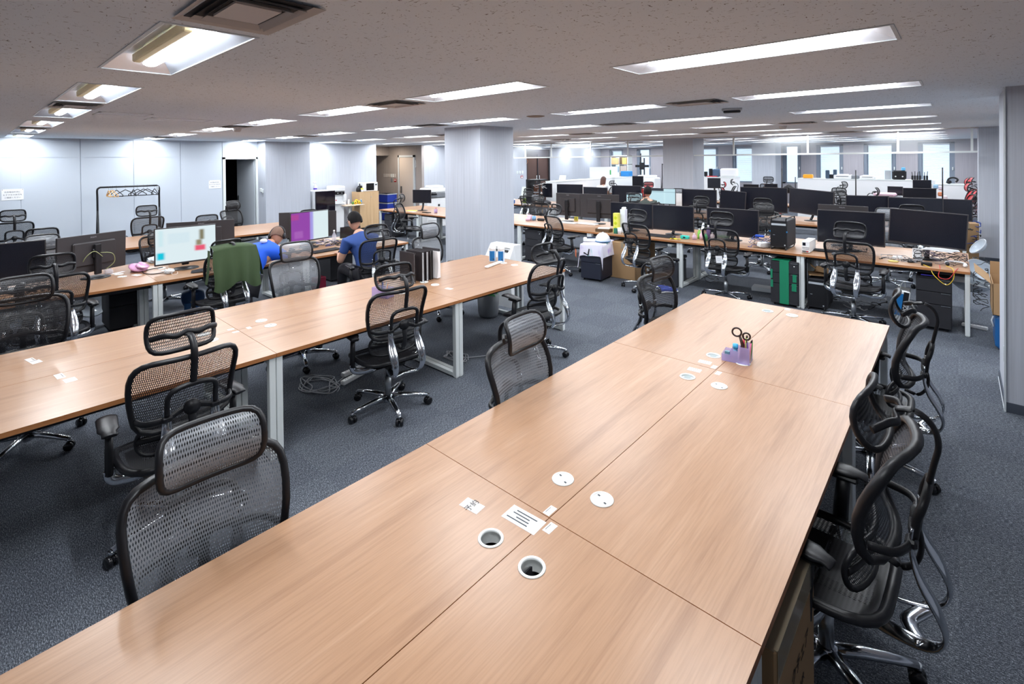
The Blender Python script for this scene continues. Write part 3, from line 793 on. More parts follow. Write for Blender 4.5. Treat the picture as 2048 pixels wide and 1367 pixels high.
R_, L_, F_, B_ = PI/2, -PI/2, 0, PI     # facing -x, +x, +y, -y
A1 = 'office chairs along the bare front blocks'; A2 = 'office chairs in the third block and by the panelled wall'; A3 = 'office chairs along the long cross row'; A4 = 'office chairs far back'
CHS = [
 # x, y, rz, label, group, net, head, tilt, seatz, baserot
 (-3.20, .76, R_+.02, 'black net office chair seen from behind at the near left, before the folder block', A1, 'b', .02, -.15, -.01, .3),
 (-3.41, 2.26, R_-.12, 'black net office chair standing free with its whole chrome base in view', A1, 'b', .01, -.3, -.01, .12),
 (-3.20, 3.86, R_-.05, 'black net office chair at the far right end of the folder block', A1, 'b', -.01, -.35, -.02, .9),
 (-1.72, .54, L_-.05, 'grey net office chair in the left foreground, largest and nearest of all', A1, 'g', -.02, .1, -.06, .4),
 (-1.66, 2.09, L_+.02, 'grey net office chair pushed in at the middle of the front block', A1, 'g', -.03, .2, -.06, .5),
 (-1.74, 3.95, L_-.12, 'dark net office chair turned aside at the far left corner of the front block', A1, 'b', -.02, .1, -.04, .5),
 (-.38, 2.2, R_-.04, 'black net office chair on the right, nearest the cardboard box', A1, 'b', -.01, -.25, -.01, .95),
 (-.42, 3.86, R_+.02, 'black net office chair farther up the right side of the front block', A1, 'b', -.02, -.25, -.02, .1),
 (-4.85, .27, L_, 'black net office chair facing the camera at the left edge, behind the folder block', A1, 'b', -.02, .15, .0, .35),
 (-4.85, 2.23, L_-.08, 'light grey net office chair between the folder block and the man in blue', A1, 'g', -.01, .15, -.02, .7),
 (-5.00, 4.08, L_+.1, 'pale grey net office chair beside the near pillar', A1, 'g', -.01, .15, -.03, .2),
 (-6.25, .52, R_+.02, 'black net office chair seen from behind in front of the screen at the left edge', A2, 'b', .0, -.1, -.02, .6),
 (-6.15, 1.92, R_+.1, 'black office chair hidden under the dark green jacket', A2, 'b', -.06, 0, .0, .2),
 (-5.62, 3.52, R_-.15, 'black net office chair of the man typing in the dark blue shirt', A2, 'b', .01, -.5, 0, .5),
 (-8.25, 1.85, L_, 'black office chair under the far side of the desk with the bright screen', A2, 'b', -.12, 0, -.05, .5),
 (-8.15, .62, L_, 'grey net office chair behind the black monitor backs at the left edge', A2, 'g', -.03, .1, -.04, .3),
 (-8.95, .66, R_, 'black net office chair with only its headrest over the monitors at the left', A2, 'b', .0, -.1, -.03, .3),
 (-11.9, .52, R_+.05, 'pale see-through net office chair before the wall sign at the left edge', A2, 'b', .02, -.1, .02, .3),
 (-11.0, 2.18, R_+.05, 'black net office chair in front of the clothes rack', A2, 'b', .02, -.1, .02, .3),
 (-9.1, 2.6, R_, 'black net office chair between the clothes rack and the bright screen', A2, 'b', .0, -.1, -.04, .3),
 (-10.9, 3.72, L_+.4, 'dark net office chair in front of the dark doorway', A2, 'b', .0, .1, .0, .3),
 (-8.95, 4.2, R_, 'black office chair with its headrest above the purple screen', A2, 'b', -.03, -.3, -.04, .3),
 (-9.3, 6.75, F_-.9, 'black net office chair in side view at the left end of the long cross row', A3, 'b', .03, 0, .0, .5),
 (-7.6, 6.85, F_+.3, 'black office chair half hidden by the near pillar', A3, 'b', 0, 0, 0, .3),
 (-5.15, 7.0, F_-.35, 'black net office chair right of the near pillar', A3, 'b', .03, -.4, .0, .5),
 (-3.56, 6.92, F_-.22, 'black net office chair between the draped cabinet and the waste bin', A3, 'b', .04, -.4, .0, .55),
 (-2.42, 7.42-.28, F_-.08, 'black net office chair with a paper note stuck on its back', A3, 'b', .05, -.2, .0, .08),
 (-.92, 7.02, F_-.12, 'black net office chair before the two wide monitors at the right', A3, 'b', .04, -.3, .0, .1),
 (-7.35, 8.95, B_+.2, 'low dark padded office chair behind the near end of the long cross row', A3, 'b', -.03, .2, -.06, .3),
 (-2.55, 9.35, B_, 'dark office chair facing the camera beyond the computer tower', A3, 'b', -.05, .1, .0, .3),
 (-.80, 9.4, B_, 'grey net office chair facing the camera between the two wide monitors', A3, 'g', -.02, .1, .0, .3),
 (-4.6, 9.35, B_, 'black office chair beyond the middle of the long cross row', A3, 'b', -.1, .1, -.04, .3),
 (-8.6, 10.3, F_, 'black net office chair before the wide screen in the second cross row', A4, 'b', .02, -.2, 0, .3),
 (-5.42, 10.25, F_, 'black net office chair of the dark haired person in the second cross row', A4, 'b', .02, -.3, 0, .3),
 (-3.88, 10.2, F_-.1, 'black net office chair in front of the twin dark screens of the second cross row', A4, 'b', .02, -.4, 0, .3),
 (-2.75, 10.25, F_, 'black net office chair in front of the tall tilted screen of the second cross row', A4, 'b', .02, -.2, 0, .3),
 (-.55, 10.3, F_, 'black net office chair before the right-hand screens of the second cross row', A4, 'b', .01, -.2, 0, .3),
 (-10.5, 12.4, B_, 'dark net office chair against the far lobby doors', A4, 'b', .03, 0, .04, .3),
 (-5.35, 12.25, B_+.2, 'grey net office chair beside the orange board', A4, 'g', .0, 0, .0, .3),
 (.02, 14.9, R_+.15, 'red office chair at the right end, front one of the red group', A4, 'r', .06, .2, .1, .3),
 (.02, 15.9, R_+.1, 'red office chair with the highest back at the right end', A4, 'r', .1, .2, .14, .3),
 (.42, 14.3, R_+.1, 'red office chair cut off by the right wall pier', A4, 'r', .03, .2, .0, .3),
 (.1, 17.0, R_+.3, 'red office chair whose headrest rises behind the others at the right end', A4, 'r', .1, .2, .12, .3),
 (-5.5, 16.6, L_+.2, 'red office chair at the left of the far red group', A4, 'r', .0, 0, .0, .3),
 (-3.85, 15.0, L_, 'red office chair seen with its round headrest in the middle distance', A4, 'r', .05, 0, .0, .3),
 (-4.35, 16.4, R_, 'red office chair with only its headrest over a dark screen', A4, 'r', .0, 0, .0, .3),
 (-7.6, 15.2, F_+.3, 'red office chair left of the middle pillar', A4, 'r', .02, 0, .0, .3),
 (-6.9, 16.6, F_, 'black padded office chair beside the folded stand left of the middle pillar', A4, 'b', .0, 0, .0, .3),
 (-2.1, 15.6, L_-.2, 'black net office chair with its hooked headrest before the white counter', A4, 'b', .06, 0, .06, .3),
 (-2.0, 13.6, F_-.3, 'black net office chair leaning before the white counter', A4, 'b', .04, -.3, .04, .3),
 (-1.2, 13.7, L_, 'black net office chair in profile before the white counter', A4, 'b', .05, 0, .03, .3),
 (-4.75, 18.3, F_, 'large dark office chair before the bright far window', A4, 'b', .05, 0, .08, .3),
 (-9.2, 15.3, R_, 'black office chair beside the woman with brown hair', A4, 'b', .02, 0, .0, .3),
 (-5.7, 17.0, R_+.4, 'black office chair right behind the middle pillar', A4, 'b', .05, 0, .02, .3),
]
CHO = []
for (x, y, rz, lb, gp, net, hd, tl, sz, br) in CHS: CHO.append(chair(x, y, rz, lb, gp, net, hd, tl, sz, br))
# ================================================================ MONITORS
M_LOGO = mat('grey_print', srgb(150, 150, 155), .5)
def screen_image(kind):
    """what the lit screens show, as flat patches of light"""
    n = {'page': 'lit_page_screen', 'purple': 'lit_purple_screen', 'blue': 'lit_blue_screen'}[kind]
    if n in MATS: return MATS[n]
    m = mat(n, (0, 0, 0), .3); ns, ls, b = nodes(m)
    t = ns.new('ShaderNodeTexCoord'); sx = ns.new('ShaderNodeSeparateXYZ'); ls.new(t.outputs['UV'], sx.inputs[0])
    def mth(op, a, bb):
        q = N(ns, 'ShaderNodeMath', operation=op)
        for i, v in enumerate((a, bb)):
            if isinstance(v, (int, float)): q.inputs[i].default_value = v
            else: ls.new(v, q.inputs[i])
        return q.outputs[0]
    def sst(v, a, e=.03):
        q = ns.new('ShaderNodeMapRange'); q.interpolation_type = 'SMOOTHSTEP'; q.inputs['From Min'].default_value = a-e; q.inputs['From Max'].default_value = a+e
        ls.new(v, q.inputs['Value']); return q.outputs[0]
    def patch(u0, u1, v0, v1, e=.035):
        f = mth('MULTIPLY', sst(sx.outputs[0], u0, e), mth('SUBTRACT', 1, sst(sx.outputs[0], u1, e)))
        g = mth('MULTIPLY', sst(sx.outputs[1], v0, e), mth('SUBTRACT', 1, sst(sx.outputs[1], v1, e)))
        return mth('MULTIPLY', f, g)
    base, ps = {'page': ((.72, .84, .88), [(.02, .14, .12, .32, (0, .55, .72)), (.64, .82, .28, .44, (.8, .1, .18)), (.66, .76, .44, .6, (.3, .25, .15)), (.72, .80, .6, .9, (.22, .2, .12)), (.05, .12, .5, .95, (.6, .8, .85)), (.2, .55, .55, .85, (.66, .8, .86))]),
                'purple': ((.70, .82, .85), [(-.2, .52, -.2, 1.2, (.28, .05, .38)), (.50, .58, -.2, 1.2, (.35, .30, .75)), (.08, .3, .1, .35, (.36, .1, .45)), (-.1, .2, .75, .95, (.4, .05, .3))]),
                'blue': ((.55, .78, .86), [(-.1, .58, .84, 1.2, (.03, .04, .06)), (.58, .62, -.1, 1.1, (.62, .86, .92)), (-.1, 1.1, .76, .79, (.25, .42, .5))])}[kind]
    cur = None
    for (u0, u1, v0, v1, c) in ps:
        mx = N(ns, 'ShaderNodeMix', data_type='RGBA')
        if cur is None: mx.inputs['A'].default_value = (*base, 1)
        else: ls.new(cur, mx.inputs['A'])
        mx.inputs['B'].default_value = (*c, 1); ls.new(patch(u0, u1, v0, v1), mx.inputs['Factor']); cur = mx.outputs['Result']
    ls.new(cur, b.inputs['Emission Color']); b.inputs['Emission Strength'].default_value = 1.0
    return m
def monitor(cx, cy, rz, w, zt, label, group, h=None, lit=None, roll=0, logo=True, arm='post', tilt=0):
    """local frame: screen faces -y, stand on the table"""
    h = h or w*.575
    o = thing('monitor', label, 'monitor', (cx, cy, DH), math.radians(rz), group)
    zb = zt-DH-h; zc = zb+h/2
    sh = MB().box((0, 0, zc), (w, .022, h), ry=roll, ch=.003).box((0, .022, zc), (w*.62, .03, h*.62), ry=roll, ch=.012)
    s_ = sh.build('housing', M_DKBR, o)
    g = MB(); R = Euler((0, roll, 0)).to_matrix()
    def fn(u, v):
        p = R @ Vector(((u-.5)*(w-.022), 0, (v-.5)*(h-.03)+.004)); return (p.x, -.0125, p.z+zc)
    g.grid(fn, 2, 2, uvs=(1, 1)); g.build('screen', screen_image(lit) if lit else M_SCREEN, s_)
    if logo:
        text_mesh('PHILIPS', .022, 'brand_print', M_LOGO, s_, (0, .0115, zc+h*.42), (PI/2, 0, PI))
        text_mesh('PHILIPS', .010, 'brand_print', M_LOGO, s_, (w*.36, -.0115, zb+.007), (PI/2, 0, 0))
    nk = MB()
    if arm == 'post': nk.box((0, .06, (zc+.10)/2+.02), (.075, .03, zc+.06), ch=.006).box((0, .045, zc), (.10, .04, .10), ch=.008)
    else: nk.tube(smooth_path([(0, .03, zc), (0, .08, zc-.06), (0, .07, .12), (0, .0, .02)], 4), .02, 10, flat=(1.3, .8), up=(0, 1, 0))
    nk.build('stand', M_BLK, o)
    MB().lathe([(0, 0), (.135, 0), (.135, .006), (.05, .016), (0, .016)], n=24).build('foot', M_BLK, o, (0, .03, 0))
    return o
G1 = 'monitors on the long cross row'; G2 = 'monitors on the block where two people sit'; G3 = 'monitors on the second cross row'; G4 = 'monitors far back'
MONS = [
 (-4.30, 7.90, 2, .81, 1.20, 'black switched-off monitor, leftmost facing the camera on the long cross row', G1, .44, None, 0),
 (-3.53, 7.90, 3, .70, 1.195, 'black switched-off monitor right beside the leftmost one, behind the waste bin chair', G1, .42, None, 0),
 (-2.575, 7.88, -1, .77, 1.20, 'black switched-off monitor directly behind the chair with the paper note', G1, .42, None, 0),
 (-1.08, 7.98, 0, .76, 1.25, 'wide black switched-off monitor, left of the pair at the right end', G1, .45, None, 0),
 (-.285, 7.90, -2, .74, 1.305, 'wide black switched-off monitor tilted at the very right end of the row', G1, .43, None, .05),
 (-5.95, 8.30, 180, .60, 1.285, 'monitor seen from its black back with a tall stand, left one of two', G1, .46, None, 0),
 (-5.24, 8.36, 190, .80, 1.29, 'monitor seen from its black back, wider one beside the yellow papers', G1, .47, None, 0),
 (-1.23, 8.42, 172, .62, 1.285, 'monitor back peeking over the wide screen at the right', G1, .40, None, 0),
 (-7.13, .25, 92, .62, 1.20, 'black switched-off monitor cut by the left picture edge', G2, .44, None, 0),
 (-7.22, .95, -55, .80, 1.20, 'monitor seen from its black back with cables on its stand at the left', G2, .42, None, -.03),
 (-6.93, 1.78, 87, .64, 1.225, 'switched-on monitor with a bright page, a cyan patch and a red patch', G2, .44, 'page', 0),
 (-7.6, 2.13, -109, .78, 1.20, 'black monitor back behind the bright page screen', G2, .42, None, 0),
 (-7.15, 3.42, 99, .64, 1.255, 'switched-on monitor showing a purple and pale page', G2, .44, 'purple', 0),
 (-7.62, 3.62, -118, .84, 1.20, 'black monitor back behind the purple screen', G2, .40, None, 0),
 (-10.15, 7.80, 30, .50, 1.245, 'black switched-off monitor left of the near pillar on the cross row', G1, .34, None, 0),
 (-9.3, 11.62, 12, .70, 1.27, 'black monitor behind the open computer frame', G3, .42, None, 0),
 (-8.15, 11.45, 14, .78, 1.275, 'wide black monitor, second from the left in the second cross row', G3, .42, None, 0),
 (-7.0, 10.97, 1, .72, 1.25, 'dark monitor in front of the brown haired woman, second cross row', G3, .40, None, 0),
 (-6.25, 11.25, 8, .78, 1.30, 'black monitor left of the dark haired person', G3, .50, None, 0),
 (-5.2, 11.05, 4, .66, 1.275, 'switched-on monitor with a pale blue page beside the dark haired person', G3, .38, 'blue', 0),
 (-5.85, 10.92, 4, .42, 1.15, 'small switched-on screen left of the dark haired person', G3, .30, 'blue', 0),
 (-4.42, 11.30, -3, .82, 1.26, 'black monitor right of the orange board', G3, .44, None, 0),
 (-3.66, 11.25, -4, .56, 1.255, 'narrow slanted black monitor in the middle of the second cross row', G3, .44, None, .06),
 (-3.12, 11.55, 6, .92, 1.335, 'largest black monitor of the second cross row, the highest one', G3, .54, None, 0),
 (-2.17, 11.25, -24, .92, 1.33, 'large dark monitor turned aside right of the highest one', G3, .50, None, .04),
 (-1.25, 11.20, 12, .66, 1.255, 'dark bluish monitor left of the black pair at the right', G3, .42, None, 0),
 (-.56, 11.20, 8, .76, 1.245, 'black monitor of the pair before the red chairs', G3, .40, None, 0),
 (-.12, 11.62, 4, .62, 1.215, 'monitor back half hidden behind the black pair before the red chairs', G3, .38, None, 0),
 (-.66, 14.75, 3, .60, 1.235, 'wide low black monitor beyond the smoke barrier at the right', G4, .36, None, 0),
 (-.62, 14.95, 3, .34, 1.42, 'upright dark monitor standing higher before the white counter', G4, .50, None, 0),
 (-1.12, 15.0, -8, .30, 1.25, 'brown backed thin screen before the white counter', G4, .22, None, 0),
 (-5.34, 14.8, 10, .36, 1.385, 'dark monitor right of the middle pillar beside the black chair', G4, .30, None, 0),
 (-4.3, 14.75, 2, .40, 1.23, 'low black monitor between the red chairs', G4, .30, None, 0),
 (-3.8, 14.8, 2, .32, 1.255, 'dark grey monitor right of the round red headrest', G4, .26, None, 0),
 (-7.8, 14.8, 5, .38, 1.41, 'dark monitor left of the black stand in the middle distance', G4, .36, None, 0),
]
for (cx, cy, rz, w_, zt, lb, gp, h_, lit, roll) in MONS:
    monitor(cx, cy, rz, w_, zt, lb, gp, h_, lit, roll, logo=(gp in (G1, G2)), arm='post' if abs(rz) > 50 and abs(rz) != 92 else 'curve')

# ================================================================ THINGS ON THE FRONT BLOCK
def note(x, y, rz, w_, d_, label, col='w', lines=0, z=DH, name='paper_note', cat='paper note', group=None):
    o = single(name, MB().box((0, 0, .0004), (w_, d_, .0008)), {'w': M_PAPER, 'c': M_CLEARL, 'y': M_YEL}[col], label, cat, group, (x, y, z), (0, 0, rz))
    if lines:
        m = MB()
        for k in range(lines): m.box((-.1*w_*(k % 2), d_*(.28-.56*k/max(lines-1, 1)), .001), (w_*(.62-.12*(k % 3)), d_*.07, .0003))
        m.build('print', M_GRLG, o)
    return o
M_CLEARL = mat('translucent_label', srgb(226, 216, 210), .4); M_YEL = mat('yellow_paper', srgb(228, 222, 90), .7)
note(-1.334, 1.238, .1, .085, .05, 'clear sticker with dark characters left of the open cable hole', 'c', 0)
text_mesh('予約', .032, 'print', M_GRLG, [o for o in C.objects if o.name.startswith('paper_note')][-1], (0, 0, .0012), (0, 0, PI/2))
note(-1.146, 1.311, .05, .145, .075, 'largest white printed slip beside the seam crossing of the front block', 'w', 4)
note(-1.102, 1.407, 1.57, .05, .028, 'tiny white square sticker just beyond the near seam crossing', 'w', 1)
note(-1.050, 1.340, 1.57, .05, .03, 'tiny white square sticker on the near side of the seam crossing', 'w', 1)
note(-1.174, 3.078, .1, .075, .05, 'pale printed sticker beyond the far seam, left of the pen stand', 'c', 2)
note(-1.179, 2.925, .1, .075, .05, 'pale printed sticker on the near side of the far seam', 'c', 2)
note(-1.105, 3.042, 1.57, .05, .028, 'tiny white sticker at the far seam crossing, upper one', 'w', 1)
note(-1.055, 2.972, 1.57, .05, .028, 'tiny white sticker at the far seam crossing, lower one', 'w', 1)
note(-1.062, 4.60, 1.57, .05, .04, 'tiny white sticker at the far end of the front block', 'w', 0)
# pen stand of clear lilac plastic
M_LILAC = mat('lilac_acrylic', srgb(196, 180, 232), .12, alpha=.42)
o = thing('pen_stand', 'clear lilac stepped pen stand full of pens on the front block', 'pen holder', (-1.04, 3.245, DH), .12)
m = MB(); 
for (x0, x1, y0, y1, h) in ((-.075, -.025, -.06, .06, .045), (-.025, .03, -.06, .06, .075), (.03, .085, -.06, .06, .105)):
    m.b(x0, x1, y0, y1, 0, .003).b(x0, x0+.002, y0, y1, 0, h).b(x1-.002, x1, y0, y1, 0, h).b(x0, x1, y0, y0+.002, 0, h).b(x0, x1, y1-.002, y1, 0, h)
m.build('holder', M_LILAC, o)
o = thing('scissors', 'dark handled scissors standing in the lilac pen stand', 'scissors', (-1.0, 3.225, DH+.02), .3)
MB().tube([(c[0], c[1], c[2]) for c in arc((-.028, 0, .165), .026, 0, 2*PI*15/16, 15)], .0055, 8, closed=True).tube([(c[0], c[1], c[2]) for c in arc((.026, .0, .145), .021, 0, 2*PI*15/16, 15)], .0055, 8, closed=True).build('handle', mat('brown_black_plastic', srgb(44, 26, 24), .35), o)
MB().tube([(-.012, 0, .145), (.004, 0, .09), (.0, 0, -.015)], [.007, .011, .006], 8, flat=(1, .35), up=(0, 1, 0)).build('blade', mat('dark_sheath', srgb(62, 36, 30), .4), o)
pc = [('green', (70, 170, 70)), ('white', (235, 235, 240)), ('red', (210, 40, 60)), ('dark purple', (90, 50, 120)), ('white capped', (225, 225, 230)), ('yellow green', (190, 200, 60)), ('pink', (230, 120, 160))]
for i, (nm, c) in enumerate(pc):
    a = .35*i; x, y = -.985+.022*math.cos(i*2.1), 3.265+.03*math.sin(i*1.7)
    o = thing('pen', nm+' pen standing in the lilac pen stand', 'pen', (x, y, DH+.006), 0, 'pens in the lilac stand')
    lean = Vector((.012*math.cos(a*3), .012*math.sin(a*3), .135+.008*(i % 3)))
    MB().tube([(0, 0, 0), lean*.88], .0055, 8).build('barrel', mat('pen_'+nm.replace(' ', '_'), srgb(*c), .35), o)
    MB().tube([lean*.88, lean], [.004, .0025], 8).build('tip', M_BLK, o)
o = thing('correction_bottle', 'small bottle with light blue cap in the lilac pen stand', 'bottle', (-1.035, 3.215, DH+.004))
MB().lathe([(0, 0), (.013, 0), (.013, .07), (.008, .08), (0, .08)], n=14).build('body', mat('pale_blue_label', srgb(120, 170, 200), .4), o)
MB().lathe([(.0, .078), (.016, .078), (.016, .105), (0, .108)], n=14).build('cap', mat('sky_cap', srgb(70, 175, 220), .35), o)
single('eraser_box', MB().box((0, 0, .022), (.03, .025, .04), ch=.002), mat('teal_grey', srgb(90, 130, 140), .5), 'small blue grey box in the low tray of the pen stand', 'box', loc=(-1.09, 3.235, DH+.004))

# second block (folders, canisters)
note(-4.43, .29, .2, .07, .05, 'white paper slip on the second block near the left picture edge, farther one', 'w', 0)
note(-4.50, .27, .2, .09, .04, 'clear tape label beside the farther white slip at the left', 'c', 1)
note(-3.90, .40, .1, .07, .055, 'white paper slip on the second block near the left edge, nearer one', 'w', 0)
note(-4.02, .365, .1, .10, .04, 'clear tape label beside the nearer white slip at the left', 'c', 1)
note(-4.13, 1.345, 0, .03, .045, 'tiny white sticker beside the headrest at the seam crossing, left one', 'w', 0)
note(-4.04, 1.35, 0, .03, .045, 'tiny white sticker beside the headrest at the seam crossing, right one', 'w', 0)
note(-4.06, 1.45, 0, .05, .03, 'small white label beyond the seam crossing of the second block', 'w', 1)
note(-3.758, 3.208, .1, .08, .05, 'pale sticker on the second block right of the file folders', 'c', 2)
for i, (dy, th, tilt, col, lab) in enumerate([(0, .018, -.12, 'b', 'black file folder at the front of the row, its broad side to the camera'), (.075, .03, -.03, 'b', 'black file folder second in the standing row'), (.13, .03, .0, 'b', 'black file folder in the middle of the standing row'),
                                   (.185, .034, .0, 'b', 'thick black file folder fourth in the standing row'), (.30, .012, .0, 'b', 'black file folder at the far end of the standing row')]):
    o = thing('file_folder', lab, 'file folder', (-4.28, 3.12+dy+(.0 if i else -.02), DH), tilt+.12, 'file folders standing on the second block')
    m = MB().b(-.15, .10, 0, .0025, 0, .315).b(-.15, .10, th, th+.0025, 0, .315).b(-.152, -.15, 0, th+.0025, 0, .315)
    m.build('cover', mat('folder_black', srgb(44, 38, 40), .5), o)
    MB().b(-.145, .095-(.02 if i == 3 else 0), .003, max(th-.002, .006), .004, .30).build('pages', M_PAPER, o)
    MB().box((.10, th/2, .16), (.003, th*.3, .29)).build('spine_clip', M_LGREY if i in (1, 2) else M_BLK, o)
o = thing('paper_stack', 'white loose sheets bulging between the standing folders', 'paper', (-4.25, 3.37, DH), .1)
MB().grid(lambda u, v: (-.13+.23*u, .03*math.sin(v*3)*(.6)-.0, .01+.29*v), 3, 8).grid(lambda u, v: (-.13+.23*u, .05+.0*v, .01+.28*v), 3, 3).grid(lambda u, v: (.10, .03*math.sin(v*3)*.6+u*(.05-.018*math.sin(v*3)), .01+.285*v), 2, 8).build('sheets', M_PAPER, o)
# pen box and pens behind the free chair's headrest
o = thing('pen_box', 'clear pen box behind the headrest of the free-standing chair', 'pen holder', (-4.02, 2.62, DH), .3)
MB().b(-.09, .09, -.05, .05, 0, .003).b(-.09, .09, -.05, -.048, 0, .09).b(-.09, .09, .048, .05, 0, .09).b(-.09, -.088, -.05, .05, 0, .09).b(.088, .09, -.05, .05, 0, .09).b(-.001, .001, -.05, .05, 0, .08).build('holder', M_LILAC, o)
for i, (nm, c) in enumerate([('dark red', (130, 40, 40)), ('black', (40, 40, 44)), ('blue', (60, 80, 160)), ('silver', (180, 180, 186)), ('orange', (220, 130, 60))]):
    single('pen', MB().tube([(0, 0, .005), (.01*(i-2), .012, .14)], .005, 8), mat('marker_'+nm.replace(' ', '_'), srgb(*c), .4), nm+' pen in the pen box behind the free-standing chair', 'pen', 'pens in the clear box', (-4.08+.03*i, 2.61+.015*(i % 2), DH))
# canisters
def canister(x, y, label, c):
    o = thing('wipe_canister', label, 'canister', (x, y, DH), 1.0, 'wet wipe canisters')
    MB().lathe([(0, 0), (.042, 0), (.044, .01), (.044, .145), (.042, .15), (0, .15)], n=24).build('body', M_WPLAS, o)
    MB().lathe([(0, .15), (.043, .15), (.045, .158), (.045, .185), (.03, .198), (0, .2)], n=24).build('lid', M_WPLAS, o)
    m = MB(); n = 24
    for a0, a1, mi in ((-2.8, -1.2, 0), (-1.2, .9, 1)):
        m.cur = mi; m.grid(lambda u, v: (.0447*math.cos(a0+(a1-a0)*u), .0447*math.sin(a0+(a1-a0)*u), .015+.125*v), 8, 1)
    m.build('label_print', [mat('print_'+c, srgb(20, 110, 175), .4), mat('print_pale', srgb(206, 220, 236), .4)], o)
    m = MB(); m.box((.0, -.0452, .04), (.014, .001, .016)).build('print', M_GRLG, o)
canister(-4.335, 4.42, 'wipe canister with a blue label, left of the pair by the near pillar', 'blue'); canister(-4.235, 4.47, 'wipe canister with a pale label, right of the pair by the near pillar', 'blue')
o = single('white_bar', MB().box((0, 0, .012), (.05, .42, .024), ch=.008), M_WPLAS, 'slim white bar lying before the wipe canisters', 'remote', None, (-4.18, 4.30, DH), (0, 0, .25))
# air purifier standing on the floor behind the block
o = thing('air_purifier', 'white air purifier standing behind the far end of the second block', 'air purifier', (-4.68, 4.98, 0), .05)
m = MB(); w2 = .25
m._add([(-w2, -.12, 0), (w2, -.12, 0), (w2-.03, -.12, .66), (-w2+.03, -.12, .66), (-w2, .12, 0), (w2, .12, 0), (w2-.03, .12, .82), (-w2+.03, .12, .82), (w2-.04, -.02, .82), (-w2+.04, -.02, .82)],
       [(0, 1, 2, 3), (3, 2, 8, 9), (9, 8, 6, 7), (5, 4, 7, 6), (1, 5, 6, 8, 2), (4, 0, 3, 9, 7), (1, 0, 4, 5)])
m.build('body', M_WPLAS, o)
MB().box((.02, -.075, .745), (.26, .012, .03), rx=-.55).build('air_slot', M_BLK, o); MB().box((0, -.06, .79), (.34, .03, .01), rx=-.55).build('top_lip', M_WPLAS, o)
m = MB()
for a, b_ in ((-.015, .02), (.0, .02), (.0, .0), (.012, .0), (-.005, -.02), (.012, -.018)): m.box((a+.06, -.1215, .64+b_), (.012, .001, .012), ry=.4)
m.build('emblem', M_BLK, o)

# waste bin with green bag under the second block, cables, power strips
o = thing('waste_bin', 'grey waste bin lined with a green bag under the second block', 'waste bin', (-4.45, 4.45, 0))
MB().lathe([(0, .004), (.115, .004), (.13, .05), (.145, .32), (.140, .32), (.125, .05), (.0, .02)], n=24).build('body', M_GREY, o)
random.seed(3)
MB().grid(lambda u, v: ((.12+.03*v+.012*math.sin(u*40+v*9))*math.cos(2*PI*u)*(1.1-.75*max(0, v-.5)), (.12+.03*v+.012*math.sin(u*31))*math.sin(2*PI*u)*(1.1-.75*max(0, v-.5)), .28+.12*v+.015*math.sin(u*25+v*5)), 36, 8).build('bag', mat('green_plastic_bag', srgb(70, 160, 84), .35), o)
M_CABLE = mat('grey_cable', srgb(150, 152, 158), .5); M_CABLEB = mat('black_cable', srgb(26, 26, 30), .5)
def coil(name, x, y, z, r, turns, m, label, seed=1, th=.004, tail=None, group=None):
    rnd = random.Random(seed); pts = []; n = int(turns*7)
    for i in range(n):
        a = 2*PI*i/7+rnd.uniform(-.3, .3); q = r*rnd.uniform(.35, 1.1); pts.append((q*math.cos(a)*1.2, q*math.sin(a)*.75, th+.010*rnd.random()+.0015*(i % 5)))
    if tail: pts += [(p[0], p[1], (p[2] if len(p) > 2 else .01)) for p in tail]
    return single(name, MB().tube(smooth_path(pts, 5), th, 6), m, label, 'cable', group, (x, y, z), (0, 0, rnd.uniform(0, 3)) if not tail else None)
coil('cable_coil', -4.22, 2.08, 0, .20, 5, M_CABLE, 'grey coiled cable on the carpet beside the free-standing chair', 2, .005, [(.1, .1), (-.02, .3)])
coil('cable_coil', -3.75, 3.30, 0, .14, 4, M_CABLE, 'grey looped cable on the carpet under the right side of the second block', 5, .005, [(.2, .2), (.25, .5)])
def strip(x, y, rz, ln, label, n=5, z=0, group=None):
    o = thing('power_strip', label, 'power strip', (x, y, z), rz, group)
    MB().box((0, 0, .018), (ln, .05, .036), ch=.006).build('body', M_WPLAS, o)
    for i in range(n): MB().b(-.016, -.010, -.004, .004, 0, .001).b(.010, .016, -.004, .004, 0, .001).build('socket', M_BLK, o, (-ln/2+ln*(i+.7)/(n+.4), 0, .0362))
strip(-4.25, 2.55, 1.72, .5, 'white power strip on the carpet behind the free-standing chair, longer one', 6); strip(-4.12, 2.42, 1.85, .42, 'white power strip lying against the longer one', 5)

# cardboard box bottom right
def carton(x, y, rz, dx, dy, h, label, z=0, tape=True, text=None, open_=False):
    o = thing('cardboard_box', label, 'cardboard box', (x, y, z), rz)
    if not open_: MB().box((0, 0, h/2), (dx, dy, h), ch=.006).build('body', M_CARD, o)
    else:
        t = .005; MB().b(-dx/2, dx/2, -dy/2, dy/2, 0, t).b(-dx/2, -dx/2+t, -dy/2, dy/2, 0, h).b(dx/2-t, dx/2, -dy/2, dy/2, 0, h).b(-dx/2, dx/2, -dy/2, -dy/2+t, 0, h).b(-dx/2, dx/2, dy/2-t, dy/2, 0, h).build('body', M_CARD, o)
        MB().box((-dx/2-.07, 0, h+.05), (.16, dy, .004), ry=-2.4+PI).build('flap', M_CARD, o); MB().box((0, dy/2, h+.07), (dx, .004, .15), rx=.15).build('flap', M_CARD, o)
    if tape: MB().box((0, 0, h+.0006), (.05, dy+.004, .0012)).box((0, -dy/2-.0012, h-.05), (.05, .0012, .1)).build('tape', M_TAPE, o)
    return o
o = carton(-.665, 1.72, 0, .58, .48, .62, 'large taped cardboard box under the near right desk edge', tape=False)
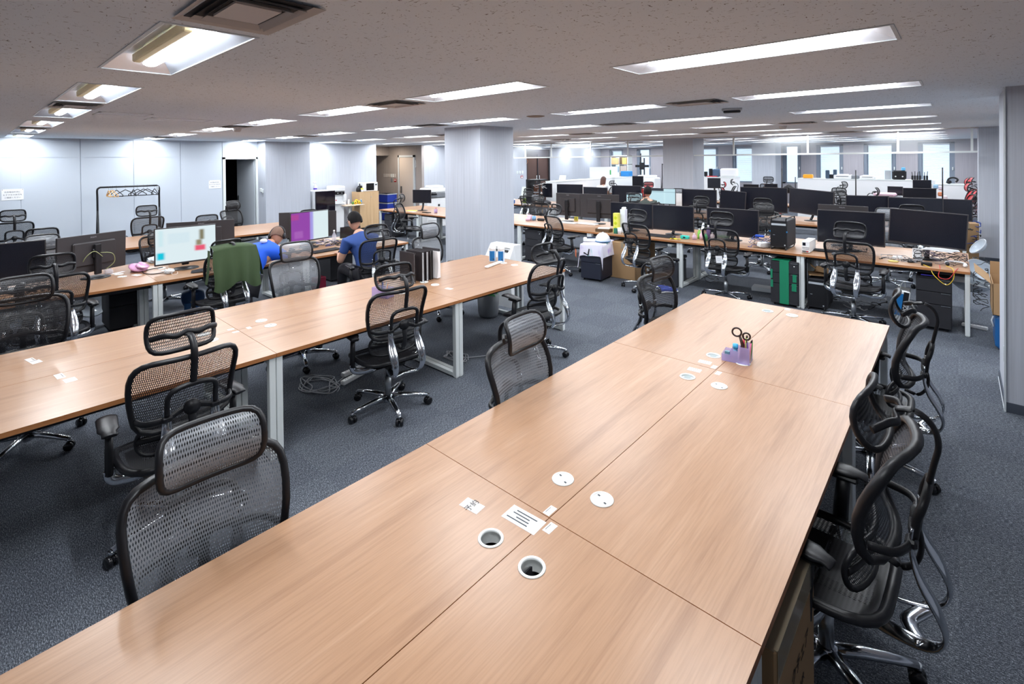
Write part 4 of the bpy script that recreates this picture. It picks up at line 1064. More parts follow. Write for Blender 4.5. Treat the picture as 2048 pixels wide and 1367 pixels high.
MB().b(-.29, -.245+.53, -.24, .24, .6195, .6215).build('tape', M_TAPE, o)
m = MB().b(.292, .2935, -.23, .23, .53, .622)
m.b(.24, .292, -.235, .235, .6205, .6225); m.build('tape', M_TAPE, o)
for k, (t, s_) in enumerate((('ワークチェア', .055), ('品番 CHAIR', .04), ('数量 1', .04))): text_mesh(t, s_, 'print', M_CARDD, o, (.2915, -.02, .40-.09*k), (PI/2, 0, PI/2))

# ================================================================ THINGS ON AND UNDER THE LONG CROSS ROW
def pedestal(x, y, rz, label, dx=.33, dy=.5, h=.6, col=None, grp='drawer pedestals', open_top=False):
    o = thing('drawer_pedestal', label, 'drawer cabinet', (x, y, 0), rz, grp)
    MB().b(-dx/2, dx/2, -dy/2+.02, dy/2, .03, h, ch=.004).build('body', col or M_BLKM, o)
    zs = [.035, .30, .44, h-.01]
    for a, b_ in zip(zs[:-1], zs[1:]):
        d = MB().b(-dx/2+.003, dx/2-.003, -dy/2, -dy/2+.018, a+.004, b_-.004, ch=.002).build('drawer', col or M_BLKM, o)
        if b_ > h-.02: MB().lathe([(0, .004), (.010, .004), (.010, 0)], n=12, M=Matrix.Rotation(PI/2, 3, 'X')).build('lock', M_CHROME, d, (dx/2-.05, -dy/2-.0, b_-.05))
        MB().b(dx/2-.09, dx/2-.01, -dy/2-.004, -dy/2+.002, b_-.012, b_-.006).build('handle', M_STEEL, d)
    for sx in (-1, 1):
        for sy in (-1, 1): MB().cyl((-.008, 0, .015), (.008, 0, .015), .015, 10).build('caster', M_BLK, o, (sx*(dx/2-.04), sy*(dy/2-.05), 0))
    return o
gp = pedestal(-1.714, 7.52, 0, 'black drawer cabinet wrapped with green tape', .335, .5)
MB().b(-.055, .055, -.256, -.2525, .035, .60).b(-.055, .055, -.25, .2, .6, .603).b(-.15, .055, -.25, -.1, .6035, .606).build('green_tape', mat('green_tape', srgb(24, 128, 92), .4), gp)
for (a, b_, c, d_) in ((.10, .145, .34, .44), (.09, .145, .22, .32), (-.165, -.14, .36, .48), (-.165, -.135, .24, .34)): MB().b(a, b_, -.257, -.2525, c, d_).build('green_tape', MATS['green_tape'], gp)
pr_ = pedestal(-.208, 7.60, 0, 'black drawer cabinet at the right end of the long cross row', .31, .52, .6)
single('pen_tray_pen', MB().tube([(-.06, 0, .01), (.06, .01, .01)], .007, 8), mat('violet_pen', srgb(70, 60, 190), .4), 'violet blue pen lying on the right-end drawer cabinet', 'pen', None, (-.26, 7.40, .6))
pedestal(-6.1, 7.62, 0, 'black cabinet beside the leg frame right of the near pillar', .42, .55, .62)
pedestal(-7.62, 1.30, PI/2, 'black drawer cabinet under the desk with the bright page screen', .38, .5, .6)
pedestal(-11.0, 7.6, 0, 'black drawer cabinet under the far left end of the cross row', .34, .5, .6); pedestal(-7.9, 4.2, -PI/2, 'black open shelf cabinet beside the chair of the typing man', .4, .5, .62)
# draped pedestal out in the aisle
dp = pedestal(-4.47, 7.06, .12, 'dark blue cabinet in the aisle under a printed cloth', .36, .52, .58, mat('navy_metal', srgb(34, 38, 54), .45))
def cloth(u, v):
    x = (u-.5)*.66; y = (v-.5)*.80; z = .605
    ax = max(abs(x)-.19, 0); ay = max(abs(y)-.27, 0); 
    z -= ax*1.6+ay*1.5+.0; cr = .012*math.sin(9*u+4*v)*(1 if ax+ay > 0 else .3)
    xx = math.copysign(min(abs(x), .19)+ax*.25, x)+cr*.6; yy = math.copysign(min(abs(y), .27)+ay*.25, y)+cr*.5
    if u < .35 and v < .3: z -= .06*(1-u/.35)
    return (xx, yy, max(z+.012*abs(math.sin(7*u+3*v)), .2))
def make_cloth_mat():
    m = mat('printed_cloth', srgb(225, 222, 236), .8); ns, ls, b = nodes(m); t = ns.new('ShaderNodeTexCoord')
    n1 = ns.new('ShaderNodeTexNoise'); n1.inputs['Scale'].default_value = 3.0; ls.new(t.outputs['UV'], n1.inputs['Vector'])
    r = ramp(ns, [(.3, srgb(170, 140, 210)), (.42, srgb(226, 222, 236)), (.60, srgb(228, 226, 238)), (.66, srgb(90, 190, 190)), (.74, srgb(220, 235, 225))]); ls.new(n1.outputs['Fac'], r.inputs[0]); ls.new(r.outputs[0], b.inputs['Base Color'])
    return m
c = single('printed_cloth', MB().grid(cloth, 30, 36, uvs=(1, 1)), make_cloth_mat(), 'white and lilac printed cloth draped over the dark blue cabinet', 'cloth', None, (-4.47, 7.06, .0), (0, 0, .12))
m = MB(); m.grid(lambda u, v: (-.245-.03*u, -.33+.10*u, .40+.12*v-.05*u), 3, 3).grid(lambda u, v: (-.27-.04*u, -.28+.12*u, .38+.13*v-.05*u), 3, 3)
m.build('orange_corner', mat('orange_cloth', srgb(228, 130, 84), .8), c)
m = MB().tube([(-.10, -.303, .46), (-.02, -.315, .43), (.0, -.31, .53)], .011, 6); m.build('print', M_BLK, c)
o = thing('book', 'thick white paged book on the draped cabinet', 'book', (-4.56, 6.98, .622), .5)
MB().b(-.105, .105, -.075, .075, .003, .042).build('pages', M_PAPER, o); MB().b(-.108, .108, -.078, .078, 0, .003).b(-.108, .108, -.078, .078, .042, .046).b(-.110, -.107, -.078, .078, 0, .046).build('cover', M_WPLAS, o)
single('tablet', MB().box((0, 0, .005), (.17, .11, .010), ch=.003), mat('navy_glass', srgb(20, 40, 70), .15), 'dark blue thin tablet lying on the white book', 'tablet', None, (-4.54, 7.0, .669), (0, 0, .65))
o = thing('hard_hat', 'white hard hat with blue brim lining on the draped cabinet', 'hard hat', (-4.38, 7.08, .625), .4)
m = MB()
m.grid(lambda u, v: (.125*math.cos(2*PI*u)*math.cos(v*PI/2*.999)*(1.0), .15*math.sin(2*PI*u)*math.cos(v*PI/2*.999), .14*math.sin(v*PI/2)+(.010*(abs(math.cos(2*PI*u)) < .25)*math.sin(v*PI/2))), 32, 10)
m.build('shell', mat('white_gloss', srgb(226, 230, 238), .2), o)
MB().tube([(.13*math.cos(a), .157*math.sin(a), .004) for a in [2*PI*i/32 for i in range(32)]], .006, 6, closed=True).build('brim', mat('blue_trim', srgb(60, 120, 170), .5), o)
carton(-4.12, 7.62, 0, .46, .72, .60, 'large brown cardboard box behind the draped cabinet')
# waste container, shoes
o = thing('waste_container', 'dark grey rectangular waste bin left of the leg frame', 'waste bin', (-3.32, 7.47, 0), .08)
MB().b(-.13, .13, -.19, .19, 0, .40, ch=.02).build('body', mat('charcoal_plastic', srgb(52, 54, 60), .4), o); MB().b(-.14, .14, -.20, .20, .40, .45, ch=.015).build('lid', M_BLK, o); MB().box((0, -.197, .385), (.18, .012, .03), ch=.005).build('handle', M_STEEL, o); MB().box((.132, -.1, .36), (.002, .05, .05)).build('sticker', M_PAPER, o)
M_SHOE = mat('blue_fabric', srgb(70, 96, 210), .6)
for i, (x, y, rz, side) in enumerate(((-3.17, 6.93, -.75, 'right'), (-3.27, 7.0, -.95, 'left'))):
    o = thing('running_shoe', 'blue running shoe with white sole, %s one of the pair on the carpet' % side, 'shoe', (x, y, 0), rz, 'blue running shoes')
    MB().tube([(0, -.13, .018), (0, -.06, .018), (0, .02, .018), (0, .09, .02), (0, .14, .026)], [.034, .040, .042, .044, .028], 12, flat=(1, .42), up=(0, 0, 1)).build('sole', M_WPLAS, o)
    MB().tube([(0, -.12, .05), (0, -.07, .058), (0, .0, .052), (0, .07, .04), (0, .125, .034)], [.030, .037, .038, .036, .022], 12, flat=(1, .85), up=(0, 0, 1)).build('upper', M_SHOE, o)
    MB().tube(smooth_path([(-.012, .0, .086), (.014, .02, .078), (-.012, .04, .07), (.014, .055, .064)], 3), .003, 6).build('laces', M_WPLAS, o)
# computer towers
def tower(x, y, z, rz, label, group='black computer towers'):
    o = thing('computer_tower', label, 'computer', (x, y, z), rz, group)
    MB().b(-.105, .105, -.24, .24, .035, .40, ch=.004).build('case', M_BLKM, o)
    MB().b(-.100, .100, -.244, -.238, .05, .392).build('front_panel', M_BLK, o)
    for sx in (-1, 1):
        MB().tube(smooth_path([(sx*.09, -.235, .40), (sx*.09, -.23, .428), (sx*.09, -.19, .432), (sx*.09, .19, .432), (sx*.09, .23, .428), (sx*.09, .235, .40)], 3), .009, 8).build('handle', M_BLK, o)
        MB().tube(smooth_path([(sx*.09, -.24, .04), (sx*.09, -.25, .008), (sx*.09, -.19, .008), (sx*.09, .19, .008), (sx*.09, .24, .04)], 3), .008, 8).build('foot', M_BLK, o)
    MB().b(-.09, .09, -.2455, -.244, .335, .362).build('vent_plate', M_LGREY, o); MB().b(.07, .085, -.2455, -.244, .06, .078).build('badge', M_LGREY, o); MB().b(-.07, -.045, -.2455, -.244, .20, .204).build('door_catch', M_LGREY, o)
    return o
tower(-1.83, 7.72, DH, 0, 'black computer tower with handles standing on the long cross row')
MB().b(-.115, -.10, -.246, -.238, .24, .262).b(.095, .11, -.246, -.238, .24, .262).build('blue_clip', mat('blue_clip', srgb(40, 110, 160), .4), [o for o in C.objects if o.name.startswith('computer_tower')][-1])
tower(-1.36, 7.60, 0, 0, 'black computer tower on the floor with a small carton on top')
o = thing('open_carton', 'small flattened open carton lying on the floor computer tower', 'cardboard box', (-1.36, 7.52, .437), .25)
MB().b(-.12, .08, -.11, .11, 0, .012).build('base', M_CARD, o); MB().box((.03, .03, .05), (.14, .18, .07), rx=-.3, ry=.15).build('body', M_CARD, o); MB().box((-.06, -.04, .10), (.005, .16, .10), ry=-.9).build('flap', M_CARD, o)
o = thing('power_supply', 'white bench power supply box beside the computer tower', 'power supply', (-1.495, 7.62, DH), 0)
MB().b(-.045, .045, -.19, .19, .008, .155, ch=.004).build('case', M_WPLAS, o); MB().b(-.035, .0, -.192, -.189, .10, .14).build('display', M_SCREEN, o)
MB().b(-.04, .035, -.193, -.19, .02, .032).b(-.04, .04, -.192, -.19, .05, .055).b(-.04, .04, -.192, -.19, .07, .075).build('terminal', M_BLK, o); MB().b(.01, .03, -.195, -.19, .018, .03).build('terminal', M_RED, o)
def keyboard(x, y, rz, label, w_=.43, m_=None, z=DH):
    o = thing('keyboard', label, 'keyboard', (x, y, z), rz, 'keyboards')
    MB().box((0, 0, .010), (w_, .135, .018), ch=.004).build('body', m_ or M_BLK, o)
    k = MB()
    for j in range(5):
        for i in range(int(w_/.021)): k.box((-w_/2+.014+i*.0205, -.05+j*.0245, .021), (.017, .019, .006))
    k.build('keys', m_ or M_BLKM, o); return o
def mouse(x, y, rz, label, m_=None, z=DH):
    o = thing('computer_mouse', label, 'mouse', (x, y, z), rz, 'computer mice')
    MB().ball((0, 0, .012), (.031, .052, .022), 14, 8).build('body', m_ or M_BLK, o); MB().b(-.003, .003, .015, .035, .030, .035).build('wheel', M_GREY, o)
keyboard(-1.27, 7.72, 0, 'black keyboard in front of the left wide monitor'); mouse(-1.19, 7.52, .2, 'grey mouse in front of the left wide monitor', M_GREY)
o = keyboard(-3.6, 7.60, 0, 'black split keyboard with palm rest between chair and teal box', .44); MB().box((0, -.085, .008), (.42, .07, .016), ch=.007).build('palm_rest', M_BLK, o)
mouse(-3.35, 7.52, .3, 'black trackball mouse left of the teal box'); mouse(-.42, 7.56, -.2, 'black mouse on the right-end desk')
o = thing('trackball', 'black ergonomic mouse beside the white cup', 'mouse', (-4.14, 7.46, DH), .5); MB().ball((0, 0, .02), (.06, .075, .035), 14, 8).build('body', M_BLK, o); MB().ball((.02, .02, .045), .018, 10, 8).build('ball', M_GREY, o)
keyboard(-5.35, 8.12, 0, 'white keyboard behind the wide monitor back', .40, M_WPLAS); keyboard(-5.75, 8.02, .1, 'white keyboard left of the yellow papers', .36, M_WPLAS)
o = thing('teal_case', 'small teal box with dark centre on the desk', 'box', (-3.20, 7.60, DH), .05); MB().box((0, 0, .025), (.13, .07, .05), ch=.008).build('body', mat('teal_plastic', srgb(50, 190, 175), .4), o); MB().ball((0, -.035, .027), (.022, .004, .012), 12, 8).build('knob', M_SCREEN, o)
single('yellow_cloth', MB().grid(lambda u, v: (.16*(u-.5), .07*(v-.5), .012*abs(math.sin(5*u+3*v))+.002), 8, 6), mat('yellow_stuff', srgb(228, 200, 50), .6), 'yellow strip lying below the teal box', 'strap', None, (-3.29, 7.45, DH))
def bottle(x, y, z, label, h, r, c, cap=None, name='bottle', cat='bottle', group=None, clear=False):
    o = thing(name, label, cat, (x, y, z), 0, group)
    MB().lathe([(0, 0), (r, 0), (r, h*.62), (r*.45, h*.80), (r*.4, h*.9), (0, h*.9)], n=16).build('body', c, o)
    MB().lathe([(0, h*.88), (r*.45, h*.88), (r*.45, h), (0, h)], n=12).build('cap', cap or M_WPLAS, o)
    return o
def colmat(n, r, g, b, ro=.4): return mat(n, srgb(r, g, b), ro)
for i, (x, y, h, r, c, lb) in enumerate([(-3.03, 7.75, .16, .028, (140, 210, 90), 'small lime green bottle'), (-2.96, 7.66, .13, .03, (228, 190, 205), 'small pink bottle'), (-2.90, 7.78, .22, .03, (160, 130, 190), 'tall lilac spray bottle'), (-2.88, 7.62, .12, .028, (90, 190, 120), 'small green bottle'),
                                          (-3.05, 7.6, .10, .03, (200, 170, 190), 'low mauve jar'), (-2.80, 7.68, .13, .032, (245, 225, 228), 'white and pink bottle')]):
    bottle(x, y, DH, lb+' right of the second monitor', h, r, colmat('bottle_%d' % i, *c), group='small bottles right of the second monitor')
o = thing('storage_bowl', 'clear round container with a green band left of the note chair', 'container', (-2.74, 7.95, DH)); MB().lathe([(0, .004), (.10, .004), (.13, .12), (.128, .12), (.098, .008), (0, .008)], n=24).build('body', M_CLEAR, o); MB().lathe([(.105, .03), (.118, .075)], n=24).build('contents', colmat('green_content', 110, 180, 90), o); MB().lathe([(.132, .118), (.134, .13), (.02, .15), (0, .15)], n=24).build('lid', M_CLEAR, o)
for i, (x, y, w_, d_, h, c, lb) in enumerate([(-4.36, 7.50, .09, .09, .34, (226, 222, 96), 'tall yellow patterned carton left of the leftmost monitor'), (-4.29, 7.62, .09, .10, .40, (222, 226, 240), 'tall white paper carton with green tufts on top'), (-4.60, 7.48, .26, .16, .055, (92, 70, 48), 'brown wooden tray with papers near the draped cabinet'),
                                              (-4.33, 7.42, .06, .05, .09, (30, 110, 90), 'small dark green box before the yellow carton')]):
    o = thing('tall_carton' if i < 2 else 'tray' if i == 2 else 'small_box', lb, 'box', (x, y, DH), .1); MB().b(-w_/2, w_/2, -d_/2, d_/2, 0, h, ch=.003).build('body', colmat('carton_%d' % i, *c, .6), o)
    if i == 0:
        for k in range(3): MB().box((.0, -d_/2-.001, .08+.09*k), (.045, .002, .045), ry=.6).build('print', colmat('lime_print', 196, 206, 20), o)
    if i == 1: MB().ball((0, 0, h+.015), (.04, .03, .025), 8, 6).ball((.02, .02, h+.02), .02, 8, 6).build('tuft', M_WPLAS, o)
    if i == 2: MB().box((.0, 0, h+.006), (.2, .12, .012), rz=.3).build('papers', M_PAPER, o)
o = thing('paper_cup', 'white cup standing before the leftmost monitor', 'cup', (-4.235, 7.38, DH)); MB().lathe([(0, .002), (.028, .002), (.037, .11), (.035, .11), (.026, .006), (0, .006)], n=18).build('body', M_PAPER, o)
# left part of the cross row, beside the near pillar
note(-6.62, 7.98, 0, .01, .01, 'tiny scrap', 'w') if False else None
for i, (x, y, h, r, c, lb) in enumerate([(-6.78, 8.02, .13, .022, (110, 80, 84), 'small brown bottle right of the near pillar'), (-6.70, 7.95, .11, .045, (236, 190, 214), 'pink pen cup right of the near pillar'), (-6.60, 7.98, .09, .04, (120, 170, 215), 'pale blue pen cup right of the near pillar'), (-6.66, 7.86, .06, .05, (224, 190, 214), 'low pink dish right of the near pillar')]):
    o = thing('desk_cup', lb, 'pen cup' if i else 'bottle', (x, y, DH)); MB().lathe([(0, .002), (r, .002), (r*1.05, h), (r*.95, h), (0, h*.9)], n=14).build('body', colmat('deskcup_%d' % i, *c), o)
    if i in (1, 2): MB().tube([(0, 0, .02), (.02, 0, h+.05)], .004, 6).build('pen', M_BLK, o)
single('glasses_case', MB().box((0, 0, .025), (.17, .07, .05), ch=.018), M_BLKM, 'black soft case beside the chair right of the near pillar', 'case', None, (-6.43, 8.0, DH), (0, 0, .1))
o = thing('tape_roll', 'lime green sticky note block under the left monitor back', 'sticky notes', (-5.88, 8.48, DH)); MB().box((0, 0, .04), (.08, .03, .08), rz=.3).build('pad', M_YEL, o)
# right end: cables, papers, headphones, bowls
def tangle(name, x, y, z, sx, sy, sz, n, mts, label, seed, th=.0035, kind='stuff', cat='cables'):
    rnd = random.Random(seed); o = thing(name, label, cat, (x, y, z))
    if kind: o['kind'] = kind
    for q, mm in enumerate(mts):
        m = MB()
        for _ in range(n):
            p = Vector((rnd.uniform(-sx, sx), rnd.uniform(-sy, sy), rnd.uniform(0, sz))); pts = [p]
            a = rnd.uniform(0, 6.28)
            for _ in range(7):
                a += rnd.uniform(-1.5, 1.5); p = p+Vector((.05*math.cos(a), .05*math.sin(a), rnd.uniform(-.025, .025)))
                p = Vector((max(-sx, min(sx, p.x)), max(-sy, min(sy, p.y)), max(.004, min(sz, p.z)))); pts.append(p)
            m.tube(smooth_path(pts, 3), th, 5)
        m.build('cables', mm, o)
    return o
MC = [M_CABLEB, colmat('blue_cable', 40, 70, 150), M_CABLE]
tangle('cable_heap', -2.08, 7.62, DH, .14, .16, .14, 7, MC, 'heap of black and blue cables left of the computer tower', 11)
tangle('cable_heap', -.16, 7.85, DH, .24, .26, .13, 12, [M_CABLEB, M_CABLEB, colmat('grey_violet', 92, 82, 96)], 'dense heap of black cables and parts under the tilted monitor', 12)
tangle('cable_heap', .19, 7.75, .25, .06, .25, .55, 10, [M_CABLEB, M_BLKM], 'black cables hanging behind the right desk end', 13)
tangle('cable_heap', -7.15, 3.62, DH, .26, .26, .05, 8, [M_CABLEB, M_CABLEB, MC[1]], 'black and blue cables spread before the purple screen', 14)
tangle('cable_heap', -.52, 7.66, DH, .2, .12, .04, 7, [M_CABLEB, M_CABLE], 'white and black cables with adapters left of the mouse', 15)
tangle('cable_heap', -2.95, 7.95, 0, .22, .2, .12, 6, [M_CABLEB], 'black cables on the carpet behind the leg frame', 16)
tangle('cable_heap', -1.0, 7.9, 0, .3, .25, .10, 7, [M_CABLEB, M_CABLE], 'black cable loops on the carpet between the towers', 17, .006)
tangle('cable_heap', -1.1, 8.0, DH, .2, .1, .05, 5, [M_CABLEB, M_CABLE], 'thin cables at the foot of the left wide monitor', 18)
single('power_adapter', MB().box((0, 0, .03), (.06, .24, .06), rz=-.35, ch=.006), M_WPLAS, 'white power strip with plugs left of the computer tower', 'power strip', None, (-2.03, 7.52, DH+.02), (0, .2, 0))
single('blue_connector', MB().box((0, 0, .03), (.12, .05, .03), ch=.006), colmat('strong_blue', 30, 80, 190), 'blue connector in the cable heap left of the tower', 'connector', None, (-2.12, 7.66, DH+.11))
o = thing('headphones', 'white headphones lying at the right desk end', 'headphones', (-.02, 7.62, DH), .1)
MB().tube([(c_[0], c_[1], .02+.018*math.sin(i/14*PI)) for i, c_ in enumerate(arc((0, 0, 0), .088, -.6, PI+.6, 14, 'xy'))], .010, 8).build('band', M_WPLAS, o)
for s_ in (-1, 1): MB().ball((s_*.076, -.05, .025), (.02, .035, .024), 12, 8).build('ear_cup', M_WPLAS if s_ > 0 else M_BLK, o)
single('loose_papers', MB().box((0, 0, .0), (.30, .21, .004), rz=-.3).box((.03, .02, .006), (.30, .21, .003), rz=.1), M_PAPER, 'white papers lying on the parts before the tilted monitor', 'paper', None, (-.17, 7.86, DH+.135))
single('paper_receipt', MB().grid(lambda u, v: (.09*(u-.5), .02*math.sin(v*2), .12*v), 3, 6), M_PAPER, 'upright curled white paper left of the parts heap', 'paper', None, (-.38, 7.92, DH))
o = thing('adapter_cluster', 'white cube chargers before the tilted monitor', 'charger', (-.58, 7.68, DH)); MB().box((0, 0, .02), (.045, .045, .04), ch=.008).box((.05, .03, .02), (.04, .05, .04), rz=.5, ch=.008).build('body', M_WPLAS, o)
single('yellow_disc', MB().lathe([(0, 0), (.05, 0), (.052, .008), (.04, .012), (0, .012)], n=20), colmat('pale_gold', 196, 178, 96), 'flat pale gold lid in front of the white chargers', 'lid', None, (-.58, 7.49, DH))
for nm, c, pts in (('yellow', (226, 190, 50), [(-.3, 7.42, DH+.01), (-.24, 7.34, DH), (-.2, 7.28, .64), (-.1, 7.27, .55), (-.04, 7.28, .62), (-.04, 7.31, DH+.01), (-.1, 7.45, DH+.02)]), ('red', (190, 40, 40), [(-.16, 7.46, DH+.02), (-.15, 7.33, DH), (-.16, 7.27, .63), (-.08, 7.27, .62), (-.02, 7.30, DH), (.0, 7.42, DH+.01)])):
    single('jumper_cable', MB().tube(smooth_path(pts, 5), .004, 6), colmat(nm+'_wire', *c), nm+' wire hanging over the right desk edge', 'cable', 'coloured wires over the desk edge')
o = thing('small_device', 'small black box with wires at the desk edge right of the mouse', 'device', (-.27, 7.44, DH)); MB().box((0, 0, .02), (.1, .05, .04), ch=.006).build('body', M_BLK, o)
M_BOWL = mat('grey_translucent_shell', srgb(196, 206, 216), .18, alpha=.85)
def bowl(x, y, z, r, rot, label):
    o = thing('bowl_cover', label, 'bowl cover', (x, y, z)); o.rotation_euler = rot
    MB().lathe([(.001, -r*.62), (r*.4, -r*.56), (r*.75, -r*.36), (r*.95, -r*.1), (r, .0), (r*.97, .0), (r*.9, -r*.1), (r*.7, -r*.33), (r*.35, -r*.52), (.001, -r*.58)], n=28).build('shell', M_BOWL, o)
    MB().tube([(r*math.cos(a), r*math.sin(a), 0) for a in [2*PI*i/28 for i in range(28)]], .006, 6, closed=True).build('rim', M_LGREY, o)
bowl(.17, 7.85, .93, .10, (.3, -.9, 0), 'grey bowl-shaped cover lying above the right desk end')
bowl(.10, 7.98, .50, .21, (.0, .25, 0), 'large grey bowl-shaped cover hung behind the right desk leg'); bowl(.22, 8.05, .62, .16, (.5, .6, 0), 'tilted clear bowl cover over the large one')
bowl(-7.85, .98, .30, .19, (.0, .9, .4), 'grey bowl-shaped cover under the left screens beside the drawer cabinet')
o = thing('desk_fan_box', 'grey box fixed below the right desk end', 'box', (-.0+.0, 7.62, .60)); MB().box((.0, 0, 0), (.14, .1, .12), ch=.004).build('body', M_LGREY, o)
carton(.36, 7.25, 0, .2, .55, .32, 'open cardboard box with flaps at the right wall pier', z=.36, tape=False, open_=True)
o = thing('blue_tub', 'blue plastic tub under the open cardboard box', 'tub', (.38, 7.25, 0)); MB().b(-.1, .12, -.26, .26, 0, .355, ch=.04).build('body', colmat('deep_blue_plastic', 24, 90, 150), o); MB().tube([(-.105, -.1, .2), (-.12, -.08, .26), (-.105, -.06, .3)], .008, 6).build('handle', M_LGREY, o)
strip(.14, 7.75, -.2, .22, 'grey power strip on the carpet behind the right desk leg', 3)
# paper shopping bag with white, blue and black print
o = thing('shopping_bag', 'white, blue and black printed bag standing left of the right-end cabinet', 'bag', (-.50, 7.48, 0), .05)
MB().box((.0, 0, .20), (.12, .26, .40), ry=.12, ch=.01).build('body', M_WPLAS, o)
MB().box((-.025, -.1315, .24), (.06, .002, .26), ry=.12).build('blue_print', colmat('print_blue', 16, 70, 170), o); MB().box((.025, -.1325, .2), (.05, .002, .38), ry=.12).build('black_print', M_BLK, o)
text_mesh('HORI', .055, 'lettering', M_WPLAS, o, (.027, -.1345, .20), (PI/2, PI/2+.12, 0))
MB().tube(smooth_path([(-.02, -.05, .40), (.0, -.04, .47), (.03, .04, .47), (.03, .05, .40)], 4), .004, 6).build('handle', M_WPLAS, o)
o = thing('paper_box_white', 'flat white device on the carpet left of the green-taped cabinet', 'device', (-2.15, 7.95, 0), .1); MB().box((0, 0, .03), (.30, .2, .06), ch=.006).build('body', M_LGREY, o)
# paper note on a chair back
n_ = single('paper_note', MB().box((0, 0, 0), (.09, .001, .095), ry=-.12), M_PAPER, 'square white note stuck on the back of an office chair', 'paper note', None, (-2.38, 6.765, .62), (0, 0, -.08))
MB().box((0, -.001, .01), (.06, .0006, .004)).box((-.005, -.001, -.012), (.05, .0006, .004)).build('print', M_LGREY, n_)
# ================================================================ BLOCK WHERE TWO PEOPLE SIT
def crumple(x, y, z, r, m, label, name, seed, cat, flat=.5):
    rnd = random.Random(seed); K = [(rnd.uniform(3, 9), rnd.uniform(3, 9), rnd.uniform(0, 6)) for _ in range(5)]
    def fn(u, v):
        a, b_ = 2*PI*u, PI*(v-.5); d = 1+sum(.11*math.sin(k[0]*math.cos(a)*math.cos(b_)+k[1]*math.sin(b_)*1.3+k[2]+k[1]*math.sin(a)*.7) for k in K)
        return (r*d*math.cos(a)*math.cos(b_), r*.8*d*math.sin(a)*math.cos(b_), max(.002, r*flat*(1+d*math.sin(b_))*.9))
    return single(name, MB().grid(fn, 28, 16), m, label, cat, None, (x, y, z))
crumple(-7.2, 1.36, DH, .105, mat('pink_film', srgb(226, 168, 206), .25), 'crumpled pink plastic bag between the two left screens', 'plastic_bag', 4, 'plastic bag', .5)
crumple(-7.68, 1.62, DH, .085, mat('pale_film', srgb(206, 216, 226), .25), 'crumpled pale plastic bag behind the pink one', 'plastic_bag', 6, 'plastic bag', .45)
crumple(-6.78, 1.57, DH, .055, M_WPLAS, 'crumpled white face mask in front of the bright page screen', 'face_mask', 8, 'face mask', .55)
single('mask_loop', MB().tube(smooth_path([(.03, -.02, .02), (.075, -.03, .004), (.07, .02, .004), (.03, .03, .02)], 4), .002, 6), M_WPLAS, 'thin white ear loop beside the crumpled face mask', 'face mask', None, (-6.74, 1.60, DH))
single('black_pouch', MB().grid(lambda u, v: (.20*(u-.5), .11*(v-.5), .03*math.sin(PI*v)*(1-.5*abs(u-.5))+.004+.014*u), 8, 8), M_BLKM, 'flat black pouch on the desk under the bright page screen', 'pouch', None, (-6.58, 1.84, DH), (0, 0, 1.2))
note(-6.98, 1.30, .3, .12, .06, 'white printed card lying by the pink bag', 'w', 1); note(-7.3, 1.18, .5, .05, .14, 'white narrow paper left of the pink bag', 'w', 0)
o = thing('clear_case', 'small clear case at the foot of the left monitor back', 'case', (-7.35, 1.1, DH)); MB().box((0, 0, .025), (.12, .08, .05), ch=.01).build('body', M_CLEAR, o)
single('monitor_cable', MB().tube(smooth_path([(-7.12, 1.02, .95), (-7.10, .95, 1.02), (-7.08, .88, .98), (-7.12, .84, .90), (-7.2, .80, .86)], 5), .004, 6).tube(smooth_path([(-7.1, 1.0, 1.0), (-7.08, 1.1, .98), (-7.1, 1.12, .88), (-7.14, 1.05, .8)], 5), .004, 6), colmat('lime_grey_cable', 150, 156, 110), 'pale green and grey cables hanging on the left monitor back', 'cable')
single('desk_cable', MB().tube(smooth_path([(-6.95, 1.9, DH+.01), (-6.85, 1.5, DH+.006), (-6.95, 1.38, DH+.006), (-7.15, 1.40, DH+.006), (-7.2, 1.6, DH+.01)], 6), .005, 6), M_CABLEB, 'black cable looping left of the white face mask', 'cable')
# backpack under the desk
o = thing('backpack', 'dark blue backpack on the carpet under the bright page screen', 'backpack', (-7.45, 1.98, 0), 1.2)
MB().grid(lambda u, v: ((.16-.05*v*v)*math.cos(2*PI*u)*(math.sin(min(v*1.25, 1)*PI/2) if v < .8 else 1)*(1 if v < .85 else math.sqrt(max(1-((v-.85)/.15)**2, 0))), (.11-.03*v)*math.sin(2*PI*u)*(1 if v < .85 else math.sqrt(max(1-((v-.85)/.15)**2, 0))), .34*v+.002), 24, 14).build('body', colmat('navy_nylon', 28, 70, 120, .6), o)
MB().grid(lambda u, v: (.09*math.cos(PI*u), -.085-.035*math.sin(PI*u), .03+.15*v), 10, 3).build('pocket', colmat('navy_nylon_light', 50, 100, 155, .6), o)
MB().tube(smooth_path([(-.03, 0, .33), (-.02, 0, .38), (.02, 0, .38), (.03, 0, .33)], 4), .008, 6).build('handle', M_BLKM, o)
MB().tube(smooth_path([(.07, .09, .30), (.09, .14, .2), (.08, .10, .06)], 4), .014, 6, flat=(1.4, .4)).build('strap', M_BLKM, o)
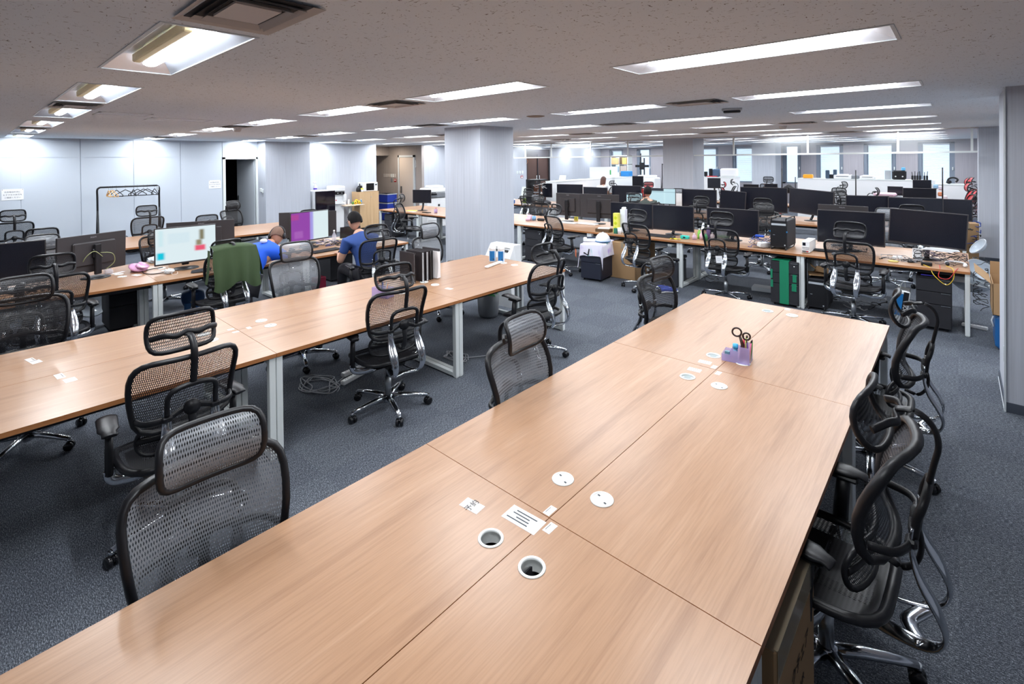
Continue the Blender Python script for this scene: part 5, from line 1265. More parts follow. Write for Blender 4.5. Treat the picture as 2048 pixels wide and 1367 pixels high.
# desk items near the typing man
b_ = bottle(-7.2, 3.83, DH, 'clear water bottle behind the cables of the typing man', .21, .032, M_CLEAR)
keyboard(-6.68, 3.42, -PI/2+.1, 'black keyboard under the hands of the typing man', .42)
o = thing('laptop', 'open black laptop beside the typing man', 'laptop', (-7.45, 4.22, DH), -1.9)
MB().box((0, 0, .009), (.32, .22, .018), ch=.004).build('base', M_BLK, o); MB().box((0, .125, .115), (.32, .008, .21), rx=-.2, ch=.002).build('screen', M_SCREEN, o)
for i, (x, y, w_, d_, h, c, lb) in enumerate([(-7.05, 4.02, .06, .06, .09, (224, 226, 232), 'small white jar right of the water bottle'), (-7.02, 4.15, .10, .07, .03, (236, 232, 190), 'cream note block beside the small white jar'),
                                              (-7.35, 4.05, .22, .16, .035, (206, 190, 160), 'stack of papers behind the small white jar'), (-7.72, 2.85, .16, .12, .06, (214, 224, 232), 'white and blue packet behind the man in blue'), (-7.65, 3.05, .07, .07, .10, (232, 234, 238), 'white paper cup packet left of the purple screen')]):
    o = thing('desk_item', lb, 'desk item', (x, y, DH), .3*i); MB().box((0, 0, h/2), (w_, d_, h), ch=.006).build('body', colmat('deskitem_%d' % i, *c, .5), o)
note(-7.1, 4.40, .4, .21, .29, 'papers lying at the far end of the block behind the empty chair back', 'w', 4); note(-6.85, 4.35, -.3, .21, .15, 'pale printed sheet at the far end of the block with two people', 'w', 3)
o = thing('paper_cup', 'white cup at the far end of the block with two people', 'cup', (-6.95, 4.5, DH)); MB().lathe([(0, .002), (.03, .002), (.042, .06), (.040, .06), (.028, .006), (0, .006)], n=18).build('body', M_PAPER, o)
single('white_cable', MB().tube(smooth_path([(-6.62, 2.95, DH+.01), (-6.42, 2.98, DH+.01), (-6.37, 3.0, .60), (-6.36, 3.02, .40), (-6.30, 3.06, .22), (-6.2, 3.12, .05), (-6.05, 3.2, .01)], 6), .006, 6), M_WPLAS, 'white cable hanging from the desk edge beside the light grey chair', 'cable')
o = thing('dark_red_box', 'dark red box standing on the carpet under the desk of the typing man', 'box', (-6.55, 3.25, 0), .1); MB().box((0, 0, .2), (.12, .16, .40), ch=.01).build('body', colmat('dark_red', 110, 20, 44, .5), o)
o = thing('teal_bag', 'small teal packet beside the dark red box', 'bag', (-6.35, 3.06, 0)); MB().box((0, 0, .12), (.10, .14, .24), ch=.02, rz=.3).build('body', MATS['teal_plastic'], o)

# ================================================================ LEFT WALL
def sign(y, z, w_, h_, label):
    o = thing('wall_notice', label, 'notice', (X0+.004, y, z)); MB().box((0, 0, 0), (.002, w_, h_)).build('sheet', M_PAPER, o)
    for i, t in enumerate(('共用電話利用に', 'おすすめの状況を', 'ご確認ください')): text_mesh(t, h_*.155, 'print', M_GRLG, o, (.0014, 0, h_*(.22-.25*i)), (PI/2, 0, PI/2))
    for s_ in (-1, 1): MB().lathe([(0, .006), (.006, .004), (.006, 0)], n=10, M=Matrix.Rotation(PI/2, 3, 'Y')).build('pin', M_GRLG, o, (.001, s_*(w_/2-.012), h_/2-.012))
sign(.60, 1.42, .30, .21, 'white paper notice with three printed lines at the left picture edge'); sign(4.06, 1.465, .27, .20, 'white paper notice with three printed lines beside the dark doorway')
o = thing('wall_intercom', 'white intercom and switch box on the narrow wall beside the doorway', 'switch', (-13.1, 5.045, 1.28)); MB().box((-.06, -.012, 0), (.09, .024, .09), ch=.004).box((.04, -.012, -.02), (.06, .03, .10), ch=.004).build('box', M_WHITE, o); MB().box((.04, -.03, -.06), (.03, .01, .03)).build('button', M_GREY, o); MB().tube([(.05, -.01, -.07), (.05, -.005, -.16)], .004, 6).build('cable', M_LGREY, o)
# garment rack with hangers
o = thing('clothes_rack', 'black tubular clothes rack with rounded corners before the panelled wall', 'clothes rack', (-12.9, 2.30, 0))
MB().tube(smooth_path([(0, -.52, .9), (0, -.52, 1.3), (0, -.52, 1.46), (0, -.48, 1.505), (0, -.42, 1.51), (0, 0, 1.51), (0, .42, 1.51), (0, .48, 1.505), (0, .52, 1.46), (0, .52, 1.3), (0, .52, .9)], 4), .018, 10).build('rail', M_BLK, o)
for s_ in (-1, 1):
    for q in (-1, 1): MB().tube([(0, s_*.52, 1.05), (q*.09, s_*.525, .5), (q*.22, s_*.53, .02)], .017, 8).build('leg', M_BLK, o)
M_HWOOD = colmat('pale_hanger_wood', 222, 178, 120, .5)
def hanger(y, rz, m, label, group, w_=.21):
    o = thing('clothes_hanger', label, 'hanger', (-12.9, y, 1.51), rz, group)
    MB().tube(smooth_path([(0, 0, -.075), (0, 0, -.03), (-.016, 0, .0), (0, 0, .024), (.016, 0, .012)], 4), .003, 6).build('hook', M_STEEL, o)
    MB().tube(smooth_path([(0, 0, -.07), (w_*.35, 0, -.10), (w_*.95, 0, -.16), (w_, 0, -.185), (w_*.9, 0, -.195), (-w_*.9, 0, -.195), (-w_, 0, -.185), (-w_*.95, 0, -.16), (-w_*.35, 0, -.10)], 3, True), .008, 6, closed=True).build('frame', m, o)
for i, y in enumerate((1.96, 2.0, 2.03)): hanger(y, .12*i, M_HWOOD, 'pale wooden hanger, number %s from the left on the clothes rack' % ['one', 'two', 'three'][i], 'wooden hangers on the rack')
for i, (y, rz) in enumerate(((2.09, .5), (2.235, 1.45), (2.37, .1), (2.44, 1.0), (2.545, 1.4), (2.61, 1.5), (2.74, .15))): hanger(y, rz, M_BLK, 'black hanger, %s black one from the left on the clothes rack' % ordn[i].replace('nearest', 'first'), 'black hangers on the rack', .16)
single('rack_tag', MB().box((0, 0, -.06), (.02, .04, .09), ch=.004), M_LGREY, 'white clip tag at the right end of the clothes rack', 'tag', None, (-12.88, 2.79, 1.51))

# ================================================================ PANTRY CORNER
o = thing('small_fridge', 'small fridge with black glass door and white sides by the wall', 'fridge', (-13.02, 6.54, 0)); MB().b(-.30, .24, -.28, .28, .02, 1.20, ch=.01).build('cabinet', M_WPLAS, o)
MB().b(.24, .30, -.275, .275, .40, 1.19, ch=.008).build('door', mat('black_mirror', srgb(24, 20, 30), .08), o); MB().b(.24, .30, -.275, .275, .03, .385, ch=.008).build('door', MATS['black_mirror'], o); MB().b(.301, .305, -.25, .25, .44, .455).build('handle', M_GREY, o)
o = thing('spray_bottle', 'white spray bottle with purple label on top of the fridge', 'bottle', (-12.95, 6.36, 1.20)); MB().lathe([(0, 0), (.045, 0), (.048, .1), (.02, .16), (.015, .19), (0, .19)], n=16).build('body', M_WPLAS, o); MB().lathe([(.0485, .03), (.0485, .075)], n=16).build('label_print', colmat('purple_label', 96, 70, 180), o)
MB().box((0, -.015, .225), (.035, .09, .045), ch=.01).box((0, -.05, .20), (.01, .012, .05)).build('trigger', M_WPLAS, o)
o = thing('water_server', 'white water server with a black tap panel beside the fridge', 'water dispenser', (-13.05, 7.02, 0)); MB().b(-.25, .12, -.17, .17, 0, .78, ch=.01).build('cabinet', M_WPLAS, o); MB().b(-.25, .12, -.17, .17, .79, 1.14, ch=.02).box((-.02, 0, 1.22), (.44, .36, .16), ch=.03).build('body', M_WPLAS, o)
MB().b(.12, .20, -.15, .15, 1.06, 1.14, ch=.008).build('tap_panel', M_BLKG, o); MB().b(.12, .24, -.15, .15, .80, .83).build('drip_tray', M_WPLAS, o); MB().box((.16, .16, .97), (.12, .08, .20), ch=.02).build('cup_holder', M_WPLAS, o)
for y in (-.06, .06): MB().ball((.205, y, 1.10), .012, 8, 6).build('tap', M_LGREY, o)
MB().ball((.122, -.07, .90), (.004, .018, .018), 8, 6).build('badge', M_RED, o)
o = thing('side_table', 'small pale round-cornered table with a white post and grey foot', 'table', (-13.0, 7.42, 0)); MB().box((.02, .0, .735), (.52, .62, .026), ch=.012).build('tabletop', mat('pale_maple', srgb(224, 196, 168), .4), o); MB().cyl((.05, -.05, .05), (.05, -.05, .72), .025, 12).build('post', M_WHITE, o)
MB().box((.05, -.05, .03), (.42, .06, .03), ch=.01).box((.05, -.05, .03), (.06, .42, .03), ch=.01).build('foot', M_GREY, o)
for i, (x, y, h, r, lb) in enumerate([(-12.95, 7.22, .16, .035, 'tall stack of white cups, front one'), (-12.98, 7.36, .15, .030, 'shorter stack of white cups on the small table')]):
    single('cup_stack', MB().lathe([(0, 0), (r*.8, 0)]+[(r*(.82+.18*(k % 2)), .01+h*k/12) for k in range(12)]+[(r, h), (0, h)], n=16), M_PAPER, lb, 'cups', 'stacked paper cups', (x, y, .748))
o = thing('sunflowers', 'yellow sunflowers with green leaves lying on the small table', 'flowers', (-12.9, 7.56, .748))
for i, (dx, dy, dz) in enumerate(((0, -.03, .05), (.03, .09, .05), (-.04, .03, .09))):
    MB().lathe([(.0, 0), (.02, .004), (.055, .0), (.02, -.006)], n=14, M=Euler((.3, 1.2, 0)).to_matrix(), c=(dx, dy, dz)).build('petals', colmat('sun_yellow', 236, 190, 40, .6), o); MB().ball((dx+.012, dy, dz), .017, 10, 6).build('flower_head', colmat('dark_brown', 70, 44, 24), o)
MB().ball((-.02, -.10, .04), (.03, .05, .04), 8, 6).ball((-.04, .07, .06), (.03, .05, .03), 8, 6).build('leaves', colmat('leaf_green', 84, 130, 60, .6), o)
bottle(-12.88, 7.70, .748, 'blue bottle with white cap beside the sunflowers', .14, .026, colmat('aqua', 60, 140, 200))
o = thing('oak_cabinet', 'pale oak two-door cabinet carrying the microwave', 'cabinet', (-13.17, 7.98, 0))
MB().b(-.22, .20, -.28, .36, .04, 1.06).b(-.22, .22, -.28, .36, 1.06, 1.085).build('body', M_OAK, o)
MB().b(.20, .22, -.278, .06, .04, 1.055).build('door', M_OAK, o); d_ = MB().b(.20, .22, .064, .358, .04, 1.055).build('door', M_OAK, o); MB().ball((.226, .10, .93), .012, 10, 8).build('knob', M_LGREY, d_)
MB().b(-.2, .18, -.26, .34, 0, .04).build('plinth', M_BLK, o)
o = thing('microwave', 'white microwave with dark door on the oak cabinet', 'microwave', (-13.16, 8.10, 1.085)); MB().b(-.17, .16, -.24, .24, .01, .27, ch=.01).build('body', M_WPLAS, o); MB().b(.16, .168, -.15, .11, .035, .245, ch=.004).build('door', M_BLKG, o); MB().b(.16, .165, .15, .21, .18, .215).build('display', M_BLK, o)
o = thing('kettle', 'black kettle at the left end of the oak cabinet top', 'kettle', (-13.12, 7.76, 1.085)); MB().lathe([(0, 0), (.06, 0), (.07, .05), (.055, .12), (.02, .15), (0, .155)], n=16).build('body', M_BLK, o); MB().tube(smooth_path([(0, .05, .13), (0, .1, .12), (0, .09, .04)], 4), .008, 6).build('handle', M_BLK, o)
single('coffee_maker', MB().box((0, 0, .09), (.14, .10, .18), ch=.02).cyl((-.03, 0, .17), (-.03, 0, .24), .015, 8), M_BLK, 'black coffee maker beside the microwave', 'coffee maker', None, (-13.14, 7.83, 1.085))
o = thing('flower_cup', 'white cup with yellow paper flowers on the oak cabinet', 'cup', (-12.98, 7.80, 1.085)); MB().lathe([(0, 0), (.028, 0), (.036, .07), (0, .07)], n=14).build('cup', M_PAPER, o); MB().ball((0, 0, .09), (.045, .045, .03), 10, 6).build('flowers', M_YEL, o)
for k in range(3):
    o = thing('blue_crate', 'blue plastic crate in the alcove, %s of the stack' % ('bottom one', 'middle one', 'top one')[k], 'crate', (-14.35, 9.55, .30*k), .1, 'blue crates stacked in the alcove'); MB().b(-.28, .28, -.2, .2, .01, .29, ch=.01).build('body', colmat('crate_blue', 20, 50, 150, .4), o); MB().b(-.29, .29, -.21, .21, .26, .29).build('rim', M_LGREY, o)
# alcove wall switches
for i in range(7): single('wall_switch', MB().box((0, -.006, 0), (.07, .012, .12), ch=.003), M_WHITE if i in (4, 5) else M_CEILT, 'beige wall plate, %s from the left in the alcove row' % ordn[i].replace('nearest', 'first'), 'switch', 'wall plates in the alcove', (-15.62+.115*i, 10.3, 1.46))
o = thing('fire_plate', 'red and white plate under the alcove switches', 'sign', (-14.93, 10.3, 1.29)); MB().box((0, -.005, 0), (.14, .01, .11)).build('plate', colmat('plate_red', 170, 50, 56), o); MB().box((0, -.011, .01), (.10, .002, .035)).build('print', M_WHITE, o)
single('key_box', MB().box((0, -.01, 0), (.08, .02, .13)), M_GREY, 'small grey plate under the alcove switches', 'switch', None, (-15.14, 10.3, 1.3))
for i, y in enumerate((15.16, 15.32, 15.48)): single('wall_switch', MB().box((.006, 0, 0), (.012, .10, .12), ch=.003).box((.013, 0, 0), (.003, .03, .03)), M_WHITE, 'white wall plate, %s of three left of the lobby doors' % ('left', 'middle', 'right')[i], 'switch', 'wall plates by the lobby doors', (X0, y, 1.46))
o = thing('fire_plate', 'red and white plate left of the lobby doors', 'sign', (X0, 15.44, 1.27)); MB().box((.005, 0, 0), (.01, .16, .10)).build('plate', MATS['plate_red'], o); MB().box((.011, 0, -.01), (.002, .12, .05)).build('print', M_WHITE, o)
single('wall_hook', MB().tube(smooth_path([(0, 0, .08), (.04, .02, .02), (.03, .05, -.06), (.01, .0, -.16)], 4), .006, 6), colmat('orange_cord', 190, 120, 80), 'thin hanging cord beside the lobby door frame', 'cord', None, (X0+.01, 15.72, 1.95))
single('door_chain', MB().tube(smooth_path([(0, 0, .1), (.03, -.01, .04), (.02, 0, -.08), (-.02, 0, -.16)], 4), .008, 6), M_WHITE, 'white curled cord beside the cream alcove door', 'cord', None, (-13.66, 10.24, 1.9))

# ================================================================ LEFT END OF THE LONG CROSS ROW
note(-10.35, 7.65, .4, .30, .20, 'pale yellow paper pile before the left end monitor', 'y', 0); note(-10.15, 7.5, .1, .20, .12, 'cream papers beside the pale yellow pile', 'w', 2)
single('black_pad', MB().box((0, 0, .008), (.24, .10, .014), ch=.003), M_BLK, 'flat black pad right of the left end monitor', 'pad', None, (-9.65, 7.55, DH))
o = thing('pen_cup', 'pink clear pen cup at the left end of the cross row', 'pen holder', (-9.42, 7.65, DH)); MB().lathe([(0, 0), (.04, 0), (.045, .09), (.04, .09), (.035, .004), (0, .004)], n=14).build('cup', M_LILAC, o)
for i, c in enumerate(((190, 50, 60), (60, 60, 130), (200, 70, 80))): single('pen', MB().tube([(0, 0, .005), (.015*(i-1), .01, .13)], .005, 6), colmat('cup_pen_%d' % i, *c), ('red', 'blue', 'rose')[i]+' pen in the pink cup at the left end of the cross row', 'pen', 'pens in the pink cup', (-9.43+.012*i, 7.65, DH))
o = thing('copier', 'white and grey copier with a paper cassette left of the near pillar', 'copier', (-11.85, 9.55, 0), -.25)
MB().b(-.3, .3, -.35, .35, 0, .86, ch=.02).build('body', M_WPLAS, o); MB().b(-.31, .31, -.36, .36, .88, 1.02, ch=.01).build('scanner', M_GREY, o); MB().b(-.30, .28, -.34, .34, 1.02, 1.15, ch=.03).build('lid', M_WPLAS, o); MB().b(-.2, .2, -.2, .25, 1.15, 1.23, ch=.03).build('feeder', M_WPLAS, o); MB().box((.33, -.2, 1.0), (.10, .28, .05), ry=.4, ch=.01).build('control_panel', M_BLKG, o)
MB().b(.302, .308, .0, .06, .62, .68).build('emblem', M_BLK, o)
for z in (.2, .42): MB().b(.3, .306, -.32, .32, z, z+.004).build('drawer_gap', M_GREY, o)

# ================================================================ SECOND CROSS ROW AND BEYOND
o = thing('paper_cup', 'white and blue cup at the near left of the second cross row', 'cup', (-9.62, 10.72, DH)); MB().lathe([(0, .0), (.03, .0), (.042, .12), (0, .12)], n=16).build('body', colmat('cup_blue', 40, 100, 180), o); MB().lathe([(.0, .1), (.043, .1), (.044, .135), (0, .135)], n=16).build('lid', M_PAPER, o)
note(-9.2, 10.78, 0, .42, .2, 'white papers spread right of the blue cup', 'w', 3)
o = thing('green_puppet', 'small green and yellow desk toy behind the blue cup', 'toy', (-9.45, 11.0, DH)); MB().box((0, 0, .07), (.12, .05, .14), rz=.3, ch=.02).build('body', colmat('toy_green', 150, 190, 60), o); MB().box((0, -.03, .07), (.07, .02, .05)).build('face', M_BLK, o)
o = thing('open_computer', 'open black computer frame full of cables and circuit boards', 'computer', (-9.0, 11.1, DH), .1)
MB().b(-.30, -.24, -.2, .2, 0, .70).b(-.30, .18, -.2, .2, .66, .70).b(-.30, .18, -.2, .2, 0, .03).b(.14, .18, -.2, -.16, 0, .7).build('frame', M_BLK, o); MB().box((-.05, .05, .4), (.28, .02, .3)).build('board', colmat('brown_board', 96, 60, 44), o); MB().box((-.03, -.08, .2), (.2, .16, .12)).box((0, -.1, .33), (.2, .1, .03)).build('drive', M_GREY, o)
tangle('cable_heap', -8.82, 10.95, DH, .16, .10, .60, 6, [M_CABLE, M_WPLAS], 'white and grey cables hanging out of the open computer frame', 21, .006)
crumple(-8.55, 10.85, DH, .17, M_BLKM, 'black cloth heap before the open computer frame', 'black_cloth', 9, 'cloth', .4)
single('white_sheets', MB().box((0, 0, 0), (.40, .02, .34), rx=-.3, rz=.2).box((.25, .1, -.05), (.3, .02, .30), ry=.5, rz=.2), colmat('mint_sheet', 206, 222, 216, .6), 'pale sheets leaning behind the open computer frame', 'sheets', None, (-10.2, 12.0, .95))
o = thing('orange_board', 'upright orange framed board right of the lit screens', 'board', (-4.98, 11.8, DH)); MB().b(-.04, .04, -.03, .03, 0, .42).build('edge', colmat('orange_plastic', 232, 130, 30), o); MB().b(-.20, -.04, -.02, .02, 0, .40).build('panel', M_WPLAS, o)
for i, (x, z1, lb) in enumerate(((-1.885, 1.64, 'thin black pole stand before the white counter, middle one'), (-.257, 1.71, 'thin black pole stand at the right before the white counter'), (-3.54, 1.67, 'thin black pole stand left of the robot-like stand'), (-3.22, 1.45, 'thin black pole beside the folded black stand'))):
    o = thing('pole_stand', lb, 'stand', (x, 14.85, DH), 0, 'black pole stands'); MB().cyl((0, 0, 0), (0, 0, z1-DH), .013, 8).build('pole', M_BLK, o); MB().lathe([(0, 0), (.09, 0), (.08, .02), (0, .02)], n=14).build('foot', M_BLK, o)
crumple(-3.36, 14.75, DH+.3, .12, M_BLK, 'folded black camera stand between the thin poles', 'folded_stand', 3, 'stand', 1.0)
single('pink_cushion', MB().box((0, 0, .04), (.42, .25, .09), rz=-.1, ch=.03), colmat('pale_pink', 232, 196, 210, .7), 'pale pink packet on the desks beyond the smoke barrier', 'packet', None, (-1.28, 14.6, DH+.32))
o = thing('document_shelf', 'small shelf carrying the pink packet', 'shelf', (-1.28, 14.65, DH)); MB().b(-.3, .3, -.15, .15, .29, .32).b(-.3, -.27, -.15, .15, 0, .3).b(.27, .3, -.15, .15, 0, .3).build('body', M_GREY, o)
o = thing('toy_display', 'colourful figures and packets beside the right pole stand', 'display', (-.42, 15.2, DH)); MB().box((0, 0, .35), (.05, .2, .7)).build('back', M_WPLAS, o)
for i, (dx, z, c) in enumerate(((.04, .55, (150, 190, 220)), (.0, .42, (236, 200, 60)), (.12, .38, (230, 150, 110)), (.2, .3, (236, 232, 236)), (.13, .52, (220, 210, 220)))): MB().box((dx, -.12, z), (.09, .05, .10), ch=.02).build('packet', colmat('packet_%d' % i, *c, .6), o)
# white counters
def counter(name, x0, x1, y0, y1, h, label):
    o = thing(name, label, 'counter', ((x0+x1)/2, (y0+y1)/2, 0)); a, b_ = (x1-x0)/2, (y1-y0)/2
    MB().b(-a, a, -b_, b_, 0, h-.03).build('body', M_WPLAS, o); MB().b(-a-.01, a+.01, -b_-.01, b_+.01, h-.03, h).build('top', M_WHITE, o); return o
counter('white_counter', -3.82, -.62, 17.9, 18.35, 1.30, 'long white counter under the far windows at the right'); counter('white_counter', -.58, .20, 17.9, 18.35, 1.20, 'lower white counter at the right end under the far windows')
counter('white_counter', -7.0, -5.72, 17.9, 18.35, 1.30, 'white counter between the middle pillar and the far column'); counter('white_counter', -10.3, -9.85, 13.1, 18.5, 1.255, 'long low white counter leading away beyond the lobby doors')
M_MISC = [M_WPLAS, M_BLK, M_GREY, M_LGREY]
def misc(lst, group):
    for (nm, cat, lb, x, y, z, w_, d_, h, mm) in lst:
        o = thing(nm, lb, cat, (x, y, z), 0, group); MB().box((0, 0, h/2), (w_, d_, h), ch=min(w_, d_, h)*.15).build('body', mm, o)
        if nm in ('printer', 'paper_tray'): MB().box((0, -d_/2, h*.6), (w_*.7, .01, h*.12)).build('slot', M_BLK, o); MB().box((0, .0, h+.01), (w_*.6, d_*.5, .02)).build('top_tray', mm, o)
        if nm == 'speaker_box':
            for s_ in (-1, 1): MB().ball((s_*w_*.25, -d_/2, h*.35), (.02, .006, .02), 8, 6).build('knob', M_WPLAS, o)
ZT = 1.30
misc([('speaker_box', 'box', 'black box with two white knobs on the white counter', -1.25, 18.05, ZT, .32, .2, .26, M_BLK), ('blue_box', 'box', 'small sky blue box on top of the black box', -1.16, 18.05, ZT+.26, .09, .08, .09, colmat('sky_box', 110, 190, 236)),
      ('printer', 'printer', 'white and grey printer at the left of the white counter', -2.62, 18.1, ZT, .45, .3, .12, M_WPLAS), ('paper_tray', 'tray', 'white low machine in the middle of the white counter', -2.0, 18.1, ZT, .36, .3, .10, M_WPLAS), ('dark_device', 'device', 'dark flat device between the white machines', -2.32, 18.1, ZT, .2, .2, .11, M_GREY),
      ('white_box', 'box', 'small white box on the white counter', -1.72, 18.05, ZT, .10, .1, .10, M_WPLAS), ('upright_panel', 'panel', 'upright grey panel beside the black box', -1.52, 18.15, ZT, .15, .03, .26, M_LGREY), ('cable_drum', 'toy', 'orange yellow wire ball at the left end of the white counter', -3.55, 18.05, ZT, .26, .2, .12, colmat('orange_wire', 230, 160, 40)),
      ('dark_case', 'case', 'blue grey upright case left on the white counter', -3.02, 18.05, ZT, .10, .1, .26, colmat('bluegrey', 60, 80, 100)), ('dark_case', 'case', 'second blue grey upright case on the white counter', -2.82, 18.05, ZT, .09, .1, .28, colmat('bluegrey', 60, 80, 100)), ('modem', 'device', 'black base between the blue grey cases', -2.93, 18.1, ZT, .22, .1, .13, M_BLK)], 'devices on the white counter')
for i in range(6): 
    o = thing('router', 'black router with upright aerials, %s from the left on the white counter' % ordn[i].replace('nearest', 'first'), 'router', (-.96+.056*i+(.04 if i > 3 else 0), 18.1, ZT), 0, 'routers on the white counter'); MB().box((0, 0, .06), (.045, .08, .12), ch=.006).build('body', M_BLK, o); MB().tube([(0, 0, .10), (.012*(i % 3-1), 0, .22+.02*(i % 2))], .008, 6).build('aerial', M_BLK, o)
o = thing('black_helmet', 'black curved headset lying on the lower white counter', 'headset', (-.1, 18.1, 1.20)); MB().tube(smooth_path([(-.12, 0, .02), (-.08, 0, .14), (.02, 0, .17), (.1, 0, .12), (.06, 0, .05)], 4), .025, 8).ball((-.08, 0, .05), (.06, .05, .05), 10, 8).build('body', M_BLK, o)
misc([('paper_stack', 'paper', 'high white paper stack between the middle pillar and the far column', -6.0, 18.1, ZT, .55, .3, .30, M_PAPER), ('blue_bin', 'bin', 'blue grey bin beside the high white paper stack', -6.44, 18.1, ZT, .22, .2, .28, colmat('bin_blue', 70, 96, 124)),
      ('dark_case', 'case', 'tall black case left of the blue grey bin', -6.64, 18.1, ZT, .10, .15, .29, M_BLK), ('dark_case', 'case', 'short black case at the left beside the middle pillar', -6.82, 18.1, ZT, .08, .15, .18, M_BLK), ('red_tray', 'tray', 'flat red tray before the blue grey bin', -6.55, 17.98, ZT, .35, .12, .03, M_RED)], 'devices left of the far column')
# left far: standing panel, shelf, rack, printer
o = thing('whiteboard', 'white standing board with a green strip on the long low counter', 'board', (-10.05, 16.35, 1.255), .86); MB().b(-.55, .55, -.012, .012, 0, .42, ch=.003).build('panel', M_WPLAS, o); MB().b(.24, .29, -.015, -.012, .12, .30).build('green_strip', colmat('strip_green', 60, 170, 90), o)
o = thing('open_shelf', 'white open shelf filled with cardboard boxes far back', 'shelf', (-10.9, 19.2, 0))
MB().b(-.42, -.39, -.2, .2, 0, 2.12).b(.39, .42, -.2, .2, 0, 2.12).b(-.42, .42, -.2, .2, 2.09, 2.12).b(-.42, .42, -.2, .2, 1.72, 1.74).b(-.42, .42, -.2, .2, 1.38, 1.40).b(-.42, .42, -.2, .2, .9, .92).b(-.01, .01, -.2, .2, .9, 2.1).build('frame', M_WHITE, o)
for i, (dx, z, w_, h, c) in enumerate(((-.2, 1.74, .34, .28, (206, 170, 120)), (.08, 1.74, .12, .3, (90, 70, 50)), (.26, 1.74, .22, .28, (216, 172, 100)), (-.2, 1.40, .34, .24, (150, 180, 200)), (.22, 1.40, .3, .26, (180, 168, 160)), (.2, .92, .34, .3, (180, 130, 96)))):
    single('storage_box', MB().box((0, 0, h/2), (w_, .34, h), ch=.01), colmat('sbox_%d' % i, *c, .7), ('wide tan', 'narrow dark', 'yellow tan', 'pale blue', 'grey', 'brown')[i]+' box on the far white open shelf', 'box', 'boxes on the far open shelf', (-10.9+dx, 19.15, z))
o = thing('screen_stand', 'black wheeled screen stand without a screen far back', 'stand', (-9.95, 19.3, 0)); MB().b(-.10, -.06, -.02, .02, .1, 2.2).b(.06, .10, -.02, .02, .1, 2.0).box((0, -.04, 1.66), (.62, .03, .10)).box((0, -.05, 1.66), (.2, .03, .3)).box((0, 0, .03), (.8, .4, .06)).b(-.10, -.06, -.02, .02, .03, .2).b(.06, .10, -.02, .02, .03, .2).build('frame', M_BLK, o)
single('blue_crate', MB().b(-.2, .2, -.15, .15, 0, .22, ch=.02), colmat('crate_light', 40, 130, 200), 'bright blue crate right of the far open shelf', 'crate', None, (-10.1, 18.2, 1.255))
single('white_machine', MB().b(-.45, .45, -.25, .25, 0, 1.25, ch=.03).b(-.3, .35, -.2, .2, 1.25, 1.34, ch=.03), M_WPLAS, 'large white machine before the far black screen stand', 'machine', None, (-8.9, 17.6, 0))
o = thing('garment_stand', 'narrow black garment stand with white cloths far back', 'clothes rack', (-7.75, 16.9, 0)); MB().tube(smooth_path([(-.30, -.25, .02), (-.2, -.02, 1.0), (-.19, 0, 1.72), (-.16, 0, 1.76), (.16, 0, 1.76), (.19, 0, 1.72), (.2, -.02, 1.0), (.30, -.25, .02)], 3), .016, 8).tube([(-.30, .25, .02), (-.195, 0, 1.1)], .014, 6).tube([(.30, .25, .02), (.195, 0, 1.1)], .014, 6).build('frame', M_BLK, o)
single('hanging_cloth', MB().grid(lambda u, v: (.30*(u-.5), .02*math.sin(14*u), -.06-.62*v), 16, 4), M_PAPER, 'white cloths hanging on the far black garment stand', 'cloth', None, (-7.75, 16.9, 1.76))
o = thing('desk_printer', 'white office printer with open flap on a wooden stand by the lobby doors', 'printer', (-10.75, 14.4, .95), .3); MB().b(-.25, .25, -.2, .2, .0, .24, ch=.03).build('body', M_LGREY, o); MB().box((.14, .05, .32), (.24, .03, .28), rx=-.5).build('flap', M_WPLAS, o); MB().box((.0, -.1, .25), (.2, .15, .06), rx=.2).build('panel', M_BLK, o)
o = thing('wooden_stand', 'wooden stand carrying the office printer by the lobby doors', 'table', (-10.85, 14.4, 0)); MB().b(-.5, .4, -.3, .3, .91, .95).build('tabletop', M_OAK, o)
for sx in (-.45, .35):
    for sy in (-.25, .25): MB().b(sx-.02, sx+.02, sy-.02, sy+.02, 0, .91).build('leg', M_OAK, o)
# white shelf unit tucked beyond the near right pier
o = thing('white_shelf_unit', 'white metal shelf unit partly hidden behind the near right pillar', 'shelf', (.95, 11.3, 0)); MB().b(-.22, -.19, -.2, .2, 0, 1.75).b(.19, .22, -.2, .2, 0, 1.75).b(-.22, .22, -.2, .2, .08, .11).b(-.22, .22, -.2, .2, .66, .69).b(-.22, .22, -.2, .2, 1.2, 1.23).b(-.22, .22, -.2, .2, 1.72, 1.75).build('frame', M_WHITE, o)
crumple(.85, 11.2, .69, .10, M_BLKM, 'dark small tool lying on the white metal shelf unit', 'small_tool', 12, 'tool', .8)
tangle('cable_heap', .18, 12.1, .3, .12, .1, .5, 7, [M_CABLEB, MC[1]], 'dark blue and black cables hanging before the red chairs', 22, .007)
carton(.13, 12.3, 0, .3, .3, .75, 'brown cardboard box under the cables before the red chairs')
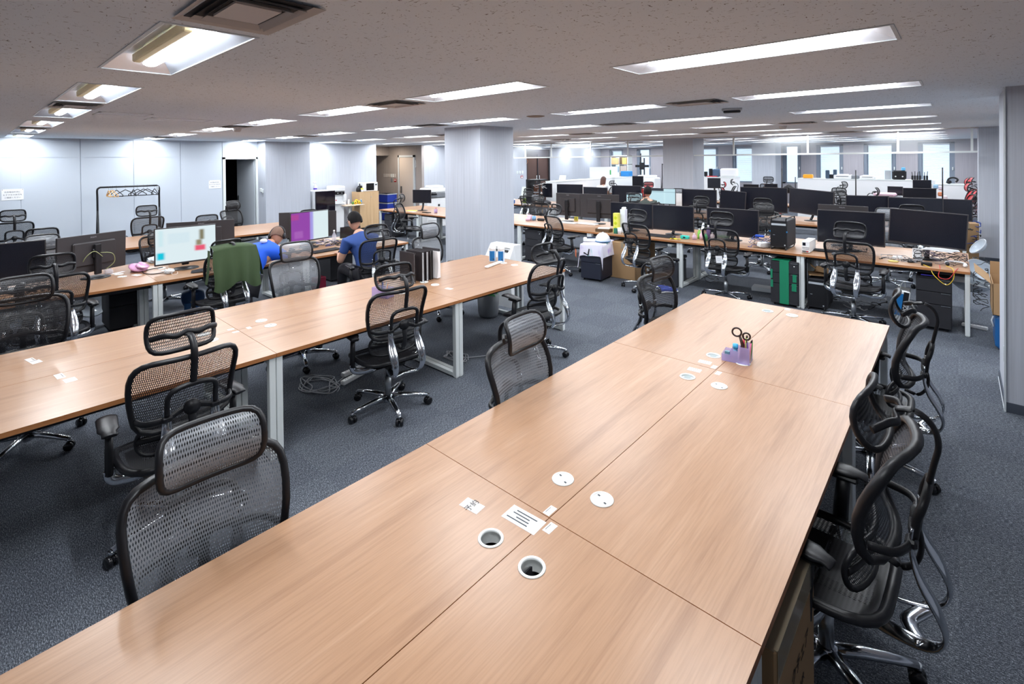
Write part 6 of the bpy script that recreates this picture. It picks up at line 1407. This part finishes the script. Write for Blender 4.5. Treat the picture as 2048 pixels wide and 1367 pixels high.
# ================================================================ PEOPLE
def skin_mesh(name, V, E, m, sub=2, root=0, smooth=True):
    """V: list of (x,y,z,rx[,ry]) ; grows ONE continuous surface over the edges"""
    me = bpy.data.meshes.new(name); me.from_pydata([v[:3] for v in V], E, []); o = bpy.data.objects.new(name, me); C.objects.link(o)
    md = o.modifiers.new('skin', 'SKIN'); md.use_smooth_shade = True
    if not me.skin_vertices: 
        return o
    sv = me.skin_vertices[0].data
    for i, v in enumerate(V): sv[i].radius = (v[3], v[4] if len(v) > 4 else v[3]); sv[i].use_root = (i == root)
    s_ = o.modifiers.new('sub', 'SUBSURF'); s_.levels = s_.render_levels = sub
    dg = bpy.context.evaluated_depsgraph_get(); nm = bpy.data.meshes.new_from_object(o.evaluated_get(dg)); o.modifiers.clear(); o.data = nm
    nm.materials.clear(); nm.materials.append(m)
    for p in nm.polygons: p.use_smooth = True
    return o
class Rig:
    def __init__(s): s.V = []; s.E = []; s.n = {}
    def add(s, name, p, r, par=None, r2=None):
        s.n[name] = len(s.V); s.V.append((p[0], p[1], p[2], r, r2 if r2 else r))
        if par: s.E.append((s.n[par], s.n[name]))
        return s
    def pos(s, n): return Vector(s.V[s.n[n]][:3])
def hand(rig, side, wrist, palm_dir, down, par, curl=.5):
    """five separate fingers from a palm"""
    d = Vector(palm_dir).normalized(); dn = Vector(down).normalized(); lat = d.cross(dn).normalized()*(1 if side == 'r' else -1)
    w_ = Vector(wrist); p1 = w_+d*.045; p2 = w_+d*.085
    rig.add('palm1'+side, p1, .024, par, .017); rig.add('palm2'+side, p2, .026, 'palm1'+side, .014)
    for i, (off, ln) in enumerate(((.030, .062), (.010, .072), (-.010, .067), (-.029, .052))):
        b0 = p2+lat*off+d*.012; b1 = b0+d*ln*.45+dn*ln*.12*curl; b2 = b1+d*ln*.30+dn*ln*.30*curl; b3 = b2+d*ln*.18+dn*ln*.35*curl
        rig.add('f%d0' % i+side, b0, .0095, 'palm2'+side); rig.add('f%d1' % i+side, b1, .0088, 'f%d0' % i+side); rig.add('f%d2' % i+side, b2, .008, 'f%d1' % i+side); rig.add('f%d3' % i+side, b3, .0065, 'f%d2' % i+side)
    t0 = p1+lat*.026; t1 = t0+lat*.022+d*.026; t2 = t1+d*.028+dn*.008
    rig.add('t0'+side, t0, .012, 'palm1'+side); rig.add('t1'+side, t1, .010, 't0'+side); rig.add('t2'+side, t2, .008, 't1'+side)
def head_mesh(c, R, m, s=1.0, bald=False):
    """a modelled head: skull, brow, nose, lips, chin, ears. local +y is the face"""
    m_ = MB()
    def fn(u, v):
        a = 2*PI*u; b_ = PI*(v-.5); x, y, z = math.cos(b_)*math.sin(a), math.cos(b_)*math.cos(a), math.sin(b_)
        X, Y, Z = x*.076, y*.096, z*.118
        if z < 0:
            k = 1-.30*(-z)**1.3; X *= k; Y = Y*(1-.12*(-z)) + (.012*(-z) if y > 0 else .025*(-z))
        if y > .3:
            fr = (y-.3)/.7; nx = math.exp(-(x/.20)**2)
            Y += .024*fr*nx*math.exp(-((z+.14)/.16)**2)
            Y += .008*fr*math.exp(-(x/.30)**2)*math.exp(-((z+.47)/.09)**2)
            Y += .010*fr*math.exp(-(x/.35)**2)*math.exp(-((z+.80)/.14)**2)
            Y -= .010*fr*math.exp(-((abs(x)-.36)/.15)**2)*math.exp(-((z-.02)/.10)**2)
            Y += .006*fr*math.exp(-((z-.18)/.08)**2)
        p = R @ (Vector((X, Y, Z))*s); return (p.x+c[0], p.y+c[1], p.z+c[2])
    m_.grid(fn, 40, 30)
    for sx in (-1, 1):
        p = R @ (Vector((sx*.079, -.004, -.012))*s); m_.ball((c[0]+p.x, c[1]+p.y, c[2]+p.z), 1, 10, 8, M=R @ Matrix.Diagonal((.010*s, .019*s, .032*s)))
    return m_
def join_body(body, hb, m):
    """adds the head surface to the body mesh: one continuous person mesh"""
    n0 = len(body.data.vertices)
    vs = [tuple(v.co) for v in body.data.vertices]+hb.v; fs = [tuple(p.vertices) for p in body.data.polygons]+[tuple(i+n0 for i in f) for f in hb.f]
    me = bpy.data.meshes.new('person'); me.from_pydata(vs, [], fs); me.materials.append(m)
    for p in me.polygons: p.use_smooth = True
    body.data = me
def face_bits(o, c, R, s=1.0):
    for sx in (-1, 1):
        p = R @ (Vector((sx*.029, .083, .002))*s); MB().ball((p.x+c[0], p.y+c[1], p.z+c[2]), .0115*s, 10, 8).build('eye', mat('eye_white', srgb(225, 222, 220), .3), o)
        p = R @ (Vector((sx*.029, .0925, .002))*s); MB().ball((p.x+c[0], p.y+c[1], p.z+c[2]), .005*s, 8, 6).build('iris', M_BLKG, o)
    p = R @ (Vector((0, .091, -.052))*s); MB().ball((p.x+c[0], p.y+c[1], p.z+c[2]), 1, 10, 6, M=R @ Matrix.Diagonal((.022*s, .006*s, .006*s))).build('lips', colmat('lips', 170, 100, 92, .5), o)
def hair_cap(c, R, m, s=1.0, front=.35, low=-.35, th=1.09, o=None, name='hair', long_=0):
    h = MB()
    def fn(u, v):
        a = 2*PI*u; y = math.cos(a); lo = front if y > .45 else (low+(front-low)*max(0, (y+.15)/.6) if y > -.15 else low)
        b_ = lo*1.2+(PI/2-lo*1.2)*v; w_ = 1+.025*math.sin(17*a+3*v)+.02*math.sin(9*a)
        X, Y, Z = math.cos(b_)*math.sin(a)*.080*th*w_, math.cos(b_)*y*.100*th*w_-.004, math.sin(b_)*.122*th
        if long_ and v < .3 and y < .5: Z -= long_*(1-v/.3); X *= 1+.1*(1-v/.3)
        p = R @ (Vector((X, Y, Z))*s); return (p.x+c[0], p.y+c[1], p.z+c[2])
    h.grid(fn, 40, 12)
    return h.build(name, m, o)
def rot(face, up):
    """matrix whose +y is face, +z about up"""
    y = Vector(face).normalized(); z = Vector(up); z = (z-y*z.dot(y)).normalized(); x = y.cross(z)
    return Matrix((x, y, z)).transposed()

# ---- man in the bright blue shirt, seated in the jacket chair, bent over the desk
P0 = Vector((-6.24, 2.16, .56))
r = Rig(); J = {'pelvis': P0, 'waist': P0+Vector((-.02, .06, .13)), 'chest': P0+Vector((-.10, .20, .27)), 'upper': P0+Vector((-.19, .33, .35)), 'neck': P0+Vector((-.25, .42, .39)), 'nk2': P0+Vector((-.285, .475, .415))}
r.add('pelvis', J['pelvis'], .15, None, .12).add('waist', J['waist'], .14, 'pelvis', .11).add('chest', J['chest'], .155, 'waist', .12).add('upper', J['upper'], .13, 'chest', .10).add('neck', J['neck'], .065, 'upper').add('nk2', J['nk2'], .056, 'neck')
sh = {'l': P0+Vector((-.30, .20, .31)), 'r': P0+Vector((-.04, .42, .30))}
el = {'l': P0+Vector((-.48, .30, .22)), 'r': P0+Vector((-.16, .62, .20))}
wr = {'l': P0+Vector((-.52, .52, .235)), 'r': P0+Vector((-.38, .72, .24))}
for s_ in 'lr': r.add('sh'+s_, sh[s_], .075, 'upper').add('el'+s_, el[s_], .048, 'sh'+s_).add('wr'+s_, wr[s_], .030, 'el'+s_); hand(r, s_, wr[s_], (-.6, .3, -.05) if s_ == 'l' else (-.8, -.3, -.05), (0, 0, -1), 'wr'+s_, .6)
hip = {'l': P0+Vector((0, -.09, -.02)), 'r': P0+Vector((0, .09, -.02))}; kn = {'l': P0+Vector((-.42, -.12, -.02)), 'r': P0+Vector((-.42, .18, -.02))}; an = {'l': P0+Vector((-.40, -.12, -.44)), 'r': P0+Vector((-.36, .2, -.44))}; to = {'l': an['l']+Vector((-.17, 0, -.05)), 'r': an['r']+Vector((-.17, .02, -.05))}
for s_ in 'lr': r.add('hip'+s_, hip[s_], .095, 'pelvis').add('kn'+s_, kn[s_], .065, 'hip'+s_).add('an'+s_, an[s_], .042, 'kn'+s_).add('to'+s_, to[s_], .036, 'an'+s_)
man1 = skin_mesh('person', r.V, r.E, M_SKIN2); R1 = rot((-.62, .42, -.62), (-.45, .35, .8)); hc = P0+Vector((-.325, .545, .475))
join_body(man1, head_mesh(hc, R1, M_SKIN2), M_SKIN2)
tag(man1, 'person in a bright blue shirt with cropped hair, bent over the desk in headphones', 'person')
face_bits(man1, hc, R1); hair_cap(hc, R1, mat('stubble', srgb(112, 84, 70), .8), front=.30, low=-.30, th=1.0, o=man1, name='hair')
def garment(o, parts, m, name, root=0):
    V, E = [], []
    for chain in parts:
        k0 = len(V)
        for i, v in enumerate(chain): V.append(v); 
        E += [(k0+i, k0+i+1) for i in range(len(chain)-1)]
    return V, E
def q(p, rr, r2=None): return (p[0], p[1], p[2], rr, r2 or rr)
M_BLUES = mat('bright_blue_cotton', srgb(16, 84, 208), .75); M_NAVYS = mat('dark_blue_cotton', srgb(44, 74, 138), .8); M_TROU = mat('dark_trousers', srgb(38, 37, 44), .85)
def shirt(o, J, sh, el, m, g=.018, fr=.62):
    V = [q(J['pelvis'], .15+g, .125+g), q(J['waist'], .14+g, .115+g), q(J['chest'], .155+g, .125+g), q(J['upper'], .132+g, .105+g), q(J['neck']*.7+J['upper']*.3, .088), q(J['neck'], .070)]
    E = [(0, 1), (1, 2), (2, 3), (3, 4), (4, 5)]
    for s_ in 'lr':
        k = len(V); V += [q(sh[s_], .080+g*.5), q(sh[s_].lerp(el[s_], fr*.6), .066), q(sh[s_].lerp(el[s_], fr), .064)]; E += [(3, k), (k, k+1), (k+1, k+2)]
    c_ = skin_mesh('shirt', V, E, m); c_.parent = o; return c_
def trousers(o, J, hip, kn, an, m, g=.012):
    V = [q(J['pelvis'], .152+g, .122+g)]; E = []
    for s_ in 'lr':
        k = len(V); V += [q(hip[s_], .098+g), q(kn[s_], .070+g), q(kn[s_].lerp(an[s_], .45), .062+g*.5), q(kn[s_].lerp(an[s_], .88), .05+g*.5)]; E += [(0, k), (k, k+1), (k+1, k+2), (k+2, k+3)]
    c_ = skin_mesh('trousers', V, E, m); c_.parent = o; return c_
shirt(man1, J, sh, el, M_BLUES, .022, .8); trousers(man1, J, hip, kn, an, M_TROU)
p = J['upper']+Vector((.06, -.03, .105)); MB().ball((p.x, p.y, p.z), (.035, .045, .03), 12, 8).build('shirt_emblem', M_WPLAS, man1)
def headband(o, c, R, m):
    pts = [R @ Vector((.092*math.sin(a), -.01, .132*math.cos(a)))+c for a in [(-PI/2-.1)+(PI+.2)*i/14 for i in range(15)]]
    h = single('headphones', MB().tube(pts, .009, 8), m, 'black headphones worn by the person in the bright blue shirt', 'headphones')
    for sx in (-1, 1): p = R @ Vector((sx*.088, -.005, -.012)); MB().ball((p.x+c[0], p.y+c[1], p.z+c[2]), 1, 14, 10, M=R @ Matrix.Diagonal((.020, .036, .044))).build('ear_cup', m, h)
headband(man1, hc, R1, M_BLK)
# dark green jacket over the chair back
def jacket(u, v):
    a = (u-.5)*2; t = v
    w_ = .20+.07*t+.02*math.sin(5*t); x = a*w_; f = .014*math.sin(11*u+2*v)*(0.3+t)+.010*math.sin(23*u)*t
    if t < .12: return (x*.92, -.24+(.12-t)*.9, 1.085-.0*t+.012*math.cos(a*2))
    tt = (t-.12)/.88; return (x, -.335-.05*math.sin(tt*1.8)-f-.03*(1-a*a), 1.09-.02*a*a-.42*tt-.045*math.sin(9*u)*tt)
jk = single('jacket', MB().grid(jacket, 36, 30), mat('dark_green_cloth', srgb(58, 76, 46), .85), 'dark green jacket hung over the back of an office chair', 'jacket', None, (-6.15, 1.92, 0), (0, 0, R_+.1))
MB().grid(lambda u, v: ((lambda s0: (s0*(.24+.05*v), -.30-.05*math.sin(v*2)+.06*u, 1.06-.34*v))(-1)), 4, 12).grid(lambda u, v: ((.24+.05*v), -.30-.05*math.sin(v*2)+.06*u, 1.06-.34*v), 4, 12).build('sleeve', MATS['dark_green_cloth'], jk)

# ---- man typing in the dark blue shirt
P0 = Vector((-5.78, 3.55, .53)); Vv = Vector
J = {'pelvis': P0, 'waist': P0+Vv((-.03, 0, .14)), 'chest': P0+Vv((-.10, .0, .30)), 'upper': P0+Vv((-.17, .0, .42)), 'neck': P0+Vv((-.22, .0, .495)), 'nk2': P0+Vv((-.25, .0, .54))}
r = Rig(); r.add('pelvis', J['pelvis'], .15, None, .12).add('waist', J['waist'], .13, 'pelvis', .105).add('chest', J['chest'], .15, 'waist', .11).add('upper', J['upper'], .125, 'chest', .09).add('neck', J['neck'], .060, 'upper').add('nk2', J['nk2'], .052, 'neck')
sh = {'l': P0+Vv((-.19, -.20, .39)), 'r': P0+Vv((-.19, .19, .40))}; el = {'l': P0+Vv((-.27, -.25, .14)), 'r': P0+Vv((-.34, .24, .19))}; wr = {'l': P0+Vv((-.54, -.12, .195)), 'r': P0+Vv((-.60, .12, .205))}
for s_ in 'lr': r.add('sh'+s_, sh[s_], .070, 'upper').add('el'+s_, el[s_], .044, 'sh'+s_).add('fa'+s_, el[s_].lerp(wr[s_], .35), .043, 'el'+s_).add('wr'+s_, wr[s_], .027, 'fa'+s_); hand(r, s_, wr[s_], (-1, .25 if s_ == 'l' else -.2, -.08), (0, 0, -1), 'wr'+s_, .7)
hip = {'l': P0+Vv((0, -.10, -.02)), 'r': P0+Vv((0, .10, -.02))}; kn = {'l': P0+Vv((-.44, -.12, .02)), 'r': P0+Vv((-.43, .16, .0))}; an = {'l': P0+Vv((-.50, .02, -.44)), 'r': P0+Vv((-.36, .2, -.46))}; to = {'l': an['l']+Vv((-.15, .03, -.06)), 'r': an['r']+Vv((-.16, .03, -.05))}
an['l'] = P0+Vv((-.62, -.05, -.44)); to['l'] = an['l']+Vv((-.15, -.03, -.05))
for s_ in 'lr': r.add('hip'+s_, hip[s_], .092, 'pelvis').add('kn'+s_, kn[s_], .062, 'hip'+s_).add('an'+s_, an[s_], .038, 'kn'+s_).add('to'+s_, to[s_], .034, 'an'+s_)
man2 = skin_mesh('person', r.V, r.E, M_SKIN); R2 = rot((-.93, -.18, -.30), (-.30, 0, 1)); hc = P0+Vv((-.315, -.01, .645))
join_body(man2, head_mesh(hc, R2, M_SKIN), M_SKIN); tag(man2, 'person in a dark blue shirt with glasses typing at the desk', 'person'); face_bits(man2, hc, R2)
hair_cap(hc, R2, M_HAIR, front=.42, low=-.22, th=1.13, o=man2); shirt(man2, J, sh, el, M_NAVYS, .016, .62); trousers(man2, J, hip, kn, an, M_TROU)
g = MB()
for sx in (-1, 1): g.tube([R2 @ Vector((sx*.032+.022*math.cos(a), .104, .004+.016*math.sin(a)))+hc for a in [2*PI*i/14 for i in range(14)]], .0018, 5, closed=True).tube([R2 @ Vector((sx*.054, .102, .006))+hc, R2 @ Vector((sx*.082, .03, .006))+hc], .0018, 5)
g.build('glasses', M_BLK, man2)
MB().tube([wr['l']+Vv((.03, 0, 0))+Vv((.004*math.sin(a), .031*math.cos(a), .031*math.sin(a))) for a in [2*PI*i/16 for i in range(16)]], .008, 6, closed=True).ball(wr['l']+Vv((.03, -.01, .035)), (.02, .02, .007), 12, 6).build('watch', M_BLK, man2)
for s_ in 'lr': MB().tube([an[s_]+Vv((.05, 0, -.07)), an[s_]+Vv((-.05, 0, -.075)), to[s_]+Vv((0, 0, -.02)), to[s_]+Vv((-.05, 0, -.02))], [.034, .044, .046, .030], 12, flat=(1, .45), up=(0, 0, 1)).build('sandal', M_BLKM, man2)

# ---- people far back
def far_person(P0, face, skin, hairm, shirtm, label, long_=0, s=1.0, lean=.1):
    f = Vector(face).normalized(); lat = Vector((f.y, -f.x, 0)); up = Vector((0, 0, 1)); P0 = Vector(P0)
    J = {'pelvis': P0, 'waist': P0+up*.15+f*lean*.2, 'chest': P0+up*.32+f*lean*.6, 'upper': P0+up*.44+f*lean, 'neck': P0+up*.51+f*lean*1.2}
    r = Rig(); r.add('pelvis', J['pelvis'], .15, None, .12).add('waist', J['waist'], .13, 'pelvis', .10).add('chest', J['chest'], .145, 'waist', .11).add('upper', J['upper'], .12, 'chest', .09).add('neck', J['neck'], .055, 'upper').add('nk2', J['neck']+up*.05+f*.01, .05, 'neck')
    sh = {'l': J['upper']-lat*.18-up*.02, 'r': J['upper']+lat*.18-up*.02}; el = {k: v-up*.25+f*.1 for k, v in sh.items()}; wr = {k: v+f*.24+up*.02 for k, v in el.items()}
    for s_ in 'lr': r.add('sh'+s_, sh[s_], .066, 'upper').add('el'+s_, el[s_], .042, 'sh'+s_).add('wr'+s_, wr[s_], .027, 'el'+s_); hand(r, s_, wr[s_], f, (0, 0, -1), 'wr'+s_)
    hip = {'l': P0-lat*.09-up*.02, 'r': P0+lat*.09-up*.02}; kn = {k: v+f*.42 for k, v in hip.items()}; an = {k: Vector((v.x, v.y, .10)) for k, v in kn.items()}
    for s_ in 'lr': r.add('hip'+s_, hip[s_], .09, 'pelvis').add('kn'+s_, kn[s_], .06, 'hip'+s_).add('an'+s_, an[s_], .038, 'kn'+s_).add('to'+s_, an[s_]+f*.15-up*.05, .034, 'an'+s_)
    o = skin_mesh('person', r.V, r.E, skin); R = rot(f-Vector((0, 0, .15)), (0, 0, 1)); hc = J['neck']+up*.155+f*.03
    join_body(o, head_mesh(hc, R, skin), skin); tag(o, label, 'person'); face_bits(o, hc, R); hair_cap(hc, R, hairm, low=-.4, th=1.12, o=o, long_=long_); shirt(o, J, sh, el, shirtm, .016, .6); trousers(o, J, hip, kn, an, M_TROU)
far_person((-5.32, 10.42, .55), (0, 1, 0), M_SKIN, M_HAIR, mat('dark_grey_green', srgb(58, 66, 62), .8), 'dark haired person in a dark shirt facing the pale blue screens')
far_person((-9.45, 15.15, .56), (.3, 1, 0), M_SKIN, mat('brown_hair', srgb(84, 52, 42), .5), mat('white_cotton', srgb(226, 226, 230), .8), 'person with long brown hair and a white top seen from behind', .14)
far_person((-8.35, 15.6, .52), (.2, 1, 0), M_SKIN, mat('reddish_hair', srgb(140, 86, 60), .5), mat('grey_cotton', srgb(90, 84, 88), .8), 'person with reddish brown hair low behind a red chair', .05)
